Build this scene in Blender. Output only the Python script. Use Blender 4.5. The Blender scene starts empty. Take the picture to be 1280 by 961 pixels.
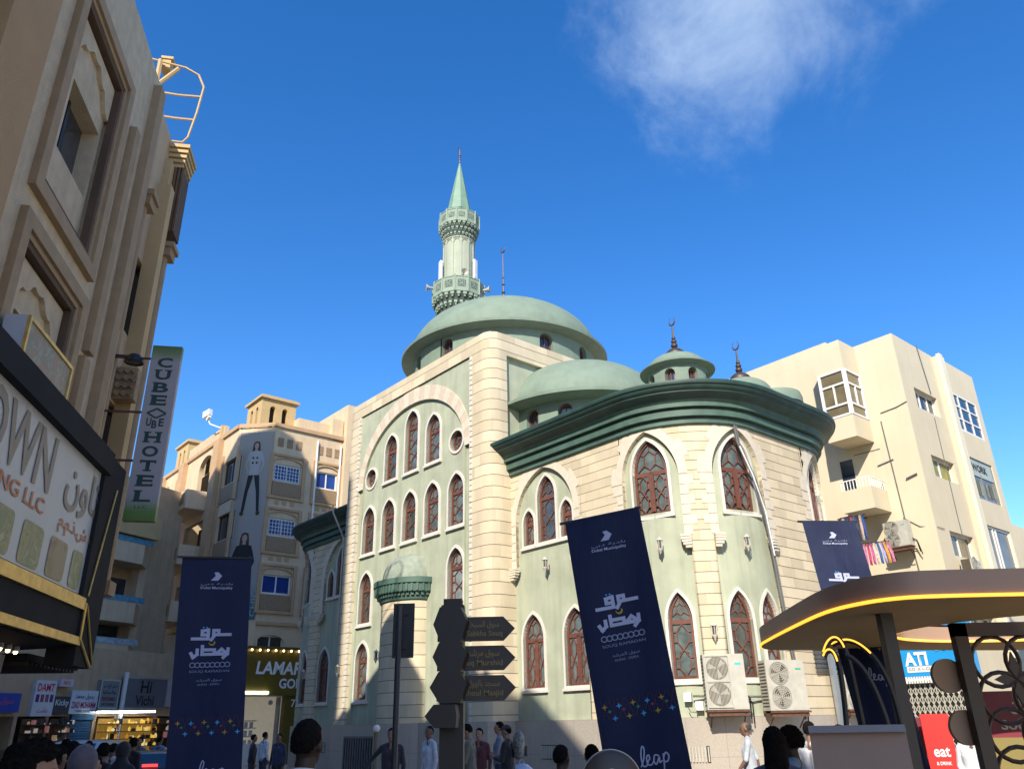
import bpy, bmesh, math, random
import numpy as np
from mathutils import Vector, Matrix
random.seed(7)
PI = math.pi
R = math.radians
scene = bpy.context.scene
COL = scene.collection

# ------------------------------------------------------------------ mesh builder
class MB:
    def __init__(self):
        self.v = []; self.f = []; self.m = []; self.uv = []
    def face(self, pts, mat=0, uv=None):
        i = len(self.v)
        self.v.extend([tuple(p) for p in pts])
        self.f.append(list(range(i, i + len(pts)))); self.m.append(mat)
        self.uv.append(uv if uv else [(0.0, 0.0)] * len(pts))
    def grid(self, rows, mat=0, closed=False):
        # rows: list of equal-length point rows, shared vertices (smooth shading)
        i = len(self.v); n = len(rows[0])
        for r in rows: self.v.extend([tuple(p) for p in r])
        for a in range(len(rows) - 1):
            for b in range(n if closed else n - 1):
                c = (b + 1) % n
                self.f.append([i + a*n + b, i + a*n + c, i + (a+1)*n + c, i + (a+1)*n + b])
                self.m.append(mat); self.uv.append([(0.0, 0.0)] * 4)
    def box(self, p0, p1, mat=0):
        x0, y0, z0 = p0; x1, y1, z1 = p1
        x0, x1 = min(x0, x1), max(x0, x1); y0, y1 = min(y0, y1), max(y0, y1); z0, z1 = min(z0, z1), max(z0, z1)
        i = len(self.v)
        self.v += [(x0,y0,z0),(x1,y0,z0),(x1,y1,z0),(x0,y1,z0),(x0,y0,z1),(x1,y0,z1),(x1,y1,z1),(x0,y1,z1)]
        for q in ((0,3,2,1),(4,5,6,7),(0,1,5,4),(1,2,6,5),(2,3,7,6),(3,0,4,7)):
            self.f.append([i+k for k in q]); self.m.append(mat)
            a, b = (0, 1) if q in ((0,3,2,1),(4,5,6,7)) else ((0, 2) if q in ((0,1,5,4),(2,3,7,6)) else (1, 2))
            self.uv.append([(self.v[i+k][a], self.v[i+k][b]) for k in q])
    def obox(self, c, ax, ay, az, hx, hy, hz, mat=0):
        c = Vector(c); ax, ay, az = Vector(ax)*hx, Vector(ay)*hy, Vector(az)*hz
        P = [c + sx*ax + sy*ay + sz*az for sz in (-1,1) for sx, sy in ((-1,-1),(1,-1),(1,1),(-1,1))]
        i = len(self.v); self.v += [tuple(p) for p in P]
        for q in ((0,3,2,1),(4,5,6,7),(0,1,5,4),(1,2,6,5),(2,3,7,6),(3,0,4,7)):
            self.f.append([i+k for k in q]); self.m.append(mat); self.uv.append([(0.0,0.0)]*4)
    def bar(self, a, b, w, t, n, mat=0):
        # flat bar from a to b, width w across, thickness t along n
        a, b, n = Vector(a), Vector(b), Vector(n).normalized()
        d = b - a; L = d.length
        if L < 1e-6: return
        d /= L; s = d.cross(n).normalized()
        self.obox((a+b)/2, d, s, n, L/2, w/2, t/2, mat)
    def prism(self, poly, vec, mat=0):
        vec = Vector(vec); a = [Vector(p) for p in poly]; b = [p + vec for p in a]
        i = len(self.v); n = len(a)
        self.v += [tuple(p) for p in a + b]
        self.f.append([i + k for k in range(n)][::-1]); self.f.append([i + n + k for k in range(n)])
        self.m += [mat, mat]; self.uv += [[(0.0,0.0)]*n, [(0.0,0.0)]*n]
        for k in range(n):
            l = (k+1) % n
            self.f.append([i+k, i+l, i+n+l, i+n+k]); self.m.append(mat); self.uv.append([(0.0,0.0)]*4)
    def tube(self, path, r, n=6, mat=0, closed=False):
        P = [Vector(p) for p in path]
        if len(P) < 2: return
        rr = r if isinstance(r, (list, tuple)) else [r]*len(P)
        rows = []
        t0 = (P[1]-P[0]).normalized()
        u = t0.orthogonal().normalized()
        for k, p in enumerate(P):
            if closed: t = (P[(k+1) % len(P)] - P[k-1])
            else: t = P[min(k+1, len(P)-1)] - P[max(k-1, 0)]
            t = t.normalized() if t.length > 1e-9 else t0
            u = (u - t*u.dot(t))
            u = u.normalized() if u.length > 1e-6 else t.orthogonal().normalized()
            w = t.cross(u)
            rows.append([p + rr[k]*(math.cos(2*PI*j/n)*u + math.sin(2*PI*j/n)*w) for j in range(n)])
        if closed: rows.append(rows[0])
        self.grid(rows, mat, closed=True)
        if not closed:
            self.face(rows[0][::-1], mat); self.face(rows[-1], mat)
    def lathe(self, prof, n=24, c=(0,0,0), a0=0.0, a1=2*PI, mat=0, off=0.0):
        full = abs(a1 - a0 - 2*PI) < 1e-6
        k = n if full else n + 1
        rows = []
        for r, z in prof:
            rows.append([(c[0]+r*math.cos(a0+off+(a1-a0)*j/n), c[1]+r*math.sin(a0+off+(a1-a0)*j/n), c[2]+z) for j in range(k)])
        self.grid(rows, mat, closed=full)
    def ball(self, c, r, n=12, m=8, mat=0):
        if not isinstance(r, (tuple, list)): r = (r, r, r)
        rows = []
        for a in range(m+1):
            th = PI*a/m
            rows.append([(c[0]+r[0]*math.sin(th)*math.cos(2*PI*j/n), c[1]+r[1]*math.sin(th)*math.sin(2*PI*j/n), c[2]+r[2]*math.cos(th)) for j in range(n)])
        self.grid(rows, mat, closed=True)
    def build(self, name, mats, parent=None, smooth=None, loc=None, fix=True):
        me = bpy.data.meshes.new(name)
        me.from_pydata(self.v, [], self.f)
        if not isinstance(mats, (list, tuple)): mats = [mats]
        for mm in mats: me.materials.append(mm)
        if len(mats) > 1:
            me.polygons.foreach_set('material_index', self.m)
        ul = me.uv_layers.new(name='UVMap')
        flat = []
        for q in self.uv:
            for a, b in q: flat += (a, b)
        ul.data.foreach_set('uv', flat)
        if fix:
            bm = bmesh.new(); bm.from_mesh(me)
            bmesh.ops.remove_doubles(bm, verts=bm.verts, dist=1e-5)
            bmesh.ops.recalc_face_normals(bm, faces=bm.faces)
            bm.to_mesh(me); bm.free()
        me.update()
        if smooth:
            me.polygons.foreach_set('use_smooth', [True]*len(me.polygons))
            me.set_sharp_from_angle(angle=R(smooth))
        o = bpy.data.objects.new(name, me); COL.objects.link(o)
        if parent: o.parent = parent
        if loc is not None: o.location = loc
        return o

def tag(o, label=None, cat=None, group=None, kind=None):
    if label: o['label'] = label
    if cat: o['category'] = cat
    if group: o['group'] = group
    if kind: o['kind'] = kind
    return o
def thing(name, label, cat, loc=(0,0,0), rz=0.0, group=None):
    o = bpy.data.objects.new(name, None); COL.objects.link(o)
    o.empty_display_size = 0.2
    o.location = loc; o.rotation_euler = (0, 0, rz)
    return tag(o, label, cat, group)
def copy_tree(o, parent=None):
    c = o.copy(); COL.objects.link(c); c.parent = parent
    for ch in list(o.children): copy_tree(ch, c)
    return c

# ------------------------------------------------------------------ materials
def new_mat(name):
    m = bpy.data.materials.new(name); m.use_nodes = True
    nt = m.node_tree
    return m, nt, nt.nodes['Principled BSDF']
def mat(name, col, rough=0.8, var=0.12, scale=3.0, bump=0.0, bscale=40.0, metal=0.0, spec=0.5, stretch=None, streak=0.0, emit=None, es=0.0, trans=0.0, sheen=0.0):
    m, nt, b = new_mat(name)
    b.inputs['Base Color'].default_value = (*col, 1)
    b.inputs['Roughness'].default_value = rough
    b.inputs['Metallic'].default_value = metal
    b.inputs['Specular IOR Level'].default_value = spec
    if trans: b.inputs['Transmission Weight'].default_value = trans
    if sheen: b.inputs['Sheen Weight'].default_value = sheen
    if emit:
        b.inputs['Emission Color'].default_value = (*emit, 1); b.inputs['Emission Strength'].default_value = es
    tc = nt.nodes.new('ShaderNodeTexCoord')
    src = tc.outputs['Object']
    if var or streak:
        nz = nt.nodes.new('ShaderNodeTexNoise'); nz.inputs['Scale'].default_value = scale; nz.inputs['Detail'].default_value = 5.0
        nt.links.new(src, nz.inputs['Vector'])
        mr = nt.nodes.new('ShaderNodeMapRange')
        mr.inputs['From Min'].default_value = 0.3; mr.inputs['From Max'].default_value = 0.7
        mr.inputs['To Min'].default_value = 1 - var; mr.inputs['To Max'].default_value = 1 + var
        nt.links.new(nz.outputs['Fac'], mr.inputs['Value'])
        fac = mr.outputs['Result']
        if streak:
            mp = nt.nodes.new('ShaderNodeMapping'); mp.inputs['Scale'].default_value = (2.2, 2.2, 0.12)
            nt.links.new(src, mp.inputs['Vector'])
            n2 = nt.nodes.new('ShaderNodeTexNoise'); n2.inputs['Scale'].default_value = 2.0; n2.inputs['Detail'].default_value = 6.0
            nt.links.new(mp.outputs['Vector'], n2.inputs['Vector'])
            m2 = nt.nodes.new('ShaderNodeMapRange')
            m2.inputs['From Min'].default_value = 0.45; m2.inputs['From Max'].default_value = 0.75
            m2.inputs['To Min'].default_value = 1.0; m2.inputs['To Max'].default_value = 1 - streak
            nt.links.new(n2.outputs['Fac'], m2.inputs['Value'])
            mu = nt.nodes.new('ShaderNodeMath'); mu.operation = 'MULTIPLY'
            nt.links.new(fac, mu.inputs[0]); nt.links.new(m2.outputs['Result'], mu.inputs[1]); fac = mu.outputs[0]
        vm = nt.nodes.new('ShaderNodeVectorMath'); vm.operation = 'SCALE'
        vm.inputs[0].default_value = col
        nt.links.new(fac, vm.inputs['Scale'])
        nt.links.new(vm.outputs['Vector'], b.inputs['Base Color'])
    if bump:
        n3 = nt.nodes.new('ShaderNodeTexNoise'); n3.inputs['Scale'].default_value = bscale; n3.inputs['Detail'].default_value = 4.0
        nt.links.new(src, n3.inputs['Vector'])
        bp = nt.nodes.new('ShaderNodeBump'); bp.inputs['Strength'].default_value = bump; bp.inputs['Distance'].default_value = 0.02
        nt.links.new(n3.outputs['Fac'], bp.inputs['Height']); nt.links.new(bp.outputs['Normal'], b.inputs['Normal'])
    return m
def mth(nt, op, a, b=None, c=None):
    n = nt.nodes.new('ShaderNodeMath'); n.operation = op
    for k, x in enumerate((a, b, c)):
        if x is None: continue
        if isinstance(x, (int, float)): n.inputs[k].default_value = x
        else: nt.links.new(x, n.inputs[k])
    return n.outputs[0]
def block_mat(name, col, h=0.38, w=0.78, var=0.07, joint=0.022, jcol=0.26, vjoint=0.008, vj=0.78, rough=0.85, warm=0.05):
    # coursed ashlar laid out in metres on the UV map: dark bed joints, faint upright joints, each block its own tone
    m, nt, b = new_mat(name)
    uv = nt.nodes.new('ShaderNodeUVMap'); uv.uv_map = 'UVMap'
    sp = nt.nodes.new('ShaderNodeSeparateXYZ'); nt.links.new(uv.outputs['UV'], sp.inputs[0])
    row = mth(nt, 'DIVIDE', sp.outputs['Y'], h); ri = mth(nt, 'FLOOR', row); rf = mth(nt, 'FRACT', row)
    shift = mth(nt, 'MULTIPLY', mth(nt, 'MODULO', mth(nt, 'ABSOLUTE', ri), 2.0), 0.5)
    wn0 = nt.nodes.new('ShaderNodeTexWhiteNoise'); wn0.noise_dimensions = '1D'; nt.links.new(ri, wn0.inputs['W'])
    shift = mth(nt, 'ADD', shift, mth(nt, 'MULTIPLY', wn0.outputs['Value'], 0.35))
    cx = mth(nt, 'ADD', mth(nt, 'DIVIDE', sp.outputs['X'], w), shift); ci = mth(nt, 'FLOOR', cx); cf = mth(nt, 'FRACT', cx)
    cmb = nt.nodes.new('ShaderNodeCombineXYZ'); nt.links.new(ci, cmb.inputs[0]); nt.links.new(ri, cmb.inputs[1])
    wn = nt.nodes.new('ShaderNodeTexWhiteNoise'); wn.noise_dimensions = '2D'; nt.links.new(cmb.outputs[0], wn.inputs['Vector'])
    tone = mth(nt, 'ADD', 1.0 - var, mth(nt, 'MULTIPLY', wn.outputs['Value'], 2*var))
    tc = nt.nodes.new('ShaderNodeTexCoord'); nz = nt.nodes.new('ShaderNodeTexNoise'); nz.inputs['Scale'].default_value = 2.2; nz.inputs['Detail'].default_value = 8.0
    nt.links.new(tc.outputs['Object'], nz.inputs['Vector'])
    tone = mth(nt, 'MULTIPLY', tone, mth(nt, 'ADD', 0.86, mth(nt, 'MULTIPLY', nz.outputs['Fac'], 0.28)))
    bed = mth(nt, 'LESS_THAN', mth(nt, 'MINIMUM', rf, mth(nt, 'SUBTRACT', 1.0, rf)), joint/h/2)
    upr = mth(nt, 'LESS_THAN', mth(nt, 'MINIMUM', cf, mth(nt, 'SUBTRACT', 1.0, cf)), vjoint/w/2)
    k = mth(nt, 'SUBTRACT', 1.0, mth(nt, 'MULTIPLY', bed, 1 - jcol))
    k = mth(nt, 'MULTIPLY', k, mth(nt, 'SUBTRACT', 1.0, mth(nt, 'MULTIPLY', upr, 1 - vj)))
    tone = mth(nt, 'MULTIPLY', tone, k)
    sep = nt.nodes.new('ShaderNodeCombineColor')
    nt.links.new(mth(nt, 'MULTIPLY', tone, col[0]), sep.inputs[0])
    hue = mth(nt, 'ADD', 1.0 - warm/2, mth(nt, 'MULTIPLY', wn.outputs['Color'], warm))
    nt.links.new(mth(nt, 'MULTIPLY', tone, col[1]), sep.inputs[1])
    nt.links.new(mth(nt, 'MULTIPLY', mth(nt, 'MULTIPLY', tone, hue), col[2]), sep.inputs[2])
    nt.links.new(sep.outputs[0], b.inputs['Base Color'])
    b.inputs['Roughness'].default_value = rough
    bp = nt.nodes.new('ShaderNodeBump'); bp.inputs['Strength'].default_value = 0.5; bp.inputs['Distance'].default_value = 0.01
    nt.links.new(mth(nt, 'ADD', mth(nt, 'MULTIPLY', k, 1.0), mth(nt, 'MULTIPLY', nz.outputs['Fac'], 0.3)), bp.inputs['Height'])
    nt.links.new(bp.outputs['Normal'], b.inputs['Normal'])
    return m
def speckle_mat(name, c1, c2, scale=60.0, rough=0.45):
    m, nt, b = new_mat(name)
    tc = nt.nodes.new('ShaderNodeTexCoord'); vo = nt.nodes.new('ShaderNodeTexVoronoi'); vo.inputs['Scale'].default_value = scale
    nt.links.new(tc.outputs['Object'], vo.inputs['Vector'])
    nz = nt.nodes.new('ShaderNodeTexNoise'); nz.inputs['Scale'].default_value = 0.9; nz.inputs['Detail'].default_value = 7
    nt.links.new(tc.outputs['Object'], nz.inputs['Vector'])
    mx = nt.nodes.new('ShaderNodeMix'); mx.data_type = 'RGBA'
    mx.inputs['A'].default_value = (*c1, 1); mx.inputs['B'].default_value = (*c2, 1)
    s = nt.nodes.new('ShaderNodeSeparateColor'); nt.links.new(vo.outputs['Color'], s.inputs[0])
    nt.links.new(mth(nt, 'ADD', mth(nt, 'MULTIPLY', s.outputs[0], 0.6), mth(nt, 'MULTIPLY', nz.outputs['Fac'], 0.5)), mx.inputs['Factor'])
    # slab joints
    uv = nt.nodes.new('ShaderNodeUVMap'); uv.uv_map = 'UVMap'
    sp = nt.nodes.new('ShaderNodeSeparateXYZ'); nt.links.new(uv.outputs['UV'], sp.inputs[0])
    fx = mth(nt, 'FRACT', mth(nt, 'DIVIDE', sp.outputs['X'], 0.9)); fy = mth(nt, 'FRACT', mth(nt, 'DIVIDE', sp.outputs['Y'], 0.86))
    j = mth(nt, 'MAXIMUM', mth(nt, 'LESS_THAN', fx, 0.012), mth(nt, 'LESS_THAN', fy, 0.012))
    mx2 = nt.nodes.new('ShaderNodeMix'); mx2.data_type = 'RGBA'
    nt.links.new(mth(nt, 'MULTIPLY', j, 0.5), mx2.inputs['Factor']); nt.links.new(mx.outputs['Result'], mx2.inputs['A'])
    mx2.inputs['B'].default_value = (c1[0]*.4, c1[1]*.4, c1[2]*.4, 1)
    nt.links.new(mx2.outputs['Result'], b.inputs['Base Color']); b.inputs['Roughness'].default_value = rough
    return m

M = {}
M['stone'] = block_mat('cream_ashlar', (0.58, 0.485, 0.335), var=.12)
M['stone_wing'] = block_mat('cream_ashlar_small_courses', (0.58, 0.485, 0.335), h=.27, w=.60, var=.12, joint=.018)
M['stone_light'] = mat('pale_stone', (0.60, 0.53, 0.42), var=0.07, scale=6, bump=0.15)
M['stone_pink'] = mat('pinkish_stone', (0.56, 0.455, 0.345), var=0.07, scale=6, bump=0.15)
M['moulding'] = mat('white_plaster_moulding', (0.62, 0.57, 0.50), var=0.05, scale=8, bump=0.15, bscale=60)
M['green'] = mat('sage_green_plaster', (0.385, 0.405, 0.292), var=0.11, scale=1.6, bump=0.25, bscale=35, streak=0.17)
M['dome'] = mat('dome_green_paint', (0.185, 0.240, 0.182), var=0.08, scale=1.8, bump=0.2, bscale=28, rough=0.75, streak=0.10)
M['cornice'] = mat('shaded_dark_green_paint', (0.024, 0.058, 0.047), var=0.25, scale=2.5, bump=0.1, rough=0.55, streak=0.15)
M['cornice_lt'] = mat('mid_green_paint', (0.066, 0.122, 0.092), var=0.18, scale=3, bump=0.1, rough=0.6, streak=0.1)
M['granite'] = speckle_mat('speckled_granite', (0.30, 0.255, 0.21), (0.42, 0.37, 0.31))
M['wood'] = mat('red_brown_window_wood', (0.14, 0.05, 0.033), var=0.18, scale=9, rough=0.5)
M['pane'] = mat('leaded_window_glass', (0.10, 0.125, 0.12), rough=0.22, var=0.35, scale=4.5, spec=0.6)
PR = random.Random(11)
M['pane_lt'] = mat('pale_leaded_glass', (0.19, 0.22, 0.22), rough=0.16, var=0.3, scale=3.0, spec=0.7)
M['pane_dk'] = mat('dark_leaded_glass', (0.055, 0.065, 0.06), rough=0.12, var=0.4, scale=3.5, spec=0.8)
M['glass'] = mat('dark_window_glass', (0.025, 0.032, 0.045), rough=0.06, var=0.2, scale=2, spec=0.9)
M['glass_blue'] = mat('blue_tinted_glass', (0.02, 0.05, 0.22), rough=0.05, var=0.15, scale=2, spec=0.9)
M['bronze'] = mat('weathered_bronze', (0.085, 0.062, 0.055), rough=0.5, metal=0.5, var=0.2, scale=10)
M['minaret'] = mat('minaret_plaster', (0.36, 0.385, 0.29), var=0.06, scale=1.5, bump=0.1, streak=0.07)
M['white_paint'] = mat('white_paint', (0.72, 0.71, 0.68), rough=0.5, var=0.04)
M['white_plastic'] = mat('white_plastic', (0.70, 0.70, 0.68), rough=0.4, var=0.05)
M['ac_white'] = mat('off_white_enamel', (0.43, 0.41, 0.35), rough=0.45, var=0.10, scale=5)
M['ac_grey'] = mat('grey_fan_grille', (0.30, 0.28, 0.24), rough=0.5, var=0.1)
M['ac_dark'] = mat('dark_fan_cavity', (0.075, 0.058, 0.035), rough=0.6, var=0.1)
M['black'] = mat('black_metal', (0.022, 0.021, 0.022), rough=0.45, var=0.1)
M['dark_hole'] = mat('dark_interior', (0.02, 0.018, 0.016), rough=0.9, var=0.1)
M['steel'] = mat('galvanised_steel', (0.33, 0.35, 0.37), rough=0.4, metal=0.6, var=0.1)
M['pipe_dark'] = mat('grey_pipe', (0.12, 0.12, 0.12), rough=0.6, var=0.1)
M['rust'] = mat('rusty_iron', (0.11, 0.05, 0.03), rough=0.8, var=0.25, scale=14)

# ------------------------------------------------------------------ outlines, walls with openings, windows
def op(c, w, z0, zs, z1=None, kind='p'):
    return dict(c=c, w=w, z0=z0, zs=zs, z1=z1 if z1 is not None else zs, kind=kind)
def arch_pts(o, n=9, g=0.0):
    # outline from the right spring point over the tip to the left spring point
    w = o['w'] + g; zs = o['zs']; h = o['z1'] - zs + g*1.15
    pts = []
    if o['kind'] == 'p':
        if h >= w:
            rad = (w*w + h*h)/(2*w); aend = math.atan2(h, rad - w)
            half = [(o['c'] + w - rad + rad*math.cos(aend*k/n), zs + rad*math.sin(aend*k/n)) for k in range(n+1)]
        else:
            half = [(o['c'] + w*math.cos(PI/2*k/n), zs + h*math.sin(PI/2*k/n)) for k in range(n+1)]
        pts = half + [(2*o['c'] - x, z) for x, z in half[-2::-1]]
    elif o['kind'] == 'e':
        pts = [(o['c'] + w*math.cos(PI*k/(2*n)), zs + h*math.sin(PI*k/(2*n))) for k in range(2*n+1)]
    else:
        pts = [(o['c'] + w, o['z1'] + g), (o['c'] - w, o['z1'] + g)]
    return pts
def outline(o, n=9, g=0.0):
    if o['kind'] == 'c':
        w = o['w'] + g; N = 4*n
        return [(o['c'] + w*math.cos(2*PI*k/N - PI/2), o['zs'] + w*math.sin(2*PI*k/N - PI/2)) for k in range(N)]
    a = arch_pts(o, n, g); w = o['w'] + g
    return [(o['c'] - w, o['z0'] - g), (o['c'] + w, o['z0'] - g)] + a
def z_hi(o, s):
    t = abs(s - o['c']); w = o['w']
    if t > w: t = w
    if o['kind'] == 'p':
        h = o['z1'] - o['zs']
        if h >= w:
            rad = (w*w + h*h)/(2*w); x = t - w + rad
            return o['zs'] + math.sqrt(max(0.0, rad*rad - x*x))
        return o['zs'] + h*math.sqrt(max(0.0, 1 - (t/w)**2))
    if o['kind'] == 'e': return o['zs'] + (o['z1'] - o['zs'])*math.sqrt(max(0.0, 1 - (t/w)**2))
    if o['kind'] == 'c': return o['zs'] + math.sqrt(max(0.0, w*w - t*t))
    return o['z1']
def z_lo(o, s):
    if o['kind'] == 'c':
        t = min(abs(s - o['c']), o['w']); return o['zs'] - math.sqrt(max(0.0, o['w']**2 - t*t))
    return o['z0']
def wall_strips(mb, mp, s0, s1, z0, z1, ops, ds=0.6, d=0.0, mat=0):
    # outer skin of a wall with openings cut out; mp(s, z, d) -> point; UV is (s, z) in metres
    br = {round(s0, 5), round(s1, 5)}
    k = max(1, int(math.ceil((s1 - s0)/ds)))
    for i in range(k+1): br.add(round(s0 + (s1-s0)*i/k, 5))
    for o in ops:
        if o['kind'] == 'r': xs = [-1, 1]
        else: xs = [-math.cos(PI*i/18) for i in range(19)]
        for x in xs:
            q = o['c'] + x*o['w']
            if s0 < q < s1: br.add(round(q, 5))
    br = sorted(br)
    for a, b in zip(br[:-1], br[1:]):
        if b - a < 1e-4: continue
        m = (a+b)/2
        act = [o for o in ops if abs(m - o['c']) < o['w']]
        act.sort(key=lambda o: z_lo(o, m))
        lo = (z0, z0)
        for o in act + [None]:
            hi = (z1, z1) if o is None else (z_lo(o, a), z_lo(o, b))
            if hi[0] - lo[0] > 1e-4 or hi[1] - lo[1] > 1e-4:
                mb.face([mp(a, lo[0], d), mp(b, lo[1], d), mp(b, hi[1], d), mp(a, hi[0], d)], mat,
                        [(a, lo[0]), (b, lo[1]), (b, hi[1]), (a, hi[0])])
            if o is not None:
                nl = (z_hi(o, a), z_hi(o, b)); lo = (max(lo[0], nl[0]), max(lo[1], nl[1]))
def reveal(mb, mp, o, d0, d1, mat=0, bottom=True):
    pts = outline(o)
    n = len(pts)
    for k in range(n):
        if k == 0 and not bottom and o['kind'] != 'c': continue
        a, b = pts[k], pts[(k+1) % n]
        mb.face([mp(*a, d0), mp(*b, d0), mp(*b, d1), mp(*a, d1)], mat, [(a[0], a[1]), (b[0], b[1]), (b[0]+.1, b[1]), (a[0]+.1, a[1])])
def band(mb, mp, o, g0, g1, d0, d1, mat=0, n=9, bottom=True):
    # raised frame between the outline grown by g0 and the outline grown by g1, from depth d0 out to d1
    A, B = outline(o, n, g0), outline(o, n, g1); N = len(A)
    for k in range(N):
        if k == 0 and not bottom and o['kind'] != 'c': continue
        l = (k+1) % N
        mb.face([mp(*A[k], d1), mp(*A[l], d1), mp(*B[l], d1), mp(*B[k], d1)], mat)
        mb.face([mp(*B[k], d0), mp(*B[l], d0), mp(*B[l], d1), mp(*B[k], d1)], mat)
        mb.face([mp(*A[k], d0), mp(*A[l], d0), mp(*A[l], d1), mp(*A[k], d1)], mat)
def seg(mb, mp, a, b, w, d0, d1, mat=0):
    # bar lying in the wall from (s,z) a to b
    dx, dz = b[0]-a[0], b[1]-a[1]; L = math.hypot(dx, dz)
    if L < 1e-5: return
    px, pz = -dz/L*w/2, dx/L*w/2
    q = [(a[0]+px, a[1]+pz), (a[0]-px, a[1]-pz), (b[0]-px, b[1]-pz), (b[0]+px, b[1]+pz)]
    F = [mp(*p, d1) for p in q]; Bk = [mp(*p, d0) for p in q]
    mb.face(F, mat)
    for k in range(4):
        l = (k+1) % 4; mb.face([F[k], F[l], Bk[l], Bk[k]], mat)
def lattice_cells(c, hw, z0, z1, h):
    # chain of crossings and long hexagons filling a leaf
    out = []; n = max(1, int(round((z1-z0)/h))); h = (z1-z0)/n
    for k in range(n):
        z = z0 + k*h
        for sg in (-1, 1):
            out += [((c, z), (c+sg*hw*.62, z+h*.3)), ((c+sg*hw*.62, z+h*.3), (c+sg*hw*.62, z+h*.7)), ((c+sg*hw*.62, z+h*.7), (c, z+h)),
                    ((c+sg*hw*.62, z+h*.3), (c+sg*hw, z+h*.3)), ((c+sg*hw*.62, z+h*.7), (c+sg*hw, z+h*.7)),
                    ((c, z), (c+sg*hw*.5, z-h*.12) if k else (c, z))]
    return out
def church_window(parent, mp, o, leaves=1, depth=0.16, sur=0.10, trans=True, cell=0.62, proud=0.045, name='window'):
    W = 0.075
    f = MB()
    band(f, mp, o, -W, -0.005, -depth, -depth+0.07)
    inner = dict(o); inner['w'] = o['w'] - W
    zt = o['zs'] - 0.02 if trans else None
    d0, d1 = -depth, -depth+0.06
    if o['kind'] == 'c':
        c, z, r = o['c'], o['zs'], o['w']-W
        for k in range(6):
            a = PI*k/3
            seg(f, mp, (c+r*.45*math.cos(a), z+r*.45*math.sin(a)), (c+r*.45*math.cos(a+PI/3), z+r*.45*math.sin(a+PI/3)), .03, d0, d1-.01)
            seg(f, mp, (c+r*.45*math.cos(a), z+r*.45*math.sin(a)), (c+r*math.cos(a), z+r*math.sin(a)), .03, d0, d1-.01)
    else:
        c, w = o['c'], o['w']-W
        seg(f, mp, (c-w, zt), (c+w, zt), 0.11, d0, d1)
        if leaves == 2: seg(f, mp, (c, o['z0']+W), (c, zt), 0.16, d0, d1)
        L = []
        if leaves == 2:
            for sg in (-1, 1):
                cc, hw = c + sg*(w/2+.04), w/2-.04
                L += lattice_cells(cc, hw, o['z0']+W, zt-.055, cell)
        else: L += lattice_cells(c, w, o['z0']+W, zt-.055, cell)
        h = z_hi(o, c) - zt
        zc = zt + .055 + h*.36; k = min(w*.45, h*.26)
        hexa = [(c+k*math.sin(a), zc+k*1.25*math.cos(a)) for a in [2*PI*j/6 for j in range(6)]]
        for j in range(6): L.append((hexa[j], hexa[(j+1) % 6]))
        for j in range(6):
            a = 2*PI*j/6; e = (c+w*1.6*math.sin(a), zc+w*1.9*math.cos(a))
            # clip the spoke to the outline
            t = 1.0
            for _ in range(30):
                x, z = hexa[j][0]+(e[0]-hexa[j][0])*t, hexa[j][1]+(e[1]-hexa[j][1])*t
                if abs(x-c) < w and zt < z < z_hi(inner, x) - .04: break
                t *= .85
            L.append((hexa[j], (x, z)))
        for a, b in L: seg(f, mp, a, b, 0.028, d0+.005, d1-.012)
    fo = f.build(name, M['wood'], parent)
    p = MB(); pts = outline(o, 9, -0.02); 
    cx = sum(a for a, _ in pts)/len(pts); cz = sum(b for _, b in pts)/len(pts)
    for k in range(len(pts)):
        a, b = pts[k], pts[(k+1) % len(pts)]
        p.face([mp(cx, cz, -depth+.02), mp(*a, -depth+.02), mp(*b, -depth+.02)])
    p.build('pane', M[('pane', 'pane', 'pane_lt', 'pane_dk')[PR.randrange(4)]], fo)
    s = MB(); band(s, mp, o, 0.0, sur, -0.02, proud)
    reveal(s, mp, o, proud, -depth-.01)
    if o['kind'] != 'c':
        a, b = o['c']-o['w']-sur-.03, o['c']+o['w']+sur+.03
        seg(s, mp, (a, o['z0']-sur-.02), (b, o['z0']-sur-.02), 0.07, -.02, proud+.05)
    s.build('surround', M['moulding'], fo)
    return fo

# ------------------------------------------------------------------ writing
WORK = bpy.data.scenes.new('work')          # small side scene: evaluates one curve or modifier at a time, removed at the end
def bake(o):
    WORK.collection.objects.link(o); vl = WORK.view_layers[0]; vl.update(); dg = vl.depsgraph
    me = bpy.data.meshes.new_from_object(o.evaluated_get(dg), depsgraph=dg)
    bpy.data.objects.remove(o)
    return me
def _ar():
    t = {'ا':(0xFE8D,2),'ب':(0xFE8F,4),'ة':(0xFE93,2),'ت':(0xFE95,4),'خ':(0xFEA5,4),'د':(0xFEA9,2),'ذ':(0xFEAB,2),'ر':(0xFEAD,2),'س':(0xFEB1,4),
         'ش':(0xFEB5,4),'ص':(0xFEB9,4),'ض':(0xFEBD,4),'غ':(0xFECD,4),'ف':(0xFED1,4),'ق':(0xFED5,4),'ك':(0xFED9,4),'ل':(0xFEDD,4),'م':(0xFEE1,4),
         'ن':(0xFEE5,4),'ه':(0xFEE9,4),'و':(0xFEED,2),'ي':(0xFEF1,4),'ج':(0xFE9D,4),'ح':(0xFEA1,4),'ع':(0xFEC9,4),'ز':(0xFEAF,2)}
    return t
AR = _ar()
def arabic(s):
    out = []
    for i, ch in enumerate(s):
        if ch not in AR: out.append(ch); continue
        base, n = AR[ch]
        prev = i > 0 and s[i-1] in AR and AR[s[i-1]][1] == 4
        nxt = n == 4 and i+1 < len(s) and s[i+1] in AR
        k = (3 if prev and nxt else 1 if prev else 2 if nxt else 0)
        out.append(chr(base + k))
    return ''.join(reversed(out))
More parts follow.
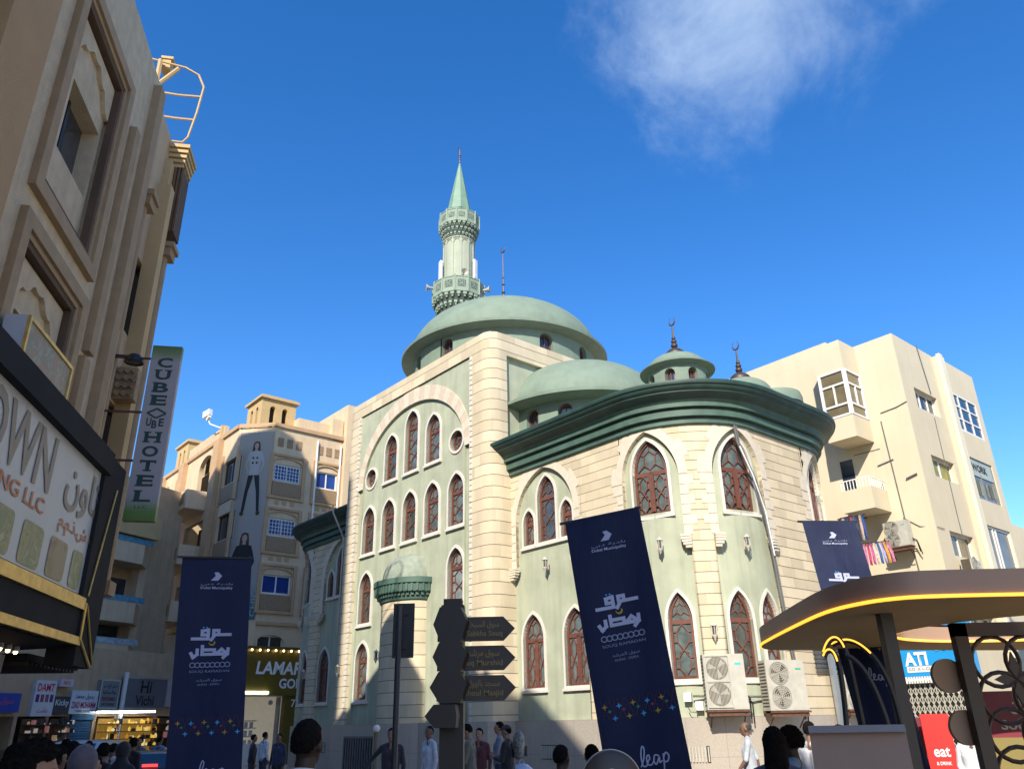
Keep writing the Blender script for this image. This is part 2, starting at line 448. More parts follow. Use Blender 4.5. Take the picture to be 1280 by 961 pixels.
def text_mesh(body, bold=0.0, extrude=0.0):
    c = bpy.data.curves.new('lettering', 'FONT'); c.body = body; c.size = 1.0; c.offset = bold; c.extrude = extrude; c.resolution_u = 3
    me = bake(bpy.data.objects.new('lettering', c)); bpy.data.curves.remove(c)
    return me
def write(name, body, origin, xd, yd, w=None, h=None, m=None, parent=None, bold=0.0, extrude=0.004, off=0.004, shear=0.0, align='c', warp=None):
    # lettering as real thin geometry standing just off a surface; centred on origin, sized to w and/or h
    xd, yd = Vector(xd).normalized(), Vector(yd).normalized(); nd = xd.cross(yd)
    me = text_mesh(body, bold)
    xs = [v.co.x for v in me.vertices]; ys = [v.co.y for v in me.vertices]
    if not xs: return None
    x0, x1, y0, y1 = min(xs), max(xs), min(ys), max(ys)
    sx = (w/(x1-x0)) if w else None; sy = (h/(y1-y0)) if h else None
    sx = sx or sy; sy = sy or sx
    o0 = Vector(origin)
    ax = (x0+x1)/2 if align == 'c' else x0 if align == 'l' else x1
    for v in me.vertices:
        X = (v.co.x-ax)*sx; Y = (v.co.y-(y0+y1)/2)*sy; X += shear*Y
        if warp: v.co = warp(X, Y)
        else: v.co = o0 + xd*X + yd*Y + nd*off
    if m: me.materials.clear(); me.materials.append(m)
    me.name = name
    ob = bpy.data.objects.new(name, me); COL.objects.link(ob)
    if parent: ob.parent = parent
    return ob
# ================================================================== CAMERA, SUN, SKY
cam = bpy.data.cameras.new('camera'); cam.sensor_width = 36.0; cam.lens = 984/1280*36.0; cam.clip_end = 6000; cam.clip_start = .05
co = bpy.data.objects.new('camera', cam); COL.objects.link(co)
th, rl = R(23.2), R(-1.15)
F = Vector((0, math.cos(th), math.sin(th))); R0 = Vector((1, 0, 0)); U0 = R0.cross(F)
Rt = math.cos(rl)*R0 + math.sin(rl)*U0; Up = -math.sin(rl)*R0 + math.cos(rl)*U0
mw = Matrix((( Rt.x, Up.x, -F.x, 0), (Rt.y, Up.y, -F.y, 0), (Rt.z, Up.z, -F.z, 1.7), (0, 0, 0, 1)))
co.matrix_world = mw
scene.camera = co
CAM_F, CAM_R, CAM_U = F.copy(), Rt.copy(), Up.copy()
def px_dir(x, y):
    return (CAM_F*984 + CAM_R*(x-640) + CAM_U*(480.5-y)).normalized()
def px_pt(x, y, r):
    d = px_dir(x, y); return Vector((0, 0, 1.7)) + d*(r/math.hypot(d.x, d.y))
# ================================================================== MOSQUE (local x along the big-arch facade, y into the building)
MO = (-0.82, 24.59, 0.0); MRZ = math.atan2(-0.7627, 0.6468)
mosque = thing('mosque', 'sage green and cream stone mosque with red wooden pointed windows and shallow green domes', 'mosque', MO, MRZ)
UL, UR = -9.75, 0.12            # ends of the facade
UC = (UL+UR)/2
ZP = 1.73                       # plinth top
ZT = 14.33                      # parapet top
def mA(d0):                      # facade A: plane y = d0, outward -y
    return lambda s, z, d: (s, d0 - d, z)
def mB_(x0):                     # side face B: plane x = x0, outward +x ; s runs along y
    return lambda s, z, d: (x0 + d, s, z)

# --- hall: stone frame of the facade with rounded corner piers -------------------------------------------------
def round_path(pts, rad, n=8):
    # plan polyline with rounded corners -> list of (x,y)
    out = [pts[0]]
    for k in range(1, len(pts)-1):
        p, a, b = Vector(pts[k]), Vector(pts[k-1]), Vector(pts[k+1])
        da, db = (a-p).normalized(), (b-p).normalized()
        ang = da.angle(db); t = rad[k]/math.tan(ang/2) if rad[k] else 0
        if not rad[k]: out.append(tuple(p)); continue
        c = p + (da+db).normalized()*(rad[k]/math.sin(ang/2))
        v0, v1 = p+da*t-c, p+db*t-c
        a0 = math.atan2(v0.y, v0.x); a1 = math.atan2(v1.y, v1.x)
        dl = (a1-a0+PI) % (2*PI) - PI
        for j in range(n+1):
            a_ = a0+dl*j/n; out.append((c.x+rad[k]*math.cos(a_), c.y+rad[k]*math.sin(a_)))
    out.append(pts[-1]); return out
class Plan:
    def __init__(self, pts, out_sign=1):
        self.p = [Vector(q) for q in pts]; self.s = [0.0]; self.sg = out_sign
        for a, b in zip(self.p[:-1], self.p[1:]): self.s.append(self.s[-1] + (b-a).length)
        self.L = self.s[-1]
        nn = []
        for a, b in zip(self.p[:-1], self.p[1:]):
            t = (b-a).normalized(); nn.append(Vector((t.y, -t.x))*out_sign)
        self.n = [nn[0]] + [(nn[k-1]+nn[k]).normalized() for k in range(1, len(nn))] + [nn[-1]]
        self.nn = nn
    def __call__(self, s, z, d):
        s_ = min(max(s, 0.0), self.L); k = 0
        while k < len(self.s)-2 and s_ > self.s[k+1]: k += 1
        f = (s_-self.s[k])/max(1e-9, self.s[k+1]-self.s[k])
        p = self.p[k].lerp(self.p[k+1], f); n = self.n[k].lerp(self.n[k+1], f)
        n = n.normalized() if n.length > 1e-6 else self.nn[k]
        if s > self.L: p = p + (self.p[-1]-self.p[-2]).normalized()*(s-self.L)
        if s < 0: p = p + (self.p[0]-self.p[1]).normalized()*(-s)
        return (p.x + n.x*d, p.y + n.y*d, z)
hall_plan = Plan(round_path([(UL, 9.0), (UL, 0.0), (UR, 0.0), (UR, 9.0)], [0, .42, .42, 0]))
SA0 = 9.0 - .42 + .42*PI/2 - .42      # s at which u = UL would sit if unrounded
def sA(u): return SA0 + (u - UL)
def sB(vv): return sA(UR) - .42 + .42*PI/2 + (vv - .42)
W_half = 3.81
panelA = op(sA(UC), W_half, ZP, 13.68, kind='r')
panelB = op(sB(4.6), 3.85, 10.0, 13.52, kind='r')
panelBl = op(sB(-4.6+9.0), 0.01, 3, 3.1, kind='r')
st = MB()
wall_strips(st, hall_plan, 0, hall_plan.L, ZP, ZT, [panelA, panelB], ds=.25)
reveal(st, hall_plan, panelA, 0, -.16); reveal(st, hall_plan, panelB, 0, -.16)
# parapet top and coping
cop = [hall_plan(hall_plan.L*k/90, 0, 0) for k in range(91)]
st.build('stone_frame', M['stone'], mosque, smooth=30)
c_ = MB()
for a, b in zip(cop[:-1], cop[1:]):
    ia = (a[0] + (UC-a[0])*.06, a[1]+(4.5-a[1])*.06); ib = (b[0]+(UC-b[0])*.06, b[1]+(4.5-b[1])*.06)
    c_.face([(a[0], a[1], ZT), (b[0], b[1], ZT), (ib[0], ib[1], ZT), (ia[0], ia[1], ZT)])
    c_.face([(ia[0], ia[1], ZT), (ib[0], ib[1], ZT), (ib[0], ib[1], ZT-.5), (ia[0], ia[1], ZT-.5)])
c_.build('coping', M['stone_light'], mosque)
rf = MB(); rf.box((UL+.2, .2, ZT-.5), (UR-.2, 9, ZT-.4)); rf.build('roof_slab', M['moulding'], mosque)
bk = MB(); bk.box((UL+.02, 9.0, 0), (UR-.02, 9.2, ZT-.1)); bk.build('rear_wall', M['green'], mosque)

# --- green panel with big arch, windows
AX, AZ, AB, AOUT, AIN = UC, 10.45, 2.62, 3.8, 3.45
inner = op(UC, AIN, ZP, AZ, AZ+AB, 'e')
wcol = [UC-.02 + 1.45*k for k in (-2, -1, 0, 1, 2)]
def wA(c, z0, tip, hw=.43, rise=.62): return op(c, hw, z0, tip-rise, tip)
WINS = [wA(c, 7.82, 9.62) for c in wcol]
WINS += [wA(wcol[1], 10.42, 12.24), wA(wcol[2], 10.42, 12.82), wA(wcol[3], 10.42, 12.24)]
WINS += [wA(wcol[0], 5.2, 7.06), wA(wcol[4], 5.2, 7.06), wA(wcol[0], 2.55, 4.5), wA(wcol[4], 2.55, 4.5)]
CIRC = [op(wcol[0], .37, 0, 10.8, kind='c'), op(wcol[4], .37, 0, 10.8, kind='c')]
g = MB()
mi = mA(.14)
wall_strips(g, mi, UC-AIN, UC+AIN, ZP, AZ+AB+.4, [], ds=99)      # placeholder rows replaced below
g = MB()
wall_strips(g, mi, UC-W_half-.02, UC+W_half+.02, ZP, 13.70, WINS+CIRC, ds=.9)
for o in WINS+CIRC: reveal(g, mi, o, 0, -.2)
g.build('facade_wall', M['green'], mosque)
sp_ = MB()                                                       # spandrels stand a little proud of the recessed wall
ms = mA(.06)
wall_strips(sp_, ms, UC-W_half, UC+W_half, AZ, 13.68, [inner], ds=.7)
reveal(sp_, ms, inner, 0, -.1, bottom=False)
sp_.build('spandrel_wall', M['green'], mosque)
av = MB()                                                        # voussoirs of the big arch, alternately cream and pink
NV = 31
for k in range(NV):
    for j in range(3):
        t0, t1 = PI*(k+j/3)/NV, PI*(k+(j+1)/3)/NV
        q = [(UC+AIN*math.cos(t0), AZ+AB*math.sin(t0)), (UC+AIN*math.cos(t1), AZ+AB*math.sin(t1)),
             (UC+min(W_half, 3.95)*math.cos(t1)*1.0, AZ+(AB+.58)*math.sin(t1)), (UC+min(W_half, 3.95)*math.cos(t0), AZ+(AB+.58)*math.sin(t0))]
        mt = k % 2
        dd = .035 - .004*(k % 2)
        av.face([ms(*p, dd) for p in q], mt)
        av.face([ms(*q[0], dd), ms(*q[1], dd), ms(*q[1], -.08), ms(*q[0], -.08)], mt)
        av.face([ms(*q[2], dd), ms(*q[3], dd), ms(*q[3], -.0), ms(*q[2], -.0)], mt)
av.build('arch_voussoirs', [M['stone_light'], M['stone_pink']], mosque)
for o in WINS: church_window(mosque, mi, o, 1, depth=.17, sur=.09, cell=.56)
for o in CIRC: church_window(mosque, mi, o, 1, depth=.17, sur=.09)
for u_ in (UC-W_half-.05, UC+W_half+.05):                        # pale bead along the pier edges
    ed = MB()
    for k in range(63):
        ed.box((u_-.06, -.02, ZP+.19*k), (u_+.06, .03, ZP+.19*k+.15))
    ed.build('pier_beading', M['moulding'], mosque)
# --- upper face B green wall
gb = MB(); mb_ = mB_(UR-.16)
gb.face([mb_(.5, 9.0, 0), mb_(8.7, 9.0, 0), mb_(8.7, 13.6, 0), mb_(.5, 13.6, 0)])
gb.build('side_wall', M['green'], mosque)
# --- plinth
def plinth(plan, name, ss, se, z1=ZP, d=.07):
    p = MB(); n = max(2, int((se-ss)/.35))
    for k in range(n):
        a, b = ss+(se-ss)*k/n, ss+(se-ss)*(k+1)/n
        p.face([plan(a, 0, d), plan(b, 0, d), plan(b, z1, d), plan(a, z1, d)], 0, [(a, 0), (b, 0), (b, z1), (a, z1)])
        p.face([plan(a, z1, d), plan(b, z1, d), plan(b, z1, -.2), plan(a, z1, -.2)], 0, [(a, z1), (b, z1), (b, z1+.2), (a, z1+.2)])
    return p.build(name, M['granite'], mosque, smooth=30)
plinth(hall_plan, 'plinth', 7.5, sB(1.0))
def vent(plan, s, z, w=.75, h=.36, d=.075):
    v = MB(); v.face([plan(s-w/2, z, d+.003), plan(s+w/2, z, d+.003), plan(s+w/2, z+h, d+.003), plan(s-w/2, z+h, d+.003)], 0)
    for k in range(11):
        x = s-w/2+.03+(w-.06)*k/10
        v.bar(plan(x, z+.02, d+.02), plan(x, z+h-.02, d+.02), .03, .03, Vector(plan(x, z, d+1))-Vector(plan(x, z, d)), 1)
    return v.build('floor_vent', [M['dark_hole'], M['ac_white']], mosque)
vent(hall_plan, sA(-2.1), .75)

# --- wings with rounded ends ------------------------------------------------------------------------------------
RW = 2.5
UE, V0, V1 = 7.65, .85, 8.6
ZC0, ZC1 = 9.12, 10.2
wing_pts = round_path([(UR-.2, V0), (UE, V0), (UE, V1), (UR-.2, V1)], [0, RW, RW, 0], n=16)
S_ARC = UE - RW - (UR-.2)
LARC = RW*PI/2
S3 = S_ARC + LARC; S3L = (V1-V0) - 2*RW
def make_wing(plan_pts, sign, S_ARC):
    plan = Plan(plan_pts, sign)
    X0 = .2
    trio_c = X0 + 1.53
    arcs = [S_ARC + R(15)*RW, S_ARC + R(75)*RW]
    back = [plan.L - a for a in arcs]; trio_b = plan.L - trio_c
    UPO = [op(trio_c, 1.33, 6.1, 7.45, 9.08)] + [op(a, .86, 6.1, 7.75, 9.08) for a in arcs + back] + [op(trio_b, 1.33, 6.1, 7.45, 9.08)]
    LOO = [op(o['c'], o['w'] + (.27 if k in (0, 5) else .14), ZP, 6.1, kind='r') for k, o in enumerate(UPO)]
    stn = MB()
    wall_strips(stn, plan, 0, plan.L, ZP, ZC0+.3, UPO+LOO, ds=.2)
    for o in UPO: reveal(stn, plan, o, 0, -.2, bottom=False)
    for a, o in zip(UPO, LOO):
        for sg in (-1, 1):
            e = o['c']+sg*o['w']; i_ = a['c']+sg*a['w']
            stn.face([plan(e, ZP, 0), plan(e, 6.1, 0), plan(e, 6.1, -.2), plan(e, ZP, -.2)], 0, [(0, ZP), (0, 6.1), (.2, 6.1), (.2, ZP)])
            stn.face([plan(e, 6.1, 0), plan(i_, 6.1, 0), plan(i_, 6.1, -.2), plan(e, 6.1, -.2)])
    so = stn.build('wing_stone', M['stone_wing'], mosque, smooth=30)
    # quoins and voussoirs of the pointed arches
    for o in UPO:
        qn = MB()
        nb = int((o['zs']-6.1)/.27)
        for sg in (-1, 1):
            for k in range(nb+1):
                za, zb = 6.1+.27*k, min(6.1+.27*(k+1), o['zs'])
                if zb-za < .05: continue
                ln = .36 if k % 2 else .22
                a, b = o['c']+sg*o['w'], o['c']+sg*(o['w']+ln)
                q = [(a, za+.008), (b, za+.008), (b, zb-.008), (a, zb-.008)]
                qn.face([plan(*p, .014) for p in q], 0)
                qn.face([plan(*q[0], .014), plan(*q[3], .014), plan(*q[3], -.1), plan(*q[0], -.1)], 0)
        A = arch_pts(o, 12); 
        def offs(i, l):
            p0, p1 = A[max(i-1, 0)], A[min(i+1, len(A)-1)]
            tx, tz = p1[0]-p0[0], p1[1]-p0[1]; L = math.hypot(tx, tz); n = (tz/L, -tx/L)
            if i == 12: n = (0, 1)
            return (A[i][0]+n[0]*l, min(A[i][1]+n[1]*l, ZC0+.12))
        for bi in range(0, 24, 3):
            ln = .40 if (bi//3) % 2 else .24
            idx = list(range(bi, bi+4))
            q_in = [A[i] for i in idx]; q_out = [offs(i, ln) for i in idx]
            for j in range(3):
                qn.face([plan(*q_in[j], .014), plan(*q_in[j+1], .014), plan(*q_out[j+1], .014), plan(*q_out[j], .014)], 0)
                qn.face([plan(*q_in[j], .014), plan(*q_in[j+1], .014), plan(*q_in[j+1], -.1), plan(*q_in[j], -.1)], 0)
        qn.build('arch_quoins', M['stone_light'], mosque)
    # shell corbels where the stone narrows
    for a, o in zip(UPO, LOO):
        for sg in (-1, 1):
            cb = MB(); e = a['c']+sg*(a['w']-.12); r_ = .34
            x_in = a['c']+sg*(o['w']+.02)
            for lyr in range(5):
                zz = [6.1-.36*(lyr/5), 6.1-.36*((lyr+1)/5)]
                f0, f1 = [math.sqrt(max(0, 1-(lyr/5.0)**2)), math.sqrt(max(0.02, 1-((lyr+1)/5.0)**2))]
                w_ = abs(x_in-e)
                p0 = x_in - sg*w_*f0; p1 = x_in - sg*w_*f0
                poly = [plan(x_in, zz[0], -.02), plan(p0, zz[0], -.02), plan(p1, zz[1]+.012, -.02), plan(x_in, zz[1]+.012, -.02)]
                dv = Vector(plan(x_in, 0, 1))-Vector(plan(x_in, 0, 0))
                cb.prism(poly, dv*(.05+.13*f0))
            cb.build('corbel', M['stone_light'], mosque)
    # green wall behind
    WN = []
    for k, o in enumerate(UPO):
        if k in (0, 5):
            WN += [(op(o['c']+.02, .40, 6.76, 8.15, 8.82), 1), (op(o['c']-.82, .25, 6.76, 7.45, 7.86), 1), (op(o['c']+.9, .25, 6.76, 7.45, 7.86), 1)]
            WN += [(op(o['c']-.75, .46, 2.6, 3.95, 4.68), 2), (op(o['c']+1.05, .46, 2.6, 3.95, 4.68), 2)]
        else:
            WN += [(op(o['c'], .55, 6.78, 7.95, 8.85), 2)]
            WN += [(op(o['c']-.50, .33, 2.6, 3.98, 4.68), 1), (op(o['c']+.50, .33, 2.6, 3.98, 4.68), 1)]
    mg = lambda s, z, d: plan(s, z, d-.12)
    gw = MB(); wl = [w for w, _ in WN]
    wall_strips(gw, mg, 0.0, plan.L, ZP, ZC0+.3, wl, ds=.25)
    for w in wl: reveal(gw, mg, w, 0, -.2)
    gw.build('wing_wall', M['green'], mosque, smooth=30)
    for w, lv in WN: church_window(mosque, mg, w, lv, depth=.15, sur=.08, cell=.58, proud=.035)
    # cornice
    prof = [(-.05, ZC0-.02), (.05, ZC0), (.09, ZC0+.02), (.09, ZC0+.15), (.05, ZC0+.155), (.05, ZC0+.19), (.20, ZC0+.195), (.20, ZC0+.38),
            (.14, ZC0+.385), (.14, ZC0+.43), (.30, ZC0+.435), (.30, ZC0+.55), (.36, ZC0+.62), (.46, ZC0+.70), (.58, ZC0+.76), (.585, ZC0+.80),
            (.64, ZC0+.83), (.68, ZC0+.89), (.685, ZC0+.925), (.73, ZC0+.94), (.75, ZC0+.99), (.74, ZC0+1.05), (.66, ZC0+1.08), (-.4, ZC0+1.10)]
    ns = 110
    cn = MB()
    rows = [[plan(-.35 + (plan.L+.35)*k/ns, z, d) for k in range(ns+1)] for d, z in prof]
    for a in range(len(prof)-1):
        i = 0 if prof[a][1] > ZC0+.56 else 1  # upper mouldings darker green, their underside shade put into the colour
        cn.grid([rows[a], rows[a+1]], i)
    cn.face([r[0] for r in rows]); 
    cn.build('cornice', [M['cornice'], M['cornice_lt']], mosque, smooth=35)
    rfm = MB(); ring = [plan(plan.L*k/60, ZC0+1.06, -.3) for k in range(61)]
    rfm.face(ring); rfm.build('wing_roof', M['dome'], mosque)
    plinth(plan, 'wing_plinth', 0, plan.L)
    return plan
wing = make_wing(wing_pts, 1, S_ARC)
DLW = .75
left_pts = round_path([(UR-.2, V0), (UE-DLW, V0), (UE-DLW, V1), (UR-.2, V1)], [0, RW, RW, 0], n=16)
wing_left = make_wing([(2*UC-x, y) for x, y in left_pts], -1, S_ARC-DLW)
for k, s_ in enumerate((1.75, S_ARC-.9)): vent(wing, s_, .75)
vent(wing, S_ARC+R(40)*RW-.55, .75); vent(wing, S_ARC+R(88)*RW, .75); vent(wing_left, 2.2, .75)

# --- domes -----------------------------------------------------------------------------------------------------
def finial(name, c, h, r, parent, crescent=.16, loc_parent=None):
    f = MB(); x, y, z = c
    pf = [(r, 0), (r*1.02, .04*h), (r*.9, .09*h), (r*.62, .15*h), (r*.34, .185*h), (r*.2, .20*h), (r*.17, .22*h)]
    f.lathe(pf, 14, c)
    for k, (zz, rr) in enumerate(((.265, .30), (.365, .25), (.45, .18))):
        f.ball((x, y, z+zz*h), (r*rr*1.15, r*rr*1.15, r*rr), 10, 6)
    f.tube([(x, y, z+.18*h), (x, y, z+.5*h), (x, y, z+.78*h)], [r*.13, r*.11, r*.06], 6)
    pts = [(x+crescent*math.sin(a)*.80, y-crescent*math.sin(a)*.6*0, z+.78*h+crescent - crescent*math.cos(a)) for a in [R(-150)+R(300)*k/20 for k in range(21)]]
    rr = [max(.008, crescent*.20*math.cos(R(-150+300*k/20)/1.72)) for k in range(21)]
    f.tube(pts, rr, 6)
    return f.build(name, M['bronze'], parent, smooth=50)
def dome(name, c, rd, zd0, zd1, re, ap, nwin, parent, finh=0, finr=.3, ww=.34, a0=0, a1=2*PI, wh=.8, shell=None):
    x, y = c
    root = None
    dm = MB()
    lip = .16 if re > 2 else .09
    e = [(rd-.02, zd1-.02), (re-.10, zd1+.03), (re, zd1+.06), (re+.01, zd1+lip), (re-.06, zd1+lip+.05)]
    sh = shell or rd*1.02
    for k in range(0, 15):
        t = PI/2*k/14
        rr = sh*math.cos(t); zz = zd1+lip+.12 + (ap-zd1-lip-.12)*math.sin(t)
        if k == 0: e.append((sh+(re-sh)*.35, zd1+lip+.14))
        if k == 1: rr += (re-sh)*.10
        e.append((max(rr, .005), zz))
    dm.lathe(e, 72, (x, y, 0), a0, a1)
    root = dm.build(name, M['dome'], parent, smooth=40)
    pl = Plan([(x+rd*math.cos(a0+(a1-a0)*k/72), y+rd*math.sin(a0+(a1-a0)*k/72)) for k in range(73)], 1)
    L = pl.L
    wins = [op(L*(k+.5)/nwin, ww/2, zd1-wh-.12, zd1-.12-ww/2, zd1-.12, 'e') for k in range(nwin)]
    dr = MB(); wall_strips(dr, pl, 0, L, zd0, zd1, wins, ds=.5)
    for w in wins: reveal(dr, pl, w, 0, -.22)
    dr.build('drum', M['dome'], root, smooth=40)
    for w in wins:
        f = MB(); band(f, pl, w, -.06, -.005, -.20, -.14); seg(f, pl, (w['c'], w['z0']), (w['c'], w['z1']), .03, -.2, -.15)
        fo = f.build('drum_window', M['wood'], root)
    for w in wins:
        p = MB(); a, b = w['c']-w['w']+.02, w['c']+w['w']-.02
        p.face([pl(a, w['z0'], -.19), pl(b, w['z0'], -.19), pl(b, w['z1'], -.19), pl(a, w['z1'], -.19)])
        p.build('drum_pane', M['glass'], root)
    if finh: finial('finial', (x, y, ap-.03), finh, finr, root, crescent=.17 if finh > 2 else .15)
    return root
big = dome('dome', (UC+.25, 4.55), 3.9, ZT-.6, 15.75, 4.42, 18.45, 12, mosque, finh=4.1, finr=.24, ww=.56, wh=1.15, shell=4.05)
half = dome('half_dome', (UR-.16, 4.55), 3.15, 10.1, 11.62, 3.75, 14.05, 8, mosque, ww=.50, a0=-PI/2, a1=PI/2, wh=.85, shell=3.2)
for c, ph in (((4.62, 4.35), 0.2),):
    dome('small_dome', c, .98, 10.1, 12.14, 1.22, 12.86, 8, mosque, finh=1.5, finr=.34, ww=.34, wh=.8, shell=.95)
dome('low_dome', (6.05, 5.75), 1.0, 10.1, 11.0, 1.12, 11.85, 8, mosque, finh=1.45, finr=.34, ww=.22, wh=.5, shell=.95)
sd = MB(); sd.lathe([(.9, 0), (.9, .25), (.86, .38), (.6, .46), (.01, .5)], 24, (6.35, 7.1, 11.1)); sd.lathe([(.86, -1.0), (.86, 0)], 24, (6.35, 7.1, 11.1)); sd.build('roof_cap', M['dome'], mosque, smooth=40)
dl = MB(); dl.lathe([(1.15, 0), (1.2, .06), (1.2, .16), (1.05, .28), (.9, .65), (.5, .95), (.01, 1.05)], 32, (2*UC-2.3, 2.6, ZC0+1.08)); dlo = dl.build('low_dome', M['cornice'], mosque, smooth=40)
finial('finial', (2*UC-2.3, 2.6, ZC0+2.1), 1.4, .3, dlo)

# --- bay with half dome on the facade
BX, BR_, BD = UC+.02, 1.2, .80
bplan = Plan([(BX + BR_*1.0*math.cos(PI+PI*k/24), .16 + BD*math.sin(PI+PI*k/24)*1.0) for k in range(25)], 1)
bs = MB(); wall_strips(bs, bplan, 0, bplan.L, ZP, 6.0, [], ds=.15); bay = bs.build('bay', M['stone'], mosque, smooth=40)
plinth(bplan, 'bay_plinth', 0, bplan.L)
be = MB()
prof = [(.0, 5.55), (.06, 5.6), (.1, 5.8), (.22, 5.84), (.24, 6.1), (.30, 6.12), (.30, 6.3), (.22, 6.32), (-.05, 6.36)]
rows = [[bplan(bplan.L*k/48, z, d) for k in range(49)] for d, z in prof]
be.grid(rows); 
be.build('bay_eave', M['cornice_lt'], bay, smooth=35)
bb = MB()
for k in range(22):
    s = bplan.L*(k+.5)/22; n = Vector(bplan(s, 0, 1))-Vector(bplan(s, 0, 0))
    p0 = Vector(bplan(s, 5.98, .17)); t = Vector((-n.y, n.x, 0))
    bb.obox(p0, t, n, (0, 0, 1), .035, .10, .13); bb.obox(Vector(bplan(s, 5.78, .10)), t, n, (0, 0, 1), .05, .06, .06)
bb.build('bay_brackets', M['cornice_lt'], bay)
bd = MB()
rows = []
for k in range(11):
    t = PI/2*k/10; f = math.cos(t)**.8
    rows.append([(BX + (BR_-.02)*f*math.cos(PI+PI*j/24), .15 + (BD)*f*math.sin(PI+PI*j/24), 6.33 + .95*math.sin(t)) for j in range(25)])
bd.grid(rows); bd.build('bay_dome', mat('grey_green_render', (0.27, .30, .235), var=.15, scale=5, bump=.2, streak=.15), bay, smooth=50)

# --- wall lamps (things of their own)
def wall_lamp(plan, s, z, label, i=[0]):
    P0 = Vector(plan(s, z, 0)); n = (Vector(plan(s, z, 1))-P0)
    Mw = mosque_mat; o = Mw @ P0; nd = (Mw.to_3x3() @ n).normalized()
    t = thing('wall_lamp', label, 'wall lamp', o, math.atan2(nd.y, nd.x), 'lantern lamps on the mosque walls')
    t.scale = (.8, .8, .8)
    b = MB(); b.box((0, -.05, -.05), (.03, .05, .3)); b.tube([(0.02, 0, .1), (.12, 0, .02), (.14, 0, .06)], .014)
    b.lathe([(.005, .44), (.02, .40), (.10, .34), (.11, .31), (.085, .30)], 8, (.14, 0, 0)); b.lathe([(.085, .04), (.08, .0), (.05, -.04), (.02, -.12), (.004, -.15)], 8, (.14, 0, 0))
    for k in range(6):
        a = 2*PI*k/6; b.tube([(.14+.085*math.cos(a), .085*math.sin(a), .02), (.14+.085*math.cos(a), .085*math.sin(a), .31)], .011, 4)
    b.build('lamp_frame', M['lamp_cream'], t, smooth=40)
    g = MB(); g.lathe([(.06, .03), (.06, .30)], 8, (.14, 0, 0)); g.build('lamp_glass', M['lamp_glass'], t)
    return t
M['lamp_cream'] = mat('cream_lamp_metal', (.55, .50, .42), rough=.5, var=.08)
M['lamp_glass'] = mat('smoky_lamp_glass', (.08, .08, .075), rough=.2, var=.1)
mosque_mat = Matrix.Translation(MO) @ Matrix.Rotation(MRZ, 4, 'Z')
wall_lamp(wing, .2+1.63, 5.9, 'cream lantern on the green wall under the group of three pointed windows')
wall_lamp(wing, S_ARC+R(20)*RW, 5.75, 'cream lantern on the green wall beside the top of the tilted navy banner')
wall_lamp(wing, S_ARC+R(71)*RW, 5.75, 'cream lantern below the upper window with a black cable beside it')
wall_lamp(wing, S_ARC+R(45)*RW, 3.55, 'cream lantern on the stone pilaster above the twin fan air conditioner')
wall_lamp(Plan([(-9.75, 0), (-8.5, 0)], 1), .62, 3.5, 'cream lantern low on the stone pier between the big arch and the shaded wing')
wall_lamp(bplan, bplan.L*.28, 3.75, 'cream lantern on the curved stone bay under the scalloped green eave')
wall_lamp(wing_left, 4.15, 3.6, 'cream lantern on the stone courses of the shaded wing')

# --- cables and pipes on the mosque
cb = MB()
s0 = S_ARC+R(75)*RW
pth = [wing(s0-.1, 9.1, .12), wing(s0-.05, 8.6, .1), wing(s0+.35, 7.6, .12), wing(s0+.60, 6.6, .1), wing(s0+.72, 5.4, .1), wing(s0+.80, 4.2, .1), wing(s0+.95, 2.6, .1), wing(s0+1.0, 2.1, .1)]
cb.tube(pth, .03, 6); cb.tube([(a, b+.09, c) for a, b, c in pth], .022, 6)
cb.build('cable_run', M['pipe_dark'], mosque)
cb = MB(); cb.tube([wing(s0-.02, 8.5, .13), wing(s0+.3, 7.7, .14), wing(s0+.62, 6.75, .12), wing(s0+.74, 5.6, .12)], .025, 6); cb.build('cable_cover', M['white_plastic'], mosque)
cb = MB(); cb.tube([(-10.75, .66, 5.0), (-10.75, .66, 9.0), (-10.75, .1, 10.0), (-10.75, .05, 10.35)], .04, 6); cb.build('downpipe', M['stone_light'], mosque)
cb = MB(); cb.tube([wing(S_ARC+R(30)*RW, 2.2, .05), wing(S_ARC+R(62)*RW, 2.16, .05), wing(S_ARC+R(88)*RW, 2.16, .05)], .025, 6)
cb.tube([wing(S_ARC+R(27)*RW, 1.95, .05), wing(S_ARC+R(28)*RW, 1.85, .05), wing(S_ARC+R(31)*RW, 1.84, .06), wing(S_ARC+R(32)*RW, 1.95, .05)], .012, 5)
cb.build('wall_conduit', M['pipe_dark'], mosque)
jb = MB()
for s, z in ((S_ARC+R(27)*RW, 2.18), (S_ARC+R(33)*RW, 1.98)):
    p = Vector(wing(s, z, -.02)); n = Vector(wing(s, z, 1))-Vector(wing(s, z, 0)); jb.obox(p, Vector((-n.y, n.x, 0)), n, (0, 0, 1), .09, .08, .10)
jb.build('junction_box', M['white_plastic'], mosque)

# ================================================================== MINARET
mn = thing('minaret', 'tall pale green minaret with two bracketed balconies and a pointed spire behind the main dome', 'minaret', (-3.0, 39.9, 0), 0.2)
m_ = MB(); N8 = 12
m_.lathe([(1.15, 0), (1.15, 16), (1.0, 16.3), (.95, 22.8)], 24); m_.lathe([(.90, 23.9), (.90, 28.2)], 24)
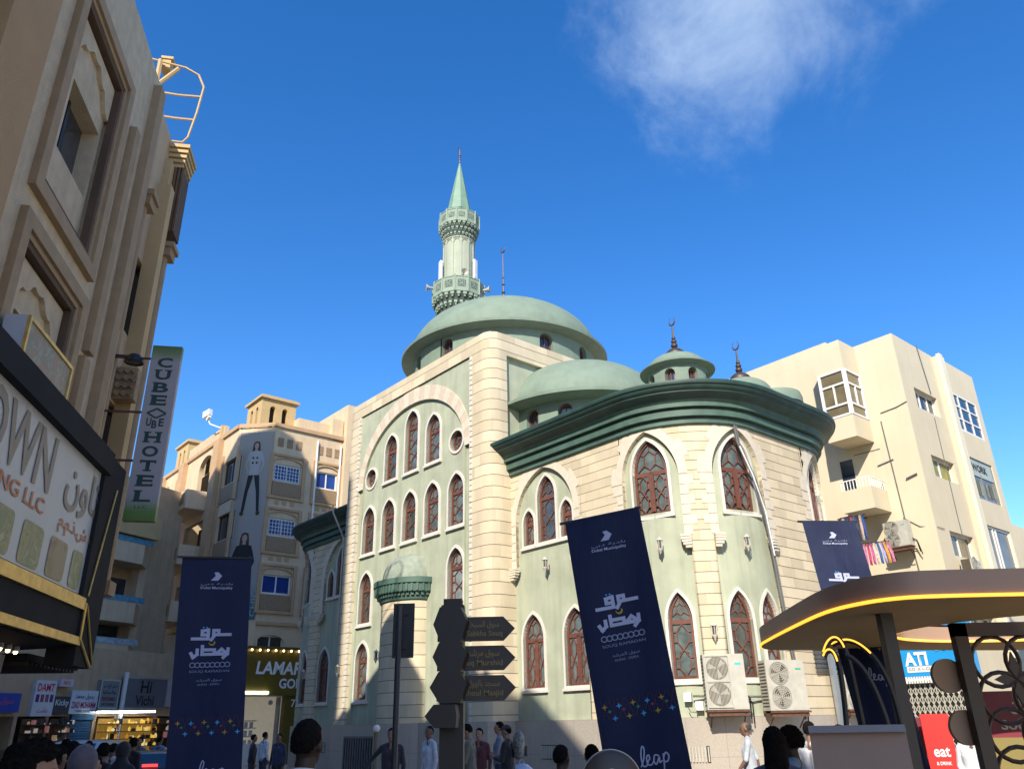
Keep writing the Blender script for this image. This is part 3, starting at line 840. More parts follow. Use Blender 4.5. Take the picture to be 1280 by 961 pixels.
# shallow arched panels as ribs
for k in range(12):
    a = 2*PI*k/12
    m_.obox((.91*math.cos(a), .91*math.sin(a), 26.0), (-math.sin(a), math.cos(a), 0), (math.cos(a), math.sin(a), 0), (0, 0, 1), .05, .035, 1.9)
    for j in range(6):
        t0, t1 = PI*j/6, PI*(j+1)/6; hw = .19
        b0, b1 = a+PI/12 + hw*math.cos(t0)/.91, a+PI/12 + hw*math.cos(t1)/.91
        p0 = (.92*math.cos(b0), .92*math.sin(b0), 27.6+.22*math.sin(t0)); p1 = (.92*math.cos(b1), .92*math.sin(b1), 27.6+.22*math.sin(t1))
        m_.bar(p0, p1, .05, .05, (math.cos(a+PI/12), math.sin(a+PI/12), 0))
m_.lathe([(.96, 27.88), (.97, 27.95), (.92, 27.99)], 24)
m_.build('shaft', M['minaret'], mn, smooth=30)
def balcony_ring(z0, z1, r0, r1, zr, nm):
    b = MB(); tiers = 3
    for t in range(tiers):
        rr = r0 + (r1-r0)*(t+1)/tiers; rp = r0 + (r1-r0)*t/tiers; zz = z0 + (z1-z0)*t/tiers; hh = (z1-z0)/tiers
        b.lathe([(rp-.02, zz), (rp+.01, zz+hh*.3), (rr-.10, zz+hh*.75), (rr-.03, zz+hh*.99)], 36, mat=1)
        n = 26
        for k in range(n):
            a = 2*PI*(k+.5*(t % 2))/n; ca, sa = math.cos(a), math.sin(a)
            b.obox((ca*(rr-.05), sa*(rr-.05), zz+hh*.78), (-sa, ca, 0), (ca, sa, 0), (0, 0, 1), .068*rr, .05, hh*.17, 0)
            b.obox((ca*(rr-.09), sa*(rr-.09), zz+hh*.48), (-sa, ca, 0), (ca, sa, 0), (0, 0, 1), .036*rr, .04, hh*.14, 0)
    b.lathe([(r0, z1), (r1-.02, z1), (r1+.03, z1+.03), (r1+.03, z1+.10), (r1-.02, z1+.11), (r0, z1+.11)], 12, mat=0, off=PI/12)
    b.build('balcony', [M['shade_lt'], M['shade_green']], mn)
    n = 12; p = MB(); PP = []; G = MB()
    p.lathe([(r1, z1+.1), (r1, zr-.06), (r1+.03, zr-.05), (r1+.03, zr), (r1-.08, zr), (r1-.08, z1+.1)], n, off=PI/12)
    Z = lambda z: Vector((0, 0, z))
    for k in range(n):
        a0, a1 = PI/12+2*PI*k/n, PI/12+2*PI*(k+1)/n
        A = Vector((r1*math.cos(a0), r1*math.sin(a0), 0)); B = Vector((r1*math.cos(a1), r1*math.sin(a1), 0)); nrm = ((A+B)/2).normalized(); tt = (B-A).normalized(); w = (B-A).length
        p.obox((A.x, A.y, (z1+zr)/2+.05), tt, nrm, (0, 0, 1), .035, .045, (zr-z1)/2-.02)
        p.ball((A.x, A.y, zr+.06), .045, 6, 4)
        c = (A+B)/2 + Z((z1+.1+zr)/2-.0); hw, hh = w*.30, min(w*.30, (zr-z1)*.33)
        L = MB(); L.face([c+tt*sx*hw+Z(sz*hh)+nrm*.004 for sx, sz in ((-1, -1), (1, -1), (1, 1), (-1, 1))]); PP.append(L)
        for j in range(-1, 3):
            f = (j-.5)/1.5*.66
            G.bar(c+tt*hw*f-Z(hh)+nrm*.012, c+tt*hw*f+Z(hh)+nrm*.012, .022, .016, nrm); G.bar(c-tt*hw+Z(hh*f)+nrm*.013, c+tt*hw+Z(hh*f)+nrm*.013, .022, .014, nrm)
        G.bar(c-tt*hw-Z(hh)+nrm*.014, c+tt*hw+Z(hh)+nrm*.014, .02, .012, nrm); G.bar(c+tt*hw-Z(hh)+nrm*.015, c-tt*hw+Z(hh)+nrm*.015, .02, .012, nrm)
    ro = p.build('parapet', M['shade_lt'], mn, smooth=20)
    [q.build('pierced_panel', M['pierced_shadow'], ro) for q in PP]; G.build('panel_lattice', M['shade_lt'], ro, fix=False)
M['shade_lt'] = mat('grey_green_parapet', (.25, .31, .235), var=.08, scale=2, bump=.1)
M['pierced_shadow'] = mat('pierced_shadow_blue', (.035, .055, .07), var=.1)  # flat panels, shade of the piercings put into their colour
M['shade_green'] = mat('green_corbel_paint', (.055, .075, .058), var=.15)
M['spire'] = mat('spire_green_paint', (.17, .27, .19), var=.1, scale=2, rough=.6)
balcony_ring(22.6, 23.95, .95, 1.5, 24.95, 'lower'); balcony_ring(27.95, 28.85, .9, 1.2, 29.75, 'upper')
sp = MB(); sp.lathe([(.62, 28.9), (.62, 30.1), (.74, 30.15), (.72, 30.25)], 8); sp.lathe([(.74, 30.2), (.05, 33.9), (.004, 34.0)], 8); sp.build('spire', M['spire'], mn)
f_ = MB(); f_.tube([(0, 0, 34.0), (0, 0, 35.0)], [.05, .02], 6)
for z in (34.2, 34.4, 34.55): f_.ball((0, 0, z), .07, 8, 5)
f_.tube([(.13*math.sin(a), 0, 35.05-.13*math.cos(a)) for a in [R(-150)+R(300)*k/14 for k in range(15)]], .022, 5); f_.build('finial', M['bronze'], mn)
# telecom gear on the minaret
def panel_antenna(a, label):
    t = thing('antenna_panel', label, 'antenna', (-3.0+1.13*math.cos(a), 39.9+1.13*math.sin(a), 25.25), a, 'panel antennas on the minaret')
    b = MB(); b.box((-.07, -.14, 0), (.07, .14, 1.25)); b.build('radome', M['white_plastic'], t, smooth=30)
    c = MB(); c.tube([(-.14, 0, -1.4), (-.14, 0, 1.2)], .03); c.box((-.14, -.04, .2), (-.06, .04, .26)); c.box((-.14, -.04, .95), (-.06, .04, 1.01)); c.build('mounting_pole', M['steel'], t)
panel_antenna(R(205), 'white panel antenna on the minaret shaft, the one farther from the domed wing')
panel_antenna(R(-28), 'white panel antenna on the minaret shaft, the one nearer the domed wing')
def horn(a, z, label, r=1.62):
    t = thing('horn_speaker', label, 'loudspeaker', (-3.0+r*math.cos(a), 39.9+r*math.sin(a), z), a, 'horn speakers on the minaret')
    b = MB()
    rows = []
    for x, rr in ((-.16, .06), (.0, .07), (.1, .11), (.22, .2), (.25, .21), (.22, .18), (.05, .04)):
        rows.append([(x, rr*math.cos(2*PI*k/12), rr*math.sin(2*PI*k/12)) for k in range(12)])
    b.grid(rows, 0, closed=True); b.build('horn', M['ac_white'], t, smooth=40)
    c = MB(); c.box((-.3, -.03, -.03), (-.1, .03, .03)); c.tube([(-.2, 0, 0), (-.2, 0, -.3)], .025); c.build('bracket', M['steel'], t)
horn(R(190), 24.85, 'horn loudspeaker jutting from the lower minaret balcony toward the beige poster building')
horn(R(-12), 24.6, 'horn loudspeaker jutting from the lower minaret balcony above the main dome')
horn(R(-72), 25.25, 'horn loudspeaker facing out above the lower minaret balcony rail', 1.2)
# ================================================================== GROUND
M['paving'] = mat('street_paving', (0.40, 0.35, 0.28), var=.15, scale=.6, bump=.2, bscale=8)
M['asphalt'] = mat('asphalt', (0.05, 0.05, 0.05), var=.2, scale=1.0, bump=.3, bscale=60)
M['kerb'] = mat('kerb_stone', (.32, .31, .29), var=.1)
gr = MB(); gr.face([(-3000, -3000, 0), (3000, -3000, 0), (3000, 3000, 0), (-3000, 3000, 0)])
tag(gr.build('ground', M['paving']), kind='structure')
rd = MB(); rd.face([(-13.5, 16, .004), (-7.0, 18, .004), (-9.5, 38, .004), (-18, 38, .004)]); tag(rd.build('road', M['asphalt']), kind='structure')
kb = MB(); kb.prism([(-6.9, 18, 0), (-6.7, 18, 0), (-9.2, 38, 0), (-9.4, 38, 0)], (0, 0, .13)); tag(kb.build('kerb', M['kerb']), kind='structure')

# ================================================================== helpers for ordinary facades
def bwin(parent, mp, s0, s1, z0, z1, fm, pm, mull=(0.5,), rails=(), depth=.16, fw=.06, grille=0, gm=None, name='window'):
    f = MB(); d0, d1 = -depth, -depth+.06
    for a, b in (((s0, z0+fw/2), (s1, z0+fw/2)), ((s0, z1-fw/2), (s1, z1-fw/2)), ((s0+fw/2, z0), (s0+fw/2, z1)), ((s1-fw/2, z0), (s1-fw/2, z1))):
        seg(f, mp, a, b, fw, d0, d1 + (.002 if a[0] == b[0] else 0))
    for m_ in mull:
        x = s0+(s1-s0)*m_; seg(f, mp, (x, z0+fw), (x, z1-fw), fw, d0, d1-.004)
    for r_ in rails:
        z = z0+(z1-z0)*r_; seg(f, mp, (s0+fw, z), (s1-fw, z), fw*.9, d0, d1-.008)
    fo = f.build(name, fm, parent)
    p = MB(); dd = -depth+.02
    p.face([mp(s0+.01, z0+.01, dd), mp(s1-.01, z0+.01, dd), mp(s1-.01, z1-.01, dd), mp(s0+.01, z1-.01, dd)]); p.build('pane', pm, fo)
    if grille:
        g = MB(); n = grille
        for k in range(n):
            x = s0+(s1-s0)*(k+.5)/n; g.bar(mp(x, z0, -.03), mp(x, z1, -.03), .025, .02, Vector(mp(x, z0, 1))-Vector(mp(x, z0, 0)))
        for k in range(int(n*.6)):
            z = z0+(z1-z0)*(k+.5)/int(n*.6); g.bar(mp(s0, z, -.035), mp(s1, z, -.035), .025, .02, Vector(mp(s0, z, 1))-Vector(mp(s0, z, 0)))
        g.build('grille', gm or M['white_paint'], fo)
    return fo
def panel(parent, name, mp, s0, s1, z0, z1, d0, d1, m):
    b = MB(); q = [(s0, z0), (s1, z0), (s1, z1), (s0, z1)]
    F = [mp(*p, d1) for p in q]; K = [mp(*p, d0) for p in q]
    b.face(F, 0, q)
    for k in range(4): b.face([F[k], F[(k+1) % 4], K[(k+1) % 4], K[k]])
    b.face(K[::-1])
    return b.build(name, m, parent)
def slab(mb, mp, s0, s1, z0, z1, d0, d1, mat=0):
    q = [(s0, z0), (s1, z0), (s1, z1), (s0, z1)]
    F = [mp(*p, d1) for p in q]; K = [mp(*p, d0) for p in q]
    mb.face(F, mat, q); mb.face(K[::-1], mat)
    for k in range(4): mb.face([F[k], F[(k+1) % 4], K[(k+1) % 4], K[k]], mat)

# ================================================================== NEAR LEFT BUILDING (in shade, white shop sign)
LRZ = R(10.8)
M['stucco_br'] = mat('rough_brown_stucco', (0.56, 0.455, 0.30), var=.10, scale=5, bump=.9, bscale=45, streak=.16)
M['stucco_or'] = mat('ochre_stucco', (0.40, 0.26, 0.12), var=.06, scale=2, bump=.4, bscale=60)
M['frame_br'] = mat('brown_window_moulding', (0.34, 0.24, 0.135), var=.1, scale=4, bump=.3, bscale=50)
M['frame_dk'] = mat('dark_brown_moulding', (0.10, 0.06, 0.035), var=.1, scale=4, bump=.2)
HL = 15.9
lb = thing('stucco_building', 'shaded brown stucco building with deep moulded window frames above a white shop sign', 'building', (0, 0, 0), LRZ)
mpL = lambda s, z, d: (-4.4 + d, s, z)
lw = [op(9.42+.78 - 0.0, .98, 8.28, 11.5, kind='r')]
WL = []
for yc in (10.2, 6.6, 3.0, -.6, -4.2):
    for z0 in (4.75, 8.3, 11.85):
        if z0 > 10 and yc > 9: continue
        WL.append((yc, z0, z0+ (2.62 if z0 < 5 else 3.2)))
ops_ = [op(yc, .92, z0, z1, kind='r') for yc, z0, z1 in WL]
HF = 13.2
opF = [o for o in ops_ if o['c'] > 9]
w_ = MB(); wall_strips(w_, mpL, -16, 9.2, 3.25, HL, [o for o in ops_ if o['c'] < 9], ds=9)
wall_strips(w_, mpL, 9.2, 12.75, 3.25, HF, opF, ds=9)
for o in ops_: reveal(w_, mpL, o, 0, -.2)
w_.box((-12.5, 12.55, 3.25), (-4.405, 12.75, HF-.1)); w_.box((-12.5, -15.8, 3.1), (-4.41, 12.55, 3.25)); w_.box((-12.5, 9.3, HF), (-4.405, 9.48, HL-.1)); w_.box((-12.5, 9.5, HF-.3), (-4.42, 12.5, HF-.2)); w_.box((-12.5, -16, 0), (-4.405, -15.8, HL-.1)); w_.box((-12.5, -15.7, HL-.3), (-4.42, 9.3, HL-.2)); w_.box((-12.7, -16, 0), (-12.5, 12.75, HF-.15)); w_.box((-11, -15, HL-.2), (-4.6, 4.6, 18.0))
w_.build('wall', M['stucco_br'], lb)
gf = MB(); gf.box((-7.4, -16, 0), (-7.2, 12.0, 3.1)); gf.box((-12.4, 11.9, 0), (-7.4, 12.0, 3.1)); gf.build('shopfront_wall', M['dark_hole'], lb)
pl_ = MB(); pl_.box((-4.42, 7.2, 5.6), (-4.15, 8.15, HL)); pl_.box((-4.42, 3.9, 5.6), (-4.15, 5.4, HL)); pl_.build('pilaster', M['stucco_or'], lb, fix=False)
for yc, z0, z1 in WL:
    o = op(yc, .92, z0, z1, kind='r')
    f = MB(); band(f, mpL, o, .10, .30, -.02, .10, 0); band(f, mpL, o, .02, .10, -.02, .05, 0); band(f, mpL, o, -.06, .02, -.1, .02, 1)
    fo = f.build('window', [M['frame_br'], M['frame_dk']], lb)
    gw0, gw1, gz0, gz1 = yc-.42, yc+.80, z0+.92, z0+(2.15 if z1-z0 > 3 else 1.9)
    q = MB(); oo = op((gw0+gw1)/2, (gw1-gw0)/2, gz0, gz1, kind='r')
    mq_ = lambda s, z, d: (-4.55 + d, s, z)
    wall_strips(q, mq_, yc-.95, yc+.95, z0-.02, z1+.02, [oo], ds=9); reveal(q, mq_, oo, 0, -.3); q.build('recess_panel', M['stucco_br'], fo)
    p = MB(); p.face([mq_(gw0, gz0, -.25), mq_(gw1, gz0, -.25), mq_(gw1, gz1, -.25), mq_(gw0, gz1, -.25)]); p.build('pane', M['glass'], fo)
    p = MB(); seg(p, mq_, ((gw0+gw1)/2-.1, gz0), ((gw0+gw1)/2-.1, gz1), .07, -.25, -.2); seg(p, mq_, (gw0+.03, gz0), (gw0+.03, gz1), .06, -.25, -.19); p.build('sash', M['black'], fo)
    sc = MB(); top = z1-.10; n = 24; lobes = 3
    prev = None
    for k in range(n+1):                                   # scalloped relief arch
        s = yc-.84+1.68*k/n; t = abs(2*k/n-1)
        zz = top-.10-.55*(t**1.6)-.10*abs(math.sin(PI*k/n*5))
        if prev: 
            a = prev; F = [mq_(a[0], a[1], .07), mq_(s, zz, .07), mq_(s, top, .07), mq_(a[0], top, .07)]
            sc.face(F); K = [mq_(a[0], a[1], 0), mq_(s, zz, 0)]; sc.face([F[0], F[1], K[1], K[0]])
        prev = (s, zz)
    sc.build('scalloped_relief', M['stucco_br'], fo)
# corner mouldings at the far end of the facade
pc = MB()
for x0, x1, y0, y1, z0, z1 in ((-4.45, -4.28, 11.75, 11.98, 7.0, 11.3), (-4.45, -4.25, 12.45, 12.75, 5.7, 12.9), (-4.45, -4.3, 11.7, 11.95, 5.6, 6.9)):
    pc.box((x0, y0, z0), (x1, y1, z1))
pc.build('corner_moulding', M['frame_br'], lb)

# --- shop sign of the near left building
M['sign_white'] = mat('sign_white_acrylic', (0.46, 0.47, 0.46), rough=.35, var=.05, scale=1.5)
M['sign_grey'] = mat('grey_brown_letters', (0.20, 0.175, 0.15), rough=.4, var=.05)
M['sign_orange'] = mat('orange_letters', (0.50, 0.17, 0.08), rough=.5, var=.05)
M['clad'] = mat('charcoal_cladding', (0.022, 0.022, 0.024), rough=.8, var=.15, scale=2, spec=.15)
M['gold'] = mat('gold_trim', (0.62, 0.42, 0.13), rough=.35, metal=.6, var=.2, scale=8)
sg = thing('shop_sign', 'long white shop sign with big grey letters and small orange letters on the stucco building', 'shop sign', (0, 0, 0), LRZ)
mpS = lambda s, z, d: (-4.0 + d, s, z)
b = MB(); slab(b, mpS, 2.0, 12.45, 3.5, 5.28, -.34, 0); b.build('sign_face', M['sign_white'], sg)
b = MB(); slab(b, mpS, 1.9, 12.55, 5.28, 5.62, -.34, .12); slab(b, mpS, 12.45, 12.62, 3.3, 5.28, -.34, .06)
b.build('sign_hood', M['clad'], sg)
b = MB(); slab(b, mpS, 12.63, 13.45, 2.55, 5.62, -.34, .05); b.build('corner_cladding', M['clad'], sg)
b = MB(); slab(b, mpS, 1.9, 12.62, 3.30, 3.46, -.3, .07); slab(b, mpS, 1.9, 12.7, 2.82, 2.93, -.3, .07); b.build('gold_strip', M['gold'], sg)
b = MB(); slab(b, mpS, 1.9, 12.62, 2.93, 3.30, -.3, .02); b.build('sign_fascia', M['clad'], sg)
b = MB(); b.tube([(-3.93, 12.64, 3.4), (-3.93, 12.66, 2.9), (-3.93, 13.3, 2.56)], .022); b.tube([(-3.93, 12.7, 3.38), (-3.93, 13.4, 2.62)], .018); b.tube([(-3.93, 12.66, 3.5), (-3.93, 13.1, 5.2)], .016); b.build('corner_trim', M['gold'], sg)
xd, yd = (0, 1, 0), (0, 0, 1)
write('lettering', 'OWN', (-4.0, 9.52, 4.82), xd, yd, w=2.16, h=.74, m=M['sign_grey'], parent=sg, bold=.02, off=.012)
write('lettering', 'TRADING LLC', (-4.0, 9.30, 4.28), xd, yd, w=2.55, h=.19, m=M['sign_orange'], parent=sg, bold=.015, off=.012)
write('lettering', arabic('تاون'), (-4.0, 11.86, 4.80), xd, yd, w=1.45, h=.72, m=M['sign_grey'], parent=sg, bold=.02, off=.012)
write('lettering', arabic('ة ش.ذ.م.م'), (-4.0, 11.85, 4.24), xd, yd, w=1.4, h=.26, m=M['sign_orange'], parent=sg, bold=.015, off=.012)
def photo_mat(nm, cols, sc=3.0, seed=0.0):
    m, nt, b = new_mat(nm)
    tc = nt.nodes.new('ShaderNodeTexCoord'); mp_ = nt.nodes.new('ShaderNodeMapping'); mp_.inputs['Location'].default_value = (seed, seed*1.7, 0)
    nt.links.new(tc.outputs['Object'], mp_.inputs['Vector'])
    nz = nt.nodes.new('ShaderNodeTexNoise'); nz.inputs['Scale'].default_value = sc; nz.inputs['Detail'].default_value = 6; nz.inputs['Distortion'].default_value = 1.2
    nt.links.new(mp_.outputs['Vector'], nz.inputs['Vector'])
    cr = nt.nodes.new('ShaderNodeValToRGB'); el = cr.color_ramp.elements
    while len(el) < len(cols): el.new(.5)
    for k, c in enumerate(cols): el[k].position = .28+.44*k/max(1, len(cols)-1); el[k].color = (*c, 1)
    nt.links.new(nz.outputs['Fac'], cr.inputs['Fac']); nt.links.new(cr.outputs['Color'], b.inputs['Base Color'])
    b.inputs['Roughness'].default_value = .4
    return m
M['pic'] = photo_mat('printed_product_photo', [(.10, .10, .04), (.30, .27, .13), (.16, .20, .10), (.42, .38, .24)], 4.0)
M['pic2'] = photo_mat('printed_brown_photo', [(.16, .11, .06), (.28, .22, .14), (.22, .17, .10)], 3.0)
def rrect(s0, s1, z0, z1, r, n=4):
    pts = []
    for cx, cz, a in ((s1-r, z1-r, 0), (s0+r, z1-r, PI/2), (s0+r, z0+r, PI), (s1-r, z0+r, 1.5*PI)):
        pts += [(cx+r*math.cos(a+PI/2*k/n), cz+r*math.sin(a+PI/2*k/n)) for k in range(n+1)]
    return pts
for k, (s0, s1, mm) in enumerate(((8.1, 8.85, 'pic2'), (9.15, 9.83, 'pic'), (10.1, 10.77, 'pic'), (11.02, 11.68, 'pic2'), (11.9, 12.35, 'pic'))):
    p = MB(); p.face([mpS(*q, .008) for q in rrect(s0, s1, 3.53, 4.04, .09)]); p.build('printed_photo', M[mm], sg)
# awning underside with hanging lamps and goods
so_ = thing('shop_awning', 'dark shop awning with small spot lamps under the white sign', 'awning', (0, 0, 0), LRZ)
b = MB(); b.face([(-4.0, 1.9, 2.8), (-4.0, 12.7, 2.8), (-6.6, 12.4, 2.62), (-6.6, 1.9, 2.62)]); b.box((-6.6, 1.9, 2.8), (-4.3, 12.5, 2.9)); b.box((-12.4, 12.72, 2.62), (-4.6, 15.0, 2.72)); b.build('lining', M['clad'], so_)
b = MB()
for k in range(13): b.box((-9.0, 12.8+.165*k, 2.575), (-4.6, 12.85+.165*k, 2.615))
b.build('ceiling_batten', mat('dark_timber', (.05, .04, .03), var=.2), so_)
M['bulb'] = mat('warm_bulb', (.9, .75, .5), var=0, emit=(1, .75, .4), es=4.0)
for k in range(12):
    l = MB(); y = 9.3+.26*k; l.tube([(-4.55, y, 2.8), (-4.55, y, 2.70)], [.035, .05], 8); l.ball((-4.55, y, 2.69), .03, 8, 5, 1); l.build('spot_lamp', [M['steel'], M['bulb']], so_)
hg = thing('hanging_scarves', 'row of pale hanging scarves under the dark shop awning', 'scarves', (0, 0, 0), LRZ)
for k in range(10):
    y = 10.3+.22*k; b = MB(); b.grid([[(-4.8+.02*math.sin(j), y+.09*j+.0, 2.68) for j in range(3)], [(-4.8, y+.09*j+.02, 2.45) for j in range(3)], [(-4.82, y+.09*j-.02, 2.30) for j in range(3)]])
    b.build('scarf', mat('scarf_cloth', (.30+.03*(k % 3), .27, .24), var=.2, scale=12), hg)
# lit box sign on the wall
bs_ = thing('box_sign', 'gold edged picture box sign standing on the white shop sign below the scalloped window', 'box sign', (0, 0, 0), LRZ)
M['mural'] = photo_mat('printed_mural', [(.10, .085, .06), (.30, .27, .21), (.16, .20, .15), (.36, .17, .11), (.22, .20, .15)], 5.5)
mpX = lambda s, z, d: (-3.98+d, s, z)
b = MB(); slab(b, mpX, 8.95, 10.45, 5.62, 6.15, -.26, 0); b.build('box_body', mat('pale_blue_sheet', (.40, .42, .45), rough=.4, var=.05), bs_)
b = MB(); slab(b, mpX, 8.99, 10.41, 5.64, 6.11, .0, .006); b.build('box_print', M['mural'], bs_)
b = MB()
for a_, b_ in (((8.95, 6.13), (10.45, 6.13)), ((8.97, 5.62), (8.97, 6.15)), ((10.43, 5.62), (10.43, 6.15))): seg(b, mpX, a_, b_, .045, -.01, .025+.002*(a_[0] == b_[0]))
b.build('box_edge', M['gold'], bs_)

# ================================================================== HOTEL BUILDING BEYOND IT
hb = thing('hotel_building', 'tall tan hotel building with slim columns beyond the shaded stucco building', 'building', (0, 0, 0), LRZ)
M['tan'] = mat('tan_plaster', (0.50, 0.36, 0.22), var=.08, scale=2, bump=.3, bscale=40, streak=.15)
M['cream_lb'] = mat('sunlit_cream_plaster', (0.52, 0.36, 0.17), var=.06, scale=2, bump=.2)
mpH = lambda s, z, d: (-4.95+d, s, z)
HO = [op(yc, .65, z, z+1.7, kind='r') for yc in (15.3,) for z in (5.8, 9.0)]
b = MB(); wall_strips(b, mpH, 12.8, 16.4, 3.7, 14.3, HO, ds=9)
for o in HO: reveal(b, mpH, o, 0, -.2)
b.box((-12.5, 12.8, 3.7), (-4.955, 13.0, 14.25)); b.box((-12.5, 16.2, 3.7), (-4.955, 16.39, 14.25)); b.box((-12.5, 12.8, 3.55), (-4.96, 16.39, 3.7)); b.box((-12.5, 12.9, 0), (-9.5, 16.3, 3.5)); b.box((-12.5, 13.0, 14.0), (-4.97, 16.2, 14.1)); b.build('wall', M['tan'], hb)
for o in HO: bwin(hb, mpH, o['c']-o['w'], o['c']+o['w'], o['z0'], o['z1'], M['frame_dk'], M['glass'])
for y in (13.2, 14.2, 16.1):
    c = MB(); c.tube([(-4.8, y, 4.2), (-4.8, y, 11.3)], .13, 10); c.box((-5.0, y-.2, 11.3), (-4.58, y+.2, 11.5)); c.box((-5.0, y-.24, 11.5), (-4.52, y+.24, 11.62)); c.box((-5.0, y-.2, 4.0), (-4.6, y+.2, 4.25)); c.build('column', M['frame_br'], hb, smooth=40)
for y0, y1, z0, z1, x1 in ((13.6, 13.9, 4.2, 8.4, -4.62), (15.4, 15.7, 4.2, 12.8, -4.66)):
    c = MB(); c.box((-4.96, y0, z0), (x1, y1, z1)); c.build('corner_strip', M['cream_lb'], hb)
# patterned bracket blocks
for z0, z1 in ((7.55, 8.2), (5.1, 6.0)):
    c = MB(); c.box((-4.96, 15.1, z0), (-4.55, 15.35, z1))
    for i in range(3):
        for j in range(int((z1-z0)/.16)):
            c.obox((-4.92+.13*i+.06, 15.08, z0+.1+.16*j), (1, 0, 1), (0, 1, 0), (-1, 0, 1), .035, .03, .035)
    c.build('carved_block', M['frame_br'], hb)
# projecting slatted box with moulded top and a bent pipe rail above
px = MB(); yb = 15.9
px.box((-5.0, yb, 11.95), (-4.62, yb+.6, 14.0)); bx = px.build('slatted_box', M['frame_dk'], hb)
px = MB()
for k in range(5): px.box((-4.95+.08*k, yb-.04, 11.9), (-4.905+.08*k, yb-.002, 13.62))
px.build('slat', mat('brown_slats', (.17, .095, .045), var=.1), bx)
px = MB(); 
for k in range(5): px.box((-5.0, yb-.05-.045*k, 13.62+.11*k), (-4.62+.03*k, yb+.6, 13.71+.11*k))
px.build('moulded_cap', M['cream_lb'], bx)
px = MB(); px.box((-5.0, yb-.3, 12.55), (-4.80, yb-.05, 13.60)); px.build('lit_block', M['cream_lb'], bx)
rl_ = MB(); yr = yb-.1
P_ = [(-5.6, yr, 16.9)] + [(-4.9+.28*math.sin(a), yr, 16.9-.28+.28*math.cos(a)) for a in [PI/2*k/6 for k in range(7)]]
P_ = [(-6.0, yr, 16.75), (-4.95, yr, 16.55), (-4.62, yr, 16.36), (-4.46, yr, 16.0), (-4.52, yr, 15.2), (-4.62, yr, 14.45), (-4.72, yr, 14.3), (-5.0, yr, 14.3)]
rl_.tube(P_, .028, 6)
rl_.tube([(-6.0, yr, 15.75), (-5.0, yr, 15.68), (-4.47, yr, 15.7)], .03, 6); rl_.tube([(-6.0, yr, 15.05), (-5.0, yr, 14.98), (-4.55, yr, 14.98)], .03, 6)
rl_.tube([(-5.55, yr, 14.2), (-5.55, yr, 16.7)], .06, 6); rl_.tube([(-5.5, yr, 15.95), (-5.1, yr, 16.5)], .05, 6)
rl_.build('pipe_rail', M['cream_lb'], hb)
cp = MB(); cp.box((-5.55, yb, 16.55), (-5.35, yb+.25, 16.85)); cp.box((-5.58, yb-.03, 16.85), (-5.3, yb+.28, 16.92)); cp.build('rail_pier', M['cream_lb'], hb)

# blade sign
hs_ = thing('blade_sign', 'tall narrow hanging sign with dark green serif letters and green ends on the hotel building', 'hanging sign', (0, 0, 0), LRZ)
M['blade'] = mat('blade_sign_sheet', (0.40, 0.37, 0.37), rough=.5, var=.04)
M['blade_green'] = mat('blade_sign_green', (0.13, 0.21, 0.04), rough=.5, var=.05)
M['blade_mid'] = mat('blade_sign_pale_green', (0.25, 0.29, 0.17), rough=.5, var=.05)
M['letter_green'] = mat('dark_green_letters', (0.018, 0.055, 0.05), rough=.5, var=0)
YS = 14.0; X0, X1 = -4.04, -3.53
mpP = lambda s, z, d: (s, YS - d, z)
# stepped colour bands of the printed sheet
m_bl, nt_, b_ = new_mat('blade_sign_print')
tc_ = nt_.nodes.new('ShaderNodeTexCoord'); sp2 = nt_.nodes.new('ShaderNodeSeparateXYZ'); nt_.links.new(tc_.outputs['Object'], sp2.inputs[0])
cr = nt_.nodes.new('ShaderNodeValToRGB'); el = cr.color_ramp.elements
el[0].position = 0; el[0].color = (.10, .18, .03, 1); el[1].position = 1; el[1].color = (.10, .17, .04, 1)
for pos, c in ((.05, (.13, .22, .05)), (.11, (.33, .33, .30)), (.15, (.38, .35, .36)), (.90, (.38, .35, .35)), (.95, (.20, .25, .11))):
    e_ = el.new(pos); e_.color = (*c, 1)
nt_.links.new(mth(nt_, 'DIVIDE', mth(nt_, 'SUBTRACT', sp2.outputs['Z'], 4.93), 3.27), cr.inputs['Fac']); nt_.links.new(cr.outputs['Color'], b_.inputs['Base Color']); b_.inputs['Roughness'].default_value = .5
panel(hs_, 'sign_panel', mpP, X0, X1, 4.93, 8.2, -.12, 0, m_bl)
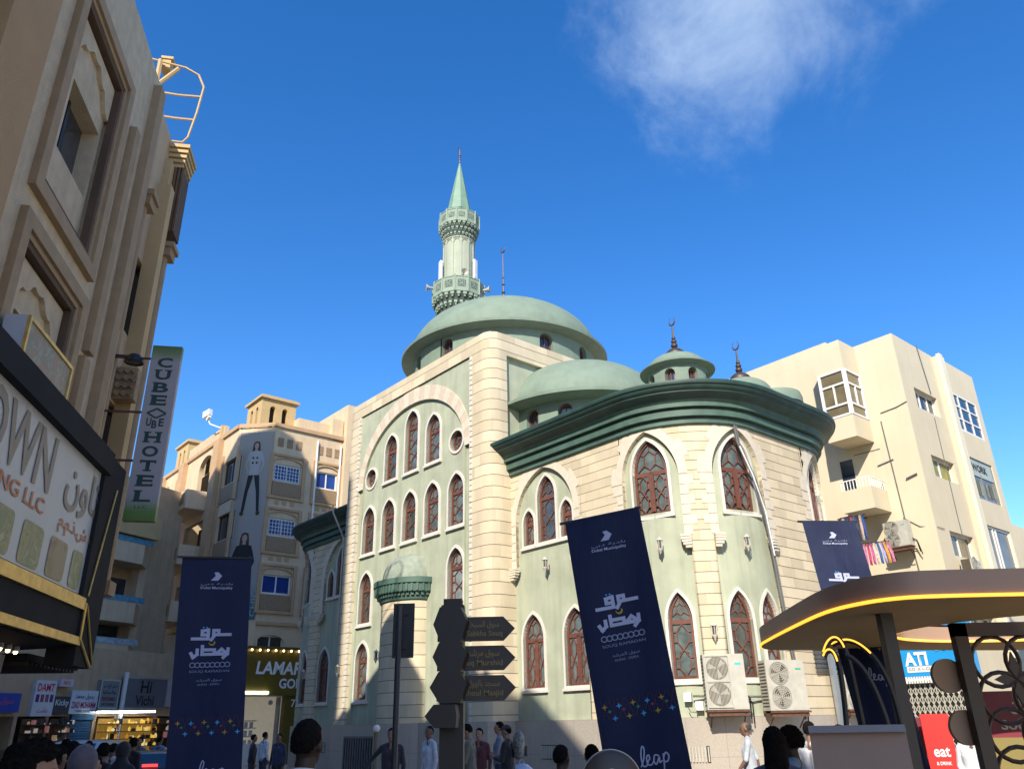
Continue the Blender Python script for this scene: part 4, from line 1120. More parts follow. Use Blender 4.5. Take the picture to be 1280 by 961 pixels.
def serif(ch, cx, cz, w, h):
    write('letter', ch, (cx, YS, cz), (1, 0, 0), (0, 0, 1), w=w*.86, h=h, m=M['letter_green'], parent=hs_, bold=.03, off=.006)
    s = MB(); t = h*.12; W_ = w/2
    bars = {'U': [(-W_, -W_*.15, 1), (W_*.15, W_, 1)], 'B': [(-W_, -W_*.2, 1), (-W_, -W_*.2, -1)], 'E': [(-W_, -W_*.2, 1), (-W_, -W_*.2, -1)], 'H': [(-W_, -W_*.2, 1), (W_*.2, W_, 1), (-W_, -W_*.2, -1), (W_*.2, W_, -1)], 'T': [(-W_*.45, W_*.45, -1)], 'L': [(-W_, -W_*.1, 1), (-W_, -W_*.2, -1)]}.get(ch, [])
    for a, b2, sg_ in bars:
        z = cz+sg_*(h/2-t/2); s.face([mpP(cx+a, z-t/2, .009), mpP(cx+b2, z-t/2, .009), mpP(cx+b2, z+t/2, .009), mpP(cx+a, z+t/2, .009)])
    if ch in 'ET':
        for sg_ in ((1, -1) if ch == 'E' else (-1, 1)):
            xx = cx+W_*.78*(1 if ch == 'E' else sg_); zz = cz+(sg_*h*.36 if ch == 'E' else h*.33)
            s.face([mpP(xx-.012, zz-h*.14, .009), mpP(xx+.012, zz-h*.14, .009), mpP(xx+.012, zz+h*.14, .009), mpP(xx-.012, zz+h*.14, .009)])
    if s.f: s.build('letter_serif', M['letter_green'], hs_, fix=False)
XC = (X0+X1)/2
for ch, z in (('C', 7.86), ('U', 7.62), ('B', 7.37), ('E', 7.12)): serif(ch, XC, z, .30, .195)
for ch, z in (('H', 6.42), ('O', 6.16), ('T', 5.90), ('E', 5.63), ('L', 5.36)): serif(ch, XC, z, .31, .20)
write('lettering', 'LLC', (XC, YS, 5.17), (1, 0, 0), (0, 0, 1), w=.2, h=.055, m=M['letter_green'], parent=hs_, off=.006)
k_ = MB(); cz = 6.78; r_ = .18                                     # hexagon emblem of the sign
hx = [(XC+r_*math.sin(PI/3*j), cz+r_*math.cos(PI/3*j)) for j in range(6)]
for a, b2 in ((0, 1), (5, 0)): seg(k_, mpP, hx[a], hx[b2], .03, .001, .008)
seg(k_, mpP, hx[5], (XC, cz), .028, .001, .008); seg(k_, mpP, (XC, cz), hx[1], .028, .001, .008)
k_.build('emblem', M['letter_green'], hs_)
sl = .5
for ch, x, s_ in (('U', XC-.105, -sl), ('B', XC-.01, 0), ('E', XC+.105, sl)):
    write('emblem_letter', ch, (x, YS, cz-.08 - (0.04 if ch == 'B' else 0)), (1, 0, s_*.8 if s_ else 0) if False else (1, 0, 0), (0, 0, 1), w=.085, h=.15, m=M['letter_green'], parent=hs_, bold=.03, off=.006)
sp = MB()
for z in (7.95, 6.9, 6.0): sp.tube([(-4.95, YS+.06, z), (-4.03, YS+.06, z)], .022, 6)
sp.build('support_rod', mat('red_brown_rod', (.12, .05, .05), var=.1), hs_)
def flood(y, x, z, label):
    t = thing('flood_lamp', label, 'flood lamp', (0, 0, 0), LRZ, 'flood lamps on the hotel building')
    b = MB(); b.tube([(-4.95, y, z+.05), (x-.1, y, z+.05)], .02); b.build('arm', M['black'], t)
    b = MB(); b.lathe([(.02, .1), (.1, .07), (.16, -.02), (.17, -.08)], 12, (x, y, z)); b.build('lamp_hood', M['black'], t, smooth=40)
    b = MB(); b.lathe([(.15, -.06), (.08, -.08), (.005, -.085)], 12, (x, y, z)); b.build('lamp_lens', M['lamp_glass'], t)
flood(14.1, -4.35, 7.95, 'dark round flood lamp beside the top of the hanging hotel sign')
flood(14.1, -4.42, 5.75, 'round flood lamp beside the lower letters of the hanging hotel sign')

# ================================================================== BEIGE CORNER BUILDING WITH POSTER
BO = (-14.57, 40.93, 0)
cbld = thing('corner_building', 'beige corner apartment building with brown window bays and a tall fashion poster on its chamfer', 'building', BO, MRZ)
M['beige'] = mat('beige_plaster', (0.64, 0.48, 0.31), var=.06, scale=1.5, bump=.2, streak=.14)
M['ochre'] = mat('ochre_trim', (0.47, 0.30, 0.165), var=.08, scale=2, bump=.15)
M['mash'] = mat('carved_brown_panel', (0.30, 0.195, 0.11), var=.35, scale=16)
mR = lambda s, z, d: (d, s, z); mLf = lambda s, z, d: (s, -d, z)
q2 = math.sqrt(.5); mC = lambda s, z, d: (-1.5+s*q2+d*q2, s*q2-d*q2, z)
ZR = 17.35
FL = (14.25, 11.2, 8.15)
opR = [op(2.42, .8, z, z+.98, kind='r') for z in FL] + [op(4.86, .66, z, z+.98, kind='r') for z in FL]
opR += [op(2.4, .72, 5.40, 5.75, 6.08, 'e')]
b = MB(); wall_strips(b, mR, 1.5, 5.75, 3.2, ZR, opR, ds=9)
for o in opR: reveal(b, mR, o, 0, -.2)
slab(b, mR, 5.75, 18, 0, 19.6, -6, .35)
opL = [op(-2.2, 1.0, z, z+1.45, kind='r') for z in (14.25, 11.1, 7.95)] + [op(-12.3, .75, z, z+1.2, kind='r') for z in (14.7, 11.6, 8.5)]
opL += [op(-6.4, 1.15, 14.2, 16.2, 17.0, 'e'), op(-7.0, 1.6, 10.4, 12.9, kind='r'), op(-7.0, 1.6, 7.5, 9.4, kind='r')]
wall_strips(b, mLf, -17.5, -1.5, 6.8, ZR, opL, ds=9)
for o in opL: reveal(b, mLf, o, 0, -.25)
b.face([mC(0, 3.2, 0), mC(2.12, 3.2, 0), mC(2.12, ZR, 0), mC(0, ZR, 0)])
b.box((-17.5, 1.2, 0), (-1.9, 1.4, 6.8)); b.box((-17.5, .02, 6.82), (-1.52, 1.3, 6.95)); b.box((-17.45, 1.5, ZR-.3), (-.05, 17, ZR-.2)); b.box((-17.5, .03, 3), (-17.3, 17, ZR-.05))
b.build('wall', M['beige'], cbld)
for o in opR[:6]: bwin(cbld, mR, o['c']-o['w'], o['c']+o['w'], o['z0'], o['z1'], M['white_paint'], M['glass_blue'], depth=.14, fw=.07, grille=(9 if o['c'] < 3 and o['z0'] > 10 else 0))
bwin(cbld, mR, 1.7, 3.1, 5.40, 6.05, M['white_paint'], M['glass'], depth=.2, name='arched_window')
for z in FL:
    for c, w in ((2.42, .8), (4.86, .66)):
        p = MB(); slab(p, mR, c-w-.02, c+w+.02, z-.82, z-.06, 0, .06); p.build('spandrel_panel', M['mash'], cbld)
        p = MB()
        slab(p, mR, c-w-.28, c-w-.08, z-.9, z+1.55, 0, .1); slab(p, mR, c+w+.08, c+w+.28, z-.9, z+1.55, 0, .1); slab(p, mR, c-w-.08, c+w+.08, z+1.42, z+1.55, 0, .1); slab(p, mR, c-w-.28, c+w+.28, z-1.02, z-.9, 0, .12)
        pts = [(c+(w+.08)*math.cos(PI*k/10), z+1.0+.36*math.sin(PI*k/10)) for k in range(11)]
        for a, bb_ in zip(pts[:-1], pts[1:]): seg(p, mR, a, bb_, .09, 0, .07)
        p.build('window_bay_trim', M['ochre'], cbld)
        if z > 14:
            for j in (-1, 0, 1): 
                v_ = MB(); slab(v_, mR, c+j*.55-.17, c+j*.55+.17, z+1.98, z+2.5, 0, .03); v_.build('vent_panel', M['mash'], cbld)
        else:
            for j in (-1, 0, 1):
                v_ = MB(); slab(v_, mR, c+j*.45-.12, c+j*.45+.12, z+1.72, z+1.94, 0, .03); v_.build('vent_panel', M['ochre'], cbld)
p = MB(); slab(p, mR, 1.5, 5.75, 6.55, 6.72, 0, .12); p.build('string_course', M['ochre'], cbld)
p = MB(); slab(p, mR, 1.45, 5.75, ZR, ZR+.22, -.2, .12); p.build('parapet_cap', M['ochre'], cbld)
p = MB(); slab(p, mLf, -17.5, -1.5, ZR, ZR+.22, -.2, .12); p.build('parapet_cap', M['ochre'], cbld)
p = MB(); p.face([mC(-.0, ZR+.22, .1), mC(2.12, ZR+.22, .1), mC(2.12, ZR, .1), mC(0, ZR, .1)]); p.build('chamfer_cap', M['ochre'], cbld)
for y in (4.1, 5.6):
    p = MB(); p.tube([mR(y, 6.8, .08), mR(y, 17.0, .08)], .06, 6); p.build('downpipe', M['white_paint'], cbld)
for o in opL:
    if o['kind'] == 'e':
        bwin(cbld, mLf, o['c']-1.1, o['c']+1.1, o['z0'], o['z1']-.2, M['frame_dk'], M['dark_hole'], depth=.8, name='arched_opening'); continue
    bwin(cbld, mLf, o['c']-o['w'], o['c']+o['w'], o['z0'], o['z1'], M['frame_dk'], M['glass'], depth=.2 if o['w'] < 1.2 else .9)
for c, w, zs in ((-2.2, 1.0, (14.25, 11.1, 7.95)), (-12.3, .75, (14.7, 11.6, 8.5))):
    for z in zs:
        p = MB(); slab(p, mLf, c-w, c+w, z-1.0, z-.08, 0, .06); p.build('spandrel_panel', M['mash'], cbld)
        for e0 in (c-w-.25, c+w+.05):
            p = MB(); slab(p, mLf, e0, e0+.2, z-1.1, z+1.9, 0, .12); p.build('window_bay_trim', M['ochre'], cbld)
for x in (-4.2, -10.2, -14.4):
    p = MB(); slab(p, mLf, x-.45, x+.45, 6.9, ZR, 0, .3); p.build('pilaster', M['ochre'], cbld)
for z in (13.4, 10.2, 7.1):                                          # balconies
    p = MB(); slab(p, mLf, -9.2, -5.4, z, z+.16, -.2, 1.2); slab(p, mLf, -9.2, -9.05, z+.16, z+1.1, 0, 1.2); slab(p, mLf, -5.55, -5.4, z+.16, z+1.1, 0, 1.2); slab(p, mLf, -9.05, -5.55, z+.16, z+1.1, 1.08, 1.2)
    bo = p.build('balcony', M['beige'], cbld)
    p = MB(); 
    for k in (0, 1, 2): slab(p, mLf, -8.9+1.15*k, -8.0+1.15*k, z+.3, z+.95, 1.2, 1.23)
    p.build('balcony_panel', M['mash'], bo)
p = MB(); slab(p, mLf, -9.8, -6.9, 4.2, 6.5, -1.2, .5); obx = p.build('box_bay', M['beige'], cbld)
p = MB(); o = op(-8.5, .75, 4.75, 5.6, 5.95, 'e'); mb2 = lambda s, z, d: (s, -.503-d, z)
pp = outline(o); p.face([mb2(*q, .0) for q in pp]); p.build('box_bay_glass', M['glass'], obx)
p = MB(); band(p, mb2, o, 0, .12, 0, .05); p.build('box_bay_frame', M['moulding'], obx)
par = MB()
for k in range(24): slab(par, mLf, -10.0+.25*k, -9.85+.25*k, ZR+.22, ZR+.95, -.16, -.04)
slab(par, mLf, -10.1, -4.1, ZR+.22, ZR+.95, -.3, -.16); par.build('fluted_parapet', M['beige'], cbld, fix=False)
# roof wind towers
def wind_tower(x, y, w, z0, z1):
    p = MB(); mm = [lambda s, z, d: (x+s, y-d, z), lambda s, z, d: (x+w+d, y+s, z), lambda s, z, d: (x+w-s, y+w+d, z), lambda s, z, d: (x-d, y+w-s, z)]
    oo = [op(w*.32, .17, z0+.35, z1-.6, z1-.4, 'e'), op(w*.68, .17, z0+.35, z1-.6, z1-.4, 'e')]
    for m3 in mm:
        wall_strips(p, m3, 0, w, z0, z1, oo, ds=9)
        for o in oo: reveal(p, m3, o, 0, -.3)
    p.box((x-.15, y-.15, z1), (x+w+.15, y+w+.15, z1+.14)); p.box((x-.05, y-.05, z1+.14), (x+w+.05, y+w+.05, z1+.22))
    t = p.build('wind_tower', M['cream_lb'], cbld)
    p = MB(); p.box((x+.3, y+.3, z0), (x+w-.3, y+w-.3, z1)); p.build('tower_core', M['dark_hole'], t)
wind_tower(-3.15, .95, 2.1, ZR-.2, ZR+2.0); wind_tower(-14.2, .5, 2.2, ZR-.2, ZR+2.2)
p = MB(); p.box((-1.0, 5.0, ZR-.1), (.0, 5.7, ZR+1.3)); p.box((-3, 3.0, ZR-.1), (-.4, 5.0, ZR+1.0)); p.build('roof_cabin', M['beige'], cbld, fix=False)
# rooftop flood light and aerial
fl = thing('roof_floodlight', 'white floodlight on an arm at the parapet of the beige corner building', 'floodlight', BO, MRZ)
p = MB(); p.tube([(-4.4, -.1, 18.2), (-5.2, -.5, 18.6), (-5.4, -.6, 19.0)], .04); p.build('arm', M['white_paint'], fl)
p = MB(); p.obox((-5.45, -.65, 19.3), (1, .3, .2), (-.3, 1, 0), (-.2, 0, 1), .28, .12, .2); p.obox((-5.3, -.6, 19.0), (1, 0, .6), (0, 1, 0), (-.6, 0, 1), .16, .08, .1); p.build('lamp_head', M['white_plastic'], fl)
p = MB(); p.box((-4.5, -.1, 17.5), (-4.2, .25, 18.35)); p.build('mount_post', M['cream_lb'], fl)
# poster on the chamfer: pale sheet with two dark-dressed figures
ps = thing('fashion_poster', 'tall pale banner with two dark-dressed printed figures on the beige building', 'poster', BO, MRZ)
m_ps, nt_, b_ = new_mat('poster_print')
tc_ = nt_.nodes.new('ShaderNodeTexCoord'); sp2 = nt_.nodes.new('ShaderNodeSeparateXYZ'); nt_.links.new(tc_.outputs['Object'], sp2.inputs[0])
cr = nt_.nodes.new('ShaderNodeValToRGB'); el = cr.color_ramp.elements
el[0].position = 0; el[0].color = (.02, .11, .15, 1); el[1].position = 1; el[1].color = (.33, .295, .25, 1)
for pos, c in ((.14, (.03, .15, .19)), (.24, (.30, .31, .29)), (.3, (.33, .30, .26))): e_ = el.new(pos); e_.color = (*c, 1)
nt_.links.new(mth(nt_, 'DIVIDE', mth(nt_, 'SUBTRACT', mth(nt_, 'ADD', sp2.outputs['Z'], mth(nt_, 'MULTIPLY', sp2.outputs['Y'], .6)), 6.8), 10.5), cr.inputs['Fac']); nt_.links.new(cr.outputs['Color'], b_.inputs['Base Color']); b_.inputs['Roughness'].default_value = .6
panel(ps, 'poster_sheet', mC, .12, 2.06, 6.8, 17.05, 0.0, .05, m_ps)
M['print_black'] = mat('printed_black', (.018, .018, .02), var=0); M['print_skin'] = mat('printed_skin', (.40, .27, .20), var=.05); M['print_white'] = mat('printed_white', (.40, .385, .36), var=.04); M['print_hair'] = mat('printed_hair', (.06, .035, .022), var=0)
def pr(name, pts, m, d): p = MB(); p.face([mC(a, z, d) for a, z in pts]); p.build(name, m, ps)
def fig(cx, zt, s, full):
    P = lambda L: [(cx+a*s, zt+b*s) for a, b in L]
    ell = lambda x, z, rx, rz, n=14: P([(x+rx*math.cos(2*PI*k/n), z+rz*math.sin(2*PI*k/n)) for k in range(n)])
    pr('printed_hair', P([(-.17, -.05), (-.12, .12), (0, .17), (.13, .12), (.17, -.08), (.2, -.5), (.1, -.55), (.05, -.2), (-.06, -.2), (-.1, -.5), (-.19, -.48)]), M['print_hair'], .058)
    pr('printed_face', ell(0, -.05, .10, .14), M['print_skin'], .062); pr('printed_neck', P([(-.05, -.15), (.05, -.15), (.07, -.32), (-.07, -.32)]), M['print_skin'], .060)
    top = M['print_white'] if full else M['print_black']
    pr('printed_top', P([(-.30, -.34), (-.08, -.29), (.08, -.29), (.30, -.34), (.27, -.8), (.2, -1.15), (.24, -1.45), (-.24, -1.45), (-.2, -1.15), (-.27, -.8)]), top, .064)
    for sg_ in (-1, 1):
        pr('printed_arm', P([(sg_*.28, -.34), (sg_*.36, -.55), (sg_*.46, -.92), (sg_*.30, -1.3), (sg_*.24, -1.25), (sg_*.36, -.92), (sg_*.24, -.6)][::sg_]), top, .067)
        pr('printed_leg', P([(sg_*.01, -1.42), (sg_*.25, -1.42), (sg_*.34, -2.2), (sg_*.40, -3.05), (sg_*.28, -3.05), (sg_*.19, -2.2)][::sg_] if full else [(sg_*.0, -1.4), (sg_*.25, -1.4), (sg_*.33, -2.0), (sg_*.0, -2.0)][::sg_]), M['print_black'], .070)
        if full: pr('printed_shoe', ell(sg_*.36, -3.14, .09, .10), M['print_hair'], .072)
    if full:
        for a, b_2 in ((-.1, -.62), (.08, -.62), (-.1, -.85), (.08, -.85)): pr('printed_dot', ell(a, b_2, .05, .05, 8), M['print_black'], .074)
fig(1.15, 16.3, 1.25, True); fig(1.05, 11.1, 1.45, False)
write('lettering', 'CHIC', mC(1.9, 7.6, .06), (0, 0, 1), (-q2, -q2, 0), w=1.3, h=.28, m=M['print_white'], parent=ps, off=.006)
# jewellery shop sign
jg = thing('gold_shop_sign', 'olive gold shop sign with white letters and bulbs on the beige corner building', 'shop sign', BO, MRZ)
M['olive'] = mat('olive_gold_panel', (0.15, 0.115, 0.02), rough=.35, metal=.3, var=.12, scale=2)
M['letter_white'] = mat('white_letters', (.75, .78, .80), rough=.4, var=0)
panel(jg, 'sign_board', mR, 1.0, 6.5, 3.15, 5.32, 0, .5, M['olive'])
panel(jg, 'sign_canopy', mR, .95, 6.5, 5.32, 5.45, 0, .75, M['olive'])
write('lettering', 'LAMARA', mR(3.1, 4.45, .5), (0, 1, 0), (0, 0, 1), w=3.0, h=.62, m=M['letter_white'], parent=jg, bold=.03, off=.02, shear=.12)
write('lettering', 'GOLD', mR(3.65, 3.72, .5), (0, 1, 0), (0, 0, 1), w=1.6, h=.48, m=M['letter_white'], parent=jg, bold=.03, off=.02)
for k in range(12):
    p = MB(); p.ball(mR(1.2+.42*k, 5.27, .66), .055, 8, 5); p.build('bulb', M['bulb'], jg)
p = MB(); p.tube([mR(.9, 3.28, .56), mR(2.3, 3.28, .56)], .06, 8); p.build('tube_light', mat('lit_tube', (.8, .8, .8), var=0, emit=(.9, .95, 1), es=6.0), jg)
# shop front under it
sf = thing('jewellery_shop', 'open lit jewellery shop with white shelves and a gold pier below the olive sign', 'shop', BO, MRZ)
panel(sf, 'gold_pier', mR, 3.35, 4.25, 0, 3.15, -.1, .3, M['olive'])
write('door_number', '7', mR(3.8, 2.8, .3), (0, 1, 0), (0, 0, 1), h=.36, m=M['letter_white'], parent=sf, bold=.02, off=.01)
panel(sf, 'interior_wall', mR, .8, 6.5, 0, 3.2, -2.6, -2.5, mat('glowing_interior_wall', (.55, .5, .4), var=.1, emit=(1, .9, .7), es=.12))  # shop lighting put into the wall itself as a faint glow
p = MB()
for z in (.8, 1.25, 1.65, 2.0): slab(p, mR, 1.2, 3.0, z, z+.05, -2.5, -2.1)
for k in range(6):
    for z in (.85, 1.3, 1.7): p.box((-2.3, 1.3+.28*k, z), (-2.2, 1.46+.28*k, z+.27))
p.build('shelf', M['white_paint'], sf, fix=False)
panel(sf, 'door_frame', mR, 3.1, 3.2, 0, 3.1, -.2, .15, M['steel'])
panel(sf, 'counter', mR, 1.1, 2.9, 0, .95, -1.2, -.8, M['white_paint'])
p = MB(); p.ball((-.4, 2.9, 2.85), .12, 10, 6); p.build('camera_dome', M['white_plastic'], sf)

# ================================================================== BALCONY BUILDING AND SHOP ROW AT THE STREET'S END
def frame_obj(nm, label, cat, P, azd): 
    a = R(azd); return thing(nm, label, cat, P, math.atan2(math.cos(a), math.sin(a)))
bb2 = frame_obj('balcony_building', 'tan apartment building with angled balconies at the far end of the shop street', 'building', (-20.92, 42.09, 0), 23.8)
mF = lambda s, z, d: (s, -d, z)
b = MB(); slab(b, mF, -14, 3.2, 0, 14.5, -9, 0); slab(b, mF, 1.0, 3.1, 4.0, 13.0, 0, .5); b.build('wall', M['tan'], bb2, fix=False)
p = MB(); slab(p, mF, .55, 1.0, 4.0, 12.3, 0, .7); p.build('pale_rib', M['beige'], bb2)
for z in (4.6, 6.65+.0, 9.6):
    p = MB()
    poly = [(-4.2, 0), (-.2, 0), (-.2, -.9), (-1.2, -1.7), (-3.4, -1.7)]
    z1 = z+1.0
    for a, b_2 in zip(poly, poly[1:]+poly[:1]): p.face([(a[0]+1, a[1], z), (b_2[0]+1, b_2[1], z), (b_2[0]+1, b_2[1], z1), (a[0]+1, a[1], z1)])
    p.face([(a+1, b_2, z) for a, b_2 in poly]); p.face([(a+1, b_2, z+.12) for a, b_2 in poly])
    bo = p.build('balcony', M['beige'], bb2)
    p = MB(); p.box((-2.4, -1.72, z1), (.3, -1.68, z1+.28)); p.build('balcony_board', mat('balcony_cloth', (.35, .42, .46) if z < 5 else (.10, .28, .38), var=.3, scale=6), bo)
    p = MB(); p.face([mF(-2.4, z+1.0, .02), mF(.4, z+1.0, .02), mF(.4, z+2.4, .02), mF(-2.4, z+2.4, .02)]); p.build('balcony_door', M['glass'], bo)
p = MB(); slab(p, mF, -3.4, .5, 10.95, 12.1, 0, 1.9); p.build('top_bay', M['cream_lb'], bb2)
# shop row
sr = frame_obj('shop_row', 'low row of small shops with open fronts at the end of the street', 'building', (-21.02, 34.03, 0), 22.92)
b = MB(); slab(b, mF, -6, 11.5, 2.3, 5.2, -5, 0); slab(b, mF, -6, 11.5, 0, 2.3, -5, -2.5)
for s in (-6, .9, 2.35, 3.45, 4.75, 5.9, 8.3, 11.3): slab(b, mF, s, s+.16, 0, 2.3, -2.5, -.02)
b.build('wall', M['tan'], sr, fix=False)
def shop_board(s0, s1, z0, z1, col, label, lines, d=.25, frame=None):
    t = frame_obj('shop_board', label, 'shop sign', (-21.02, 34.03, 0), 22.92)
    panel(t, 'board', mF, s0, s1, z0, z1, .004, d, mat('board_colour', col, rough=.5, var=.06))
    for body, fz, fh, c, fw in lines:
        write('lettering', body, mF((s0+s1)/2, z0+(z1-z0)*fz, d), (1, 0, 0), (0, 0, 1), w=(s1-s0)*fw, h=(z1-z0)*fh, m=mat('letter_colour', c, var=0), parent=t, bold=.02, off=.008)
    if frame:
        f = MB(); 
        for a, b_2 in (((s0, z0), (s1, z0)), ((s0, z1), (s1, z1)), ((s0, z0), (s0, z1)), ((s1, z0), (s1, z1))): seg(f, mF, a, b_2, .05, 0, d+.02+.003*(a[0] == b_2[0]))
        f.build('board_frame', frame, t)
    return t
shop_board(-.3, .84, 2.45, 3.17, (.02, .05, .35), 'deep blue shop board at the end of the shop row', [(arabic('سوق'), .55, .4, (.4, .1, .2), .5)])
t = shop_board(1.41, 2.39, 2.3, 3.71, (.60, .60, .62), 'white upright shop board with red capital letters in the shop row', [('DAMT', .80, .22, (.5, .02, .05), .8), (arabic('دامت'), .16, .12, (.45, .05, .1), .5)])
for k in range(4): panel(t, 'printed_item', mF, 1.5+.22*k, 1.65+.22*k, 2.85, 3.15, .25, .258, mat('item_colour', [(.10, .02, .20), (.25, .05, .08), (.22, .10, .16), (.12, .03, .18)][k], var=.2))
shop_board(2.43, 3.06, 3.48, 3.78, (.55, .48, .60), 'small lit orange and white sign above the black shop board', [('MIX', .5, .5, (.7, .2, .02), .6)], d=.4)
shop_board(2.41, 3.18, 2.39, 3.09, (.03, .03, .04), 'black shop board with slanted white letters beside the white upright board', [('Kicky', .6, .45, (.6, .62, .65), .85)])
shop_board(3.2, 4.58, 2.39, 3.35, (.55, .60, .66), 'pale blue shop board with red capitals and dark script above a blue shutter', [(arabic('رسول محمد'), .74, .28, (.06, .05, .08), .7), ('ZIAD MOHAMM', .38, .28, (.35, .03, .06), .9), ('GENERAL TRADING', .12, .1, (.1, .1, .1), .55)])
shop_board(4.66, 5.66, 2.63, 3.82, (.19, .20, .22), 'grey shop board with four rows of dark writing beside a white pipe', [(arabic('محل العطور'), .78, .17, (.03, .03, .04), .75), (arabic('والهدايا'), .56, .15, (.03, .03, .04), .7), ('PERFUMES', .33, .14, (.14, .02, .03), .75), ('GIFTS TRADING', .14, .1, (.04, .04, .05), .7)], frame=M['steel'])
shop_board(6.0, 8.5, 2.64, 3.97, (.13, .13, .145), 'wide dark grey shop board with black letters and a red strip in the shop row', [('Hi', .72, .42, (.015, .015, .02), .26), ('Vichi', .26, .34, (.02, .02, .03), .45), (arabic('الهدايا'), .475, .09, (.5, .12, .12), .3)], frame=M['steel'])
shop_board(8.56, 9.0, 2.73, 4.02, (.42, .40, .38), 'narrow pale board with a framed square beside the wide dark grey board', [])
pp_ = frame_obj('drain_pipe', 'thick white pipe between two grey shop boards', 'pipe', (-21.02, 34.03, 0), 22.92)
b = MB(); b.tube([(5.92, -.3, 0), (5.92, -.3, 4.2)], .11, 10); b.build('pipe', M['white_plastic'], pp_, smooth=40)
b = MB(); b.box((5.78, -.42, 2.1), (6.06, -.1, 2.2)); b.build('pipe_clamp', M['steel'], pp_)
dr = frame_obj('roller_shutter', 'closed blue roller shutter under the pale blue shop board', 'shutter', (-21.02, 34.03, 0), 22.92)
b = MB()
for k in range(22): b.box((3.55, -.06, .1*k), (4.6, -.02, .1*k+.085))
b.build('slat_curtain', mat('blue_shutter_paint', (.02, .10, .19), var=.15, scale=3), dr, fix=False)
b = MB(); b.box((3.5, -.16, 2.15), (4.65, .02, 2.36)); b.build('shutter_box', mat('blue_box', (.03, .12, .2), var=.1), dr)
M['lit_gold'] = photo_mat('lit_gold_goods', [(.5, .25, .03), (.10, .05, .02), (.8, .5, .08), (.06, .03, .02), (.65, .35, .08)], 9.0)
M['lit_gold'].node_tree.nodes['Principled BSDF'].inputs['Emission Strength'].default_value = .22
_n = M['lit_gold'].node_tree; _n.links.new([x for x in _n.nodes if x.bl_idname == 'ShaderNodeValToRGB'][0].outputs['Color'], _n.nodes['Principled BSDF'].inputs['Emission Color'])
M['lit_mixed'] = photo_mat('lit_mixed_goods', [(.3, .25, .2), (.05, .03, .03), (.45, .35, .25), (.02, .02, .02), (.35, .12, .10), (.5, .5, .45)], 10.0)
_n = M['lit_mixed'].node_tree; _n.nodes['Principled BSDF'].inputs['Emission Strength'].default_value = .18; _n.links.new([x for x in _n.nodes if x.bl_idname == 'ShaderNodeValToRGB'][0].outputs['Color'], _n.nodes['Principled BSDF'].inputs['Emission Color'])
def lit(nm, c, e): return mat(nm, c, var=.3, scale=12, emit=c, es=e)  # shop lighting put into goods and back board as emission
M['gold_back'] = lit('glowing_back_board', (.28, .16, .03), .35)
GOODS = {'gold': [lit('glowing_gold_goods', (.75, .45, .06), .45), lit('glowing_amber_goods', (.55, .24, .02), .4), mat('dark_goods', (.05, .025, .012), var=.3), lit('glowing_pale_gold_goods', (.85, .68, .3), .4)],
         'mixed': [lit('glowing_white_goods', (.6, .57, .5), .2), mat('brown_goods', (.16, .09, .05), var=.3), lit('glowing_pink_goods', (.5, .2, .18), .15), mat('black_goods', (.03, .03, .03), var=.3), lit('glowing_tan_goods', (.45, .3, .16), .2)]}
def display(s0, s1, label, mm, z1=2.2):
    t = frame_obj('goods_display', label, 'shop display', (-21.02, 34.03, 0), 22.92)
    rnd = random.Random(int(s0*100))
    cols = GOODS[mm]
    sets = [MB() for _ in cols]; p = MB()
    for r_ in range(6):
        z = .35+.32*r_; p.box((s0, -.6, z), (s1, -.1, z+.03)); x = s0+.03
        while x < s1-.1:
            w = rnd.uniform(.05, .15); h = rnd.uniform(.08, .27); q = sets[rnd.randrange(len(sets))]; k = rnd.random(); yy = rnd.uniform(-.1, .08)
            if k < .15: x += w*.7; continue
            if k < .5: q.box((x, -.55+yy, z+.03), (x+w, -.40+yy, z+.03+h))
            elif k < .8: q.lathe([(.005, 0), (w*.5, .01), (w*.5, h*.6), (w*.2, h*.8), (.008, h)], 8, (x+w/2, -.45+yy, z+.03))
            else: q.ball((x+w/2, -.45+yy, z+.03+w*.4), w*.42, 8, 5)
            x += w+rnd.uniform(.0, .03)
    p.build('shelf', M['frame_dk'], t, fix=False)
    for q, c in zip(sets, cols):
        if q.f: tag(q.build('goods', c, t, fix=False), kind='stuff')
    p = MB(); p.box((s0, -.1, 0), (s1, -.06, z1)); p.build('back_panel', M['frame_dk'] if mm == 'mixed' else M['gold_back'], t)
    return t
display(1.2, 2.3, 'glowing shelves of mixed goods under the white upright board', 'mixed')
display(2.5, 3.4, 'pale shelves of goods under the black shop board', 'mixed')
display(4.95, 5.85, 'gold lit shelves of goods under the grey board with four rows', 'gold')
display(6.3, 8.1, 'bright gold lit shelves under the wide dark grey board', 'gold')
display(8.5, 10.6, 'white lit shelves under the narrow pale board', 'mixed')
tl = frame_obj('tube_lamp', 'long white fluorescent lamp along the front of the shop row', 'lamp', (-21.02, 34.03, 0), 22.92)
b = MB(); b.tube([(4.3, -.7, 2.45), (7.55, -.7, 2.5)], .045, 8); b.build('lamp_tube', mat('lit_white_tube', (.8, .85, .9), var=0, emit=(.85, .92, 1), es=9.0), tl)
b = MB(); b.box((4.3, -.72, 2.5), (7.55, -.0, 2.56)); b.build('lamp_batten', M['steel'], tl)

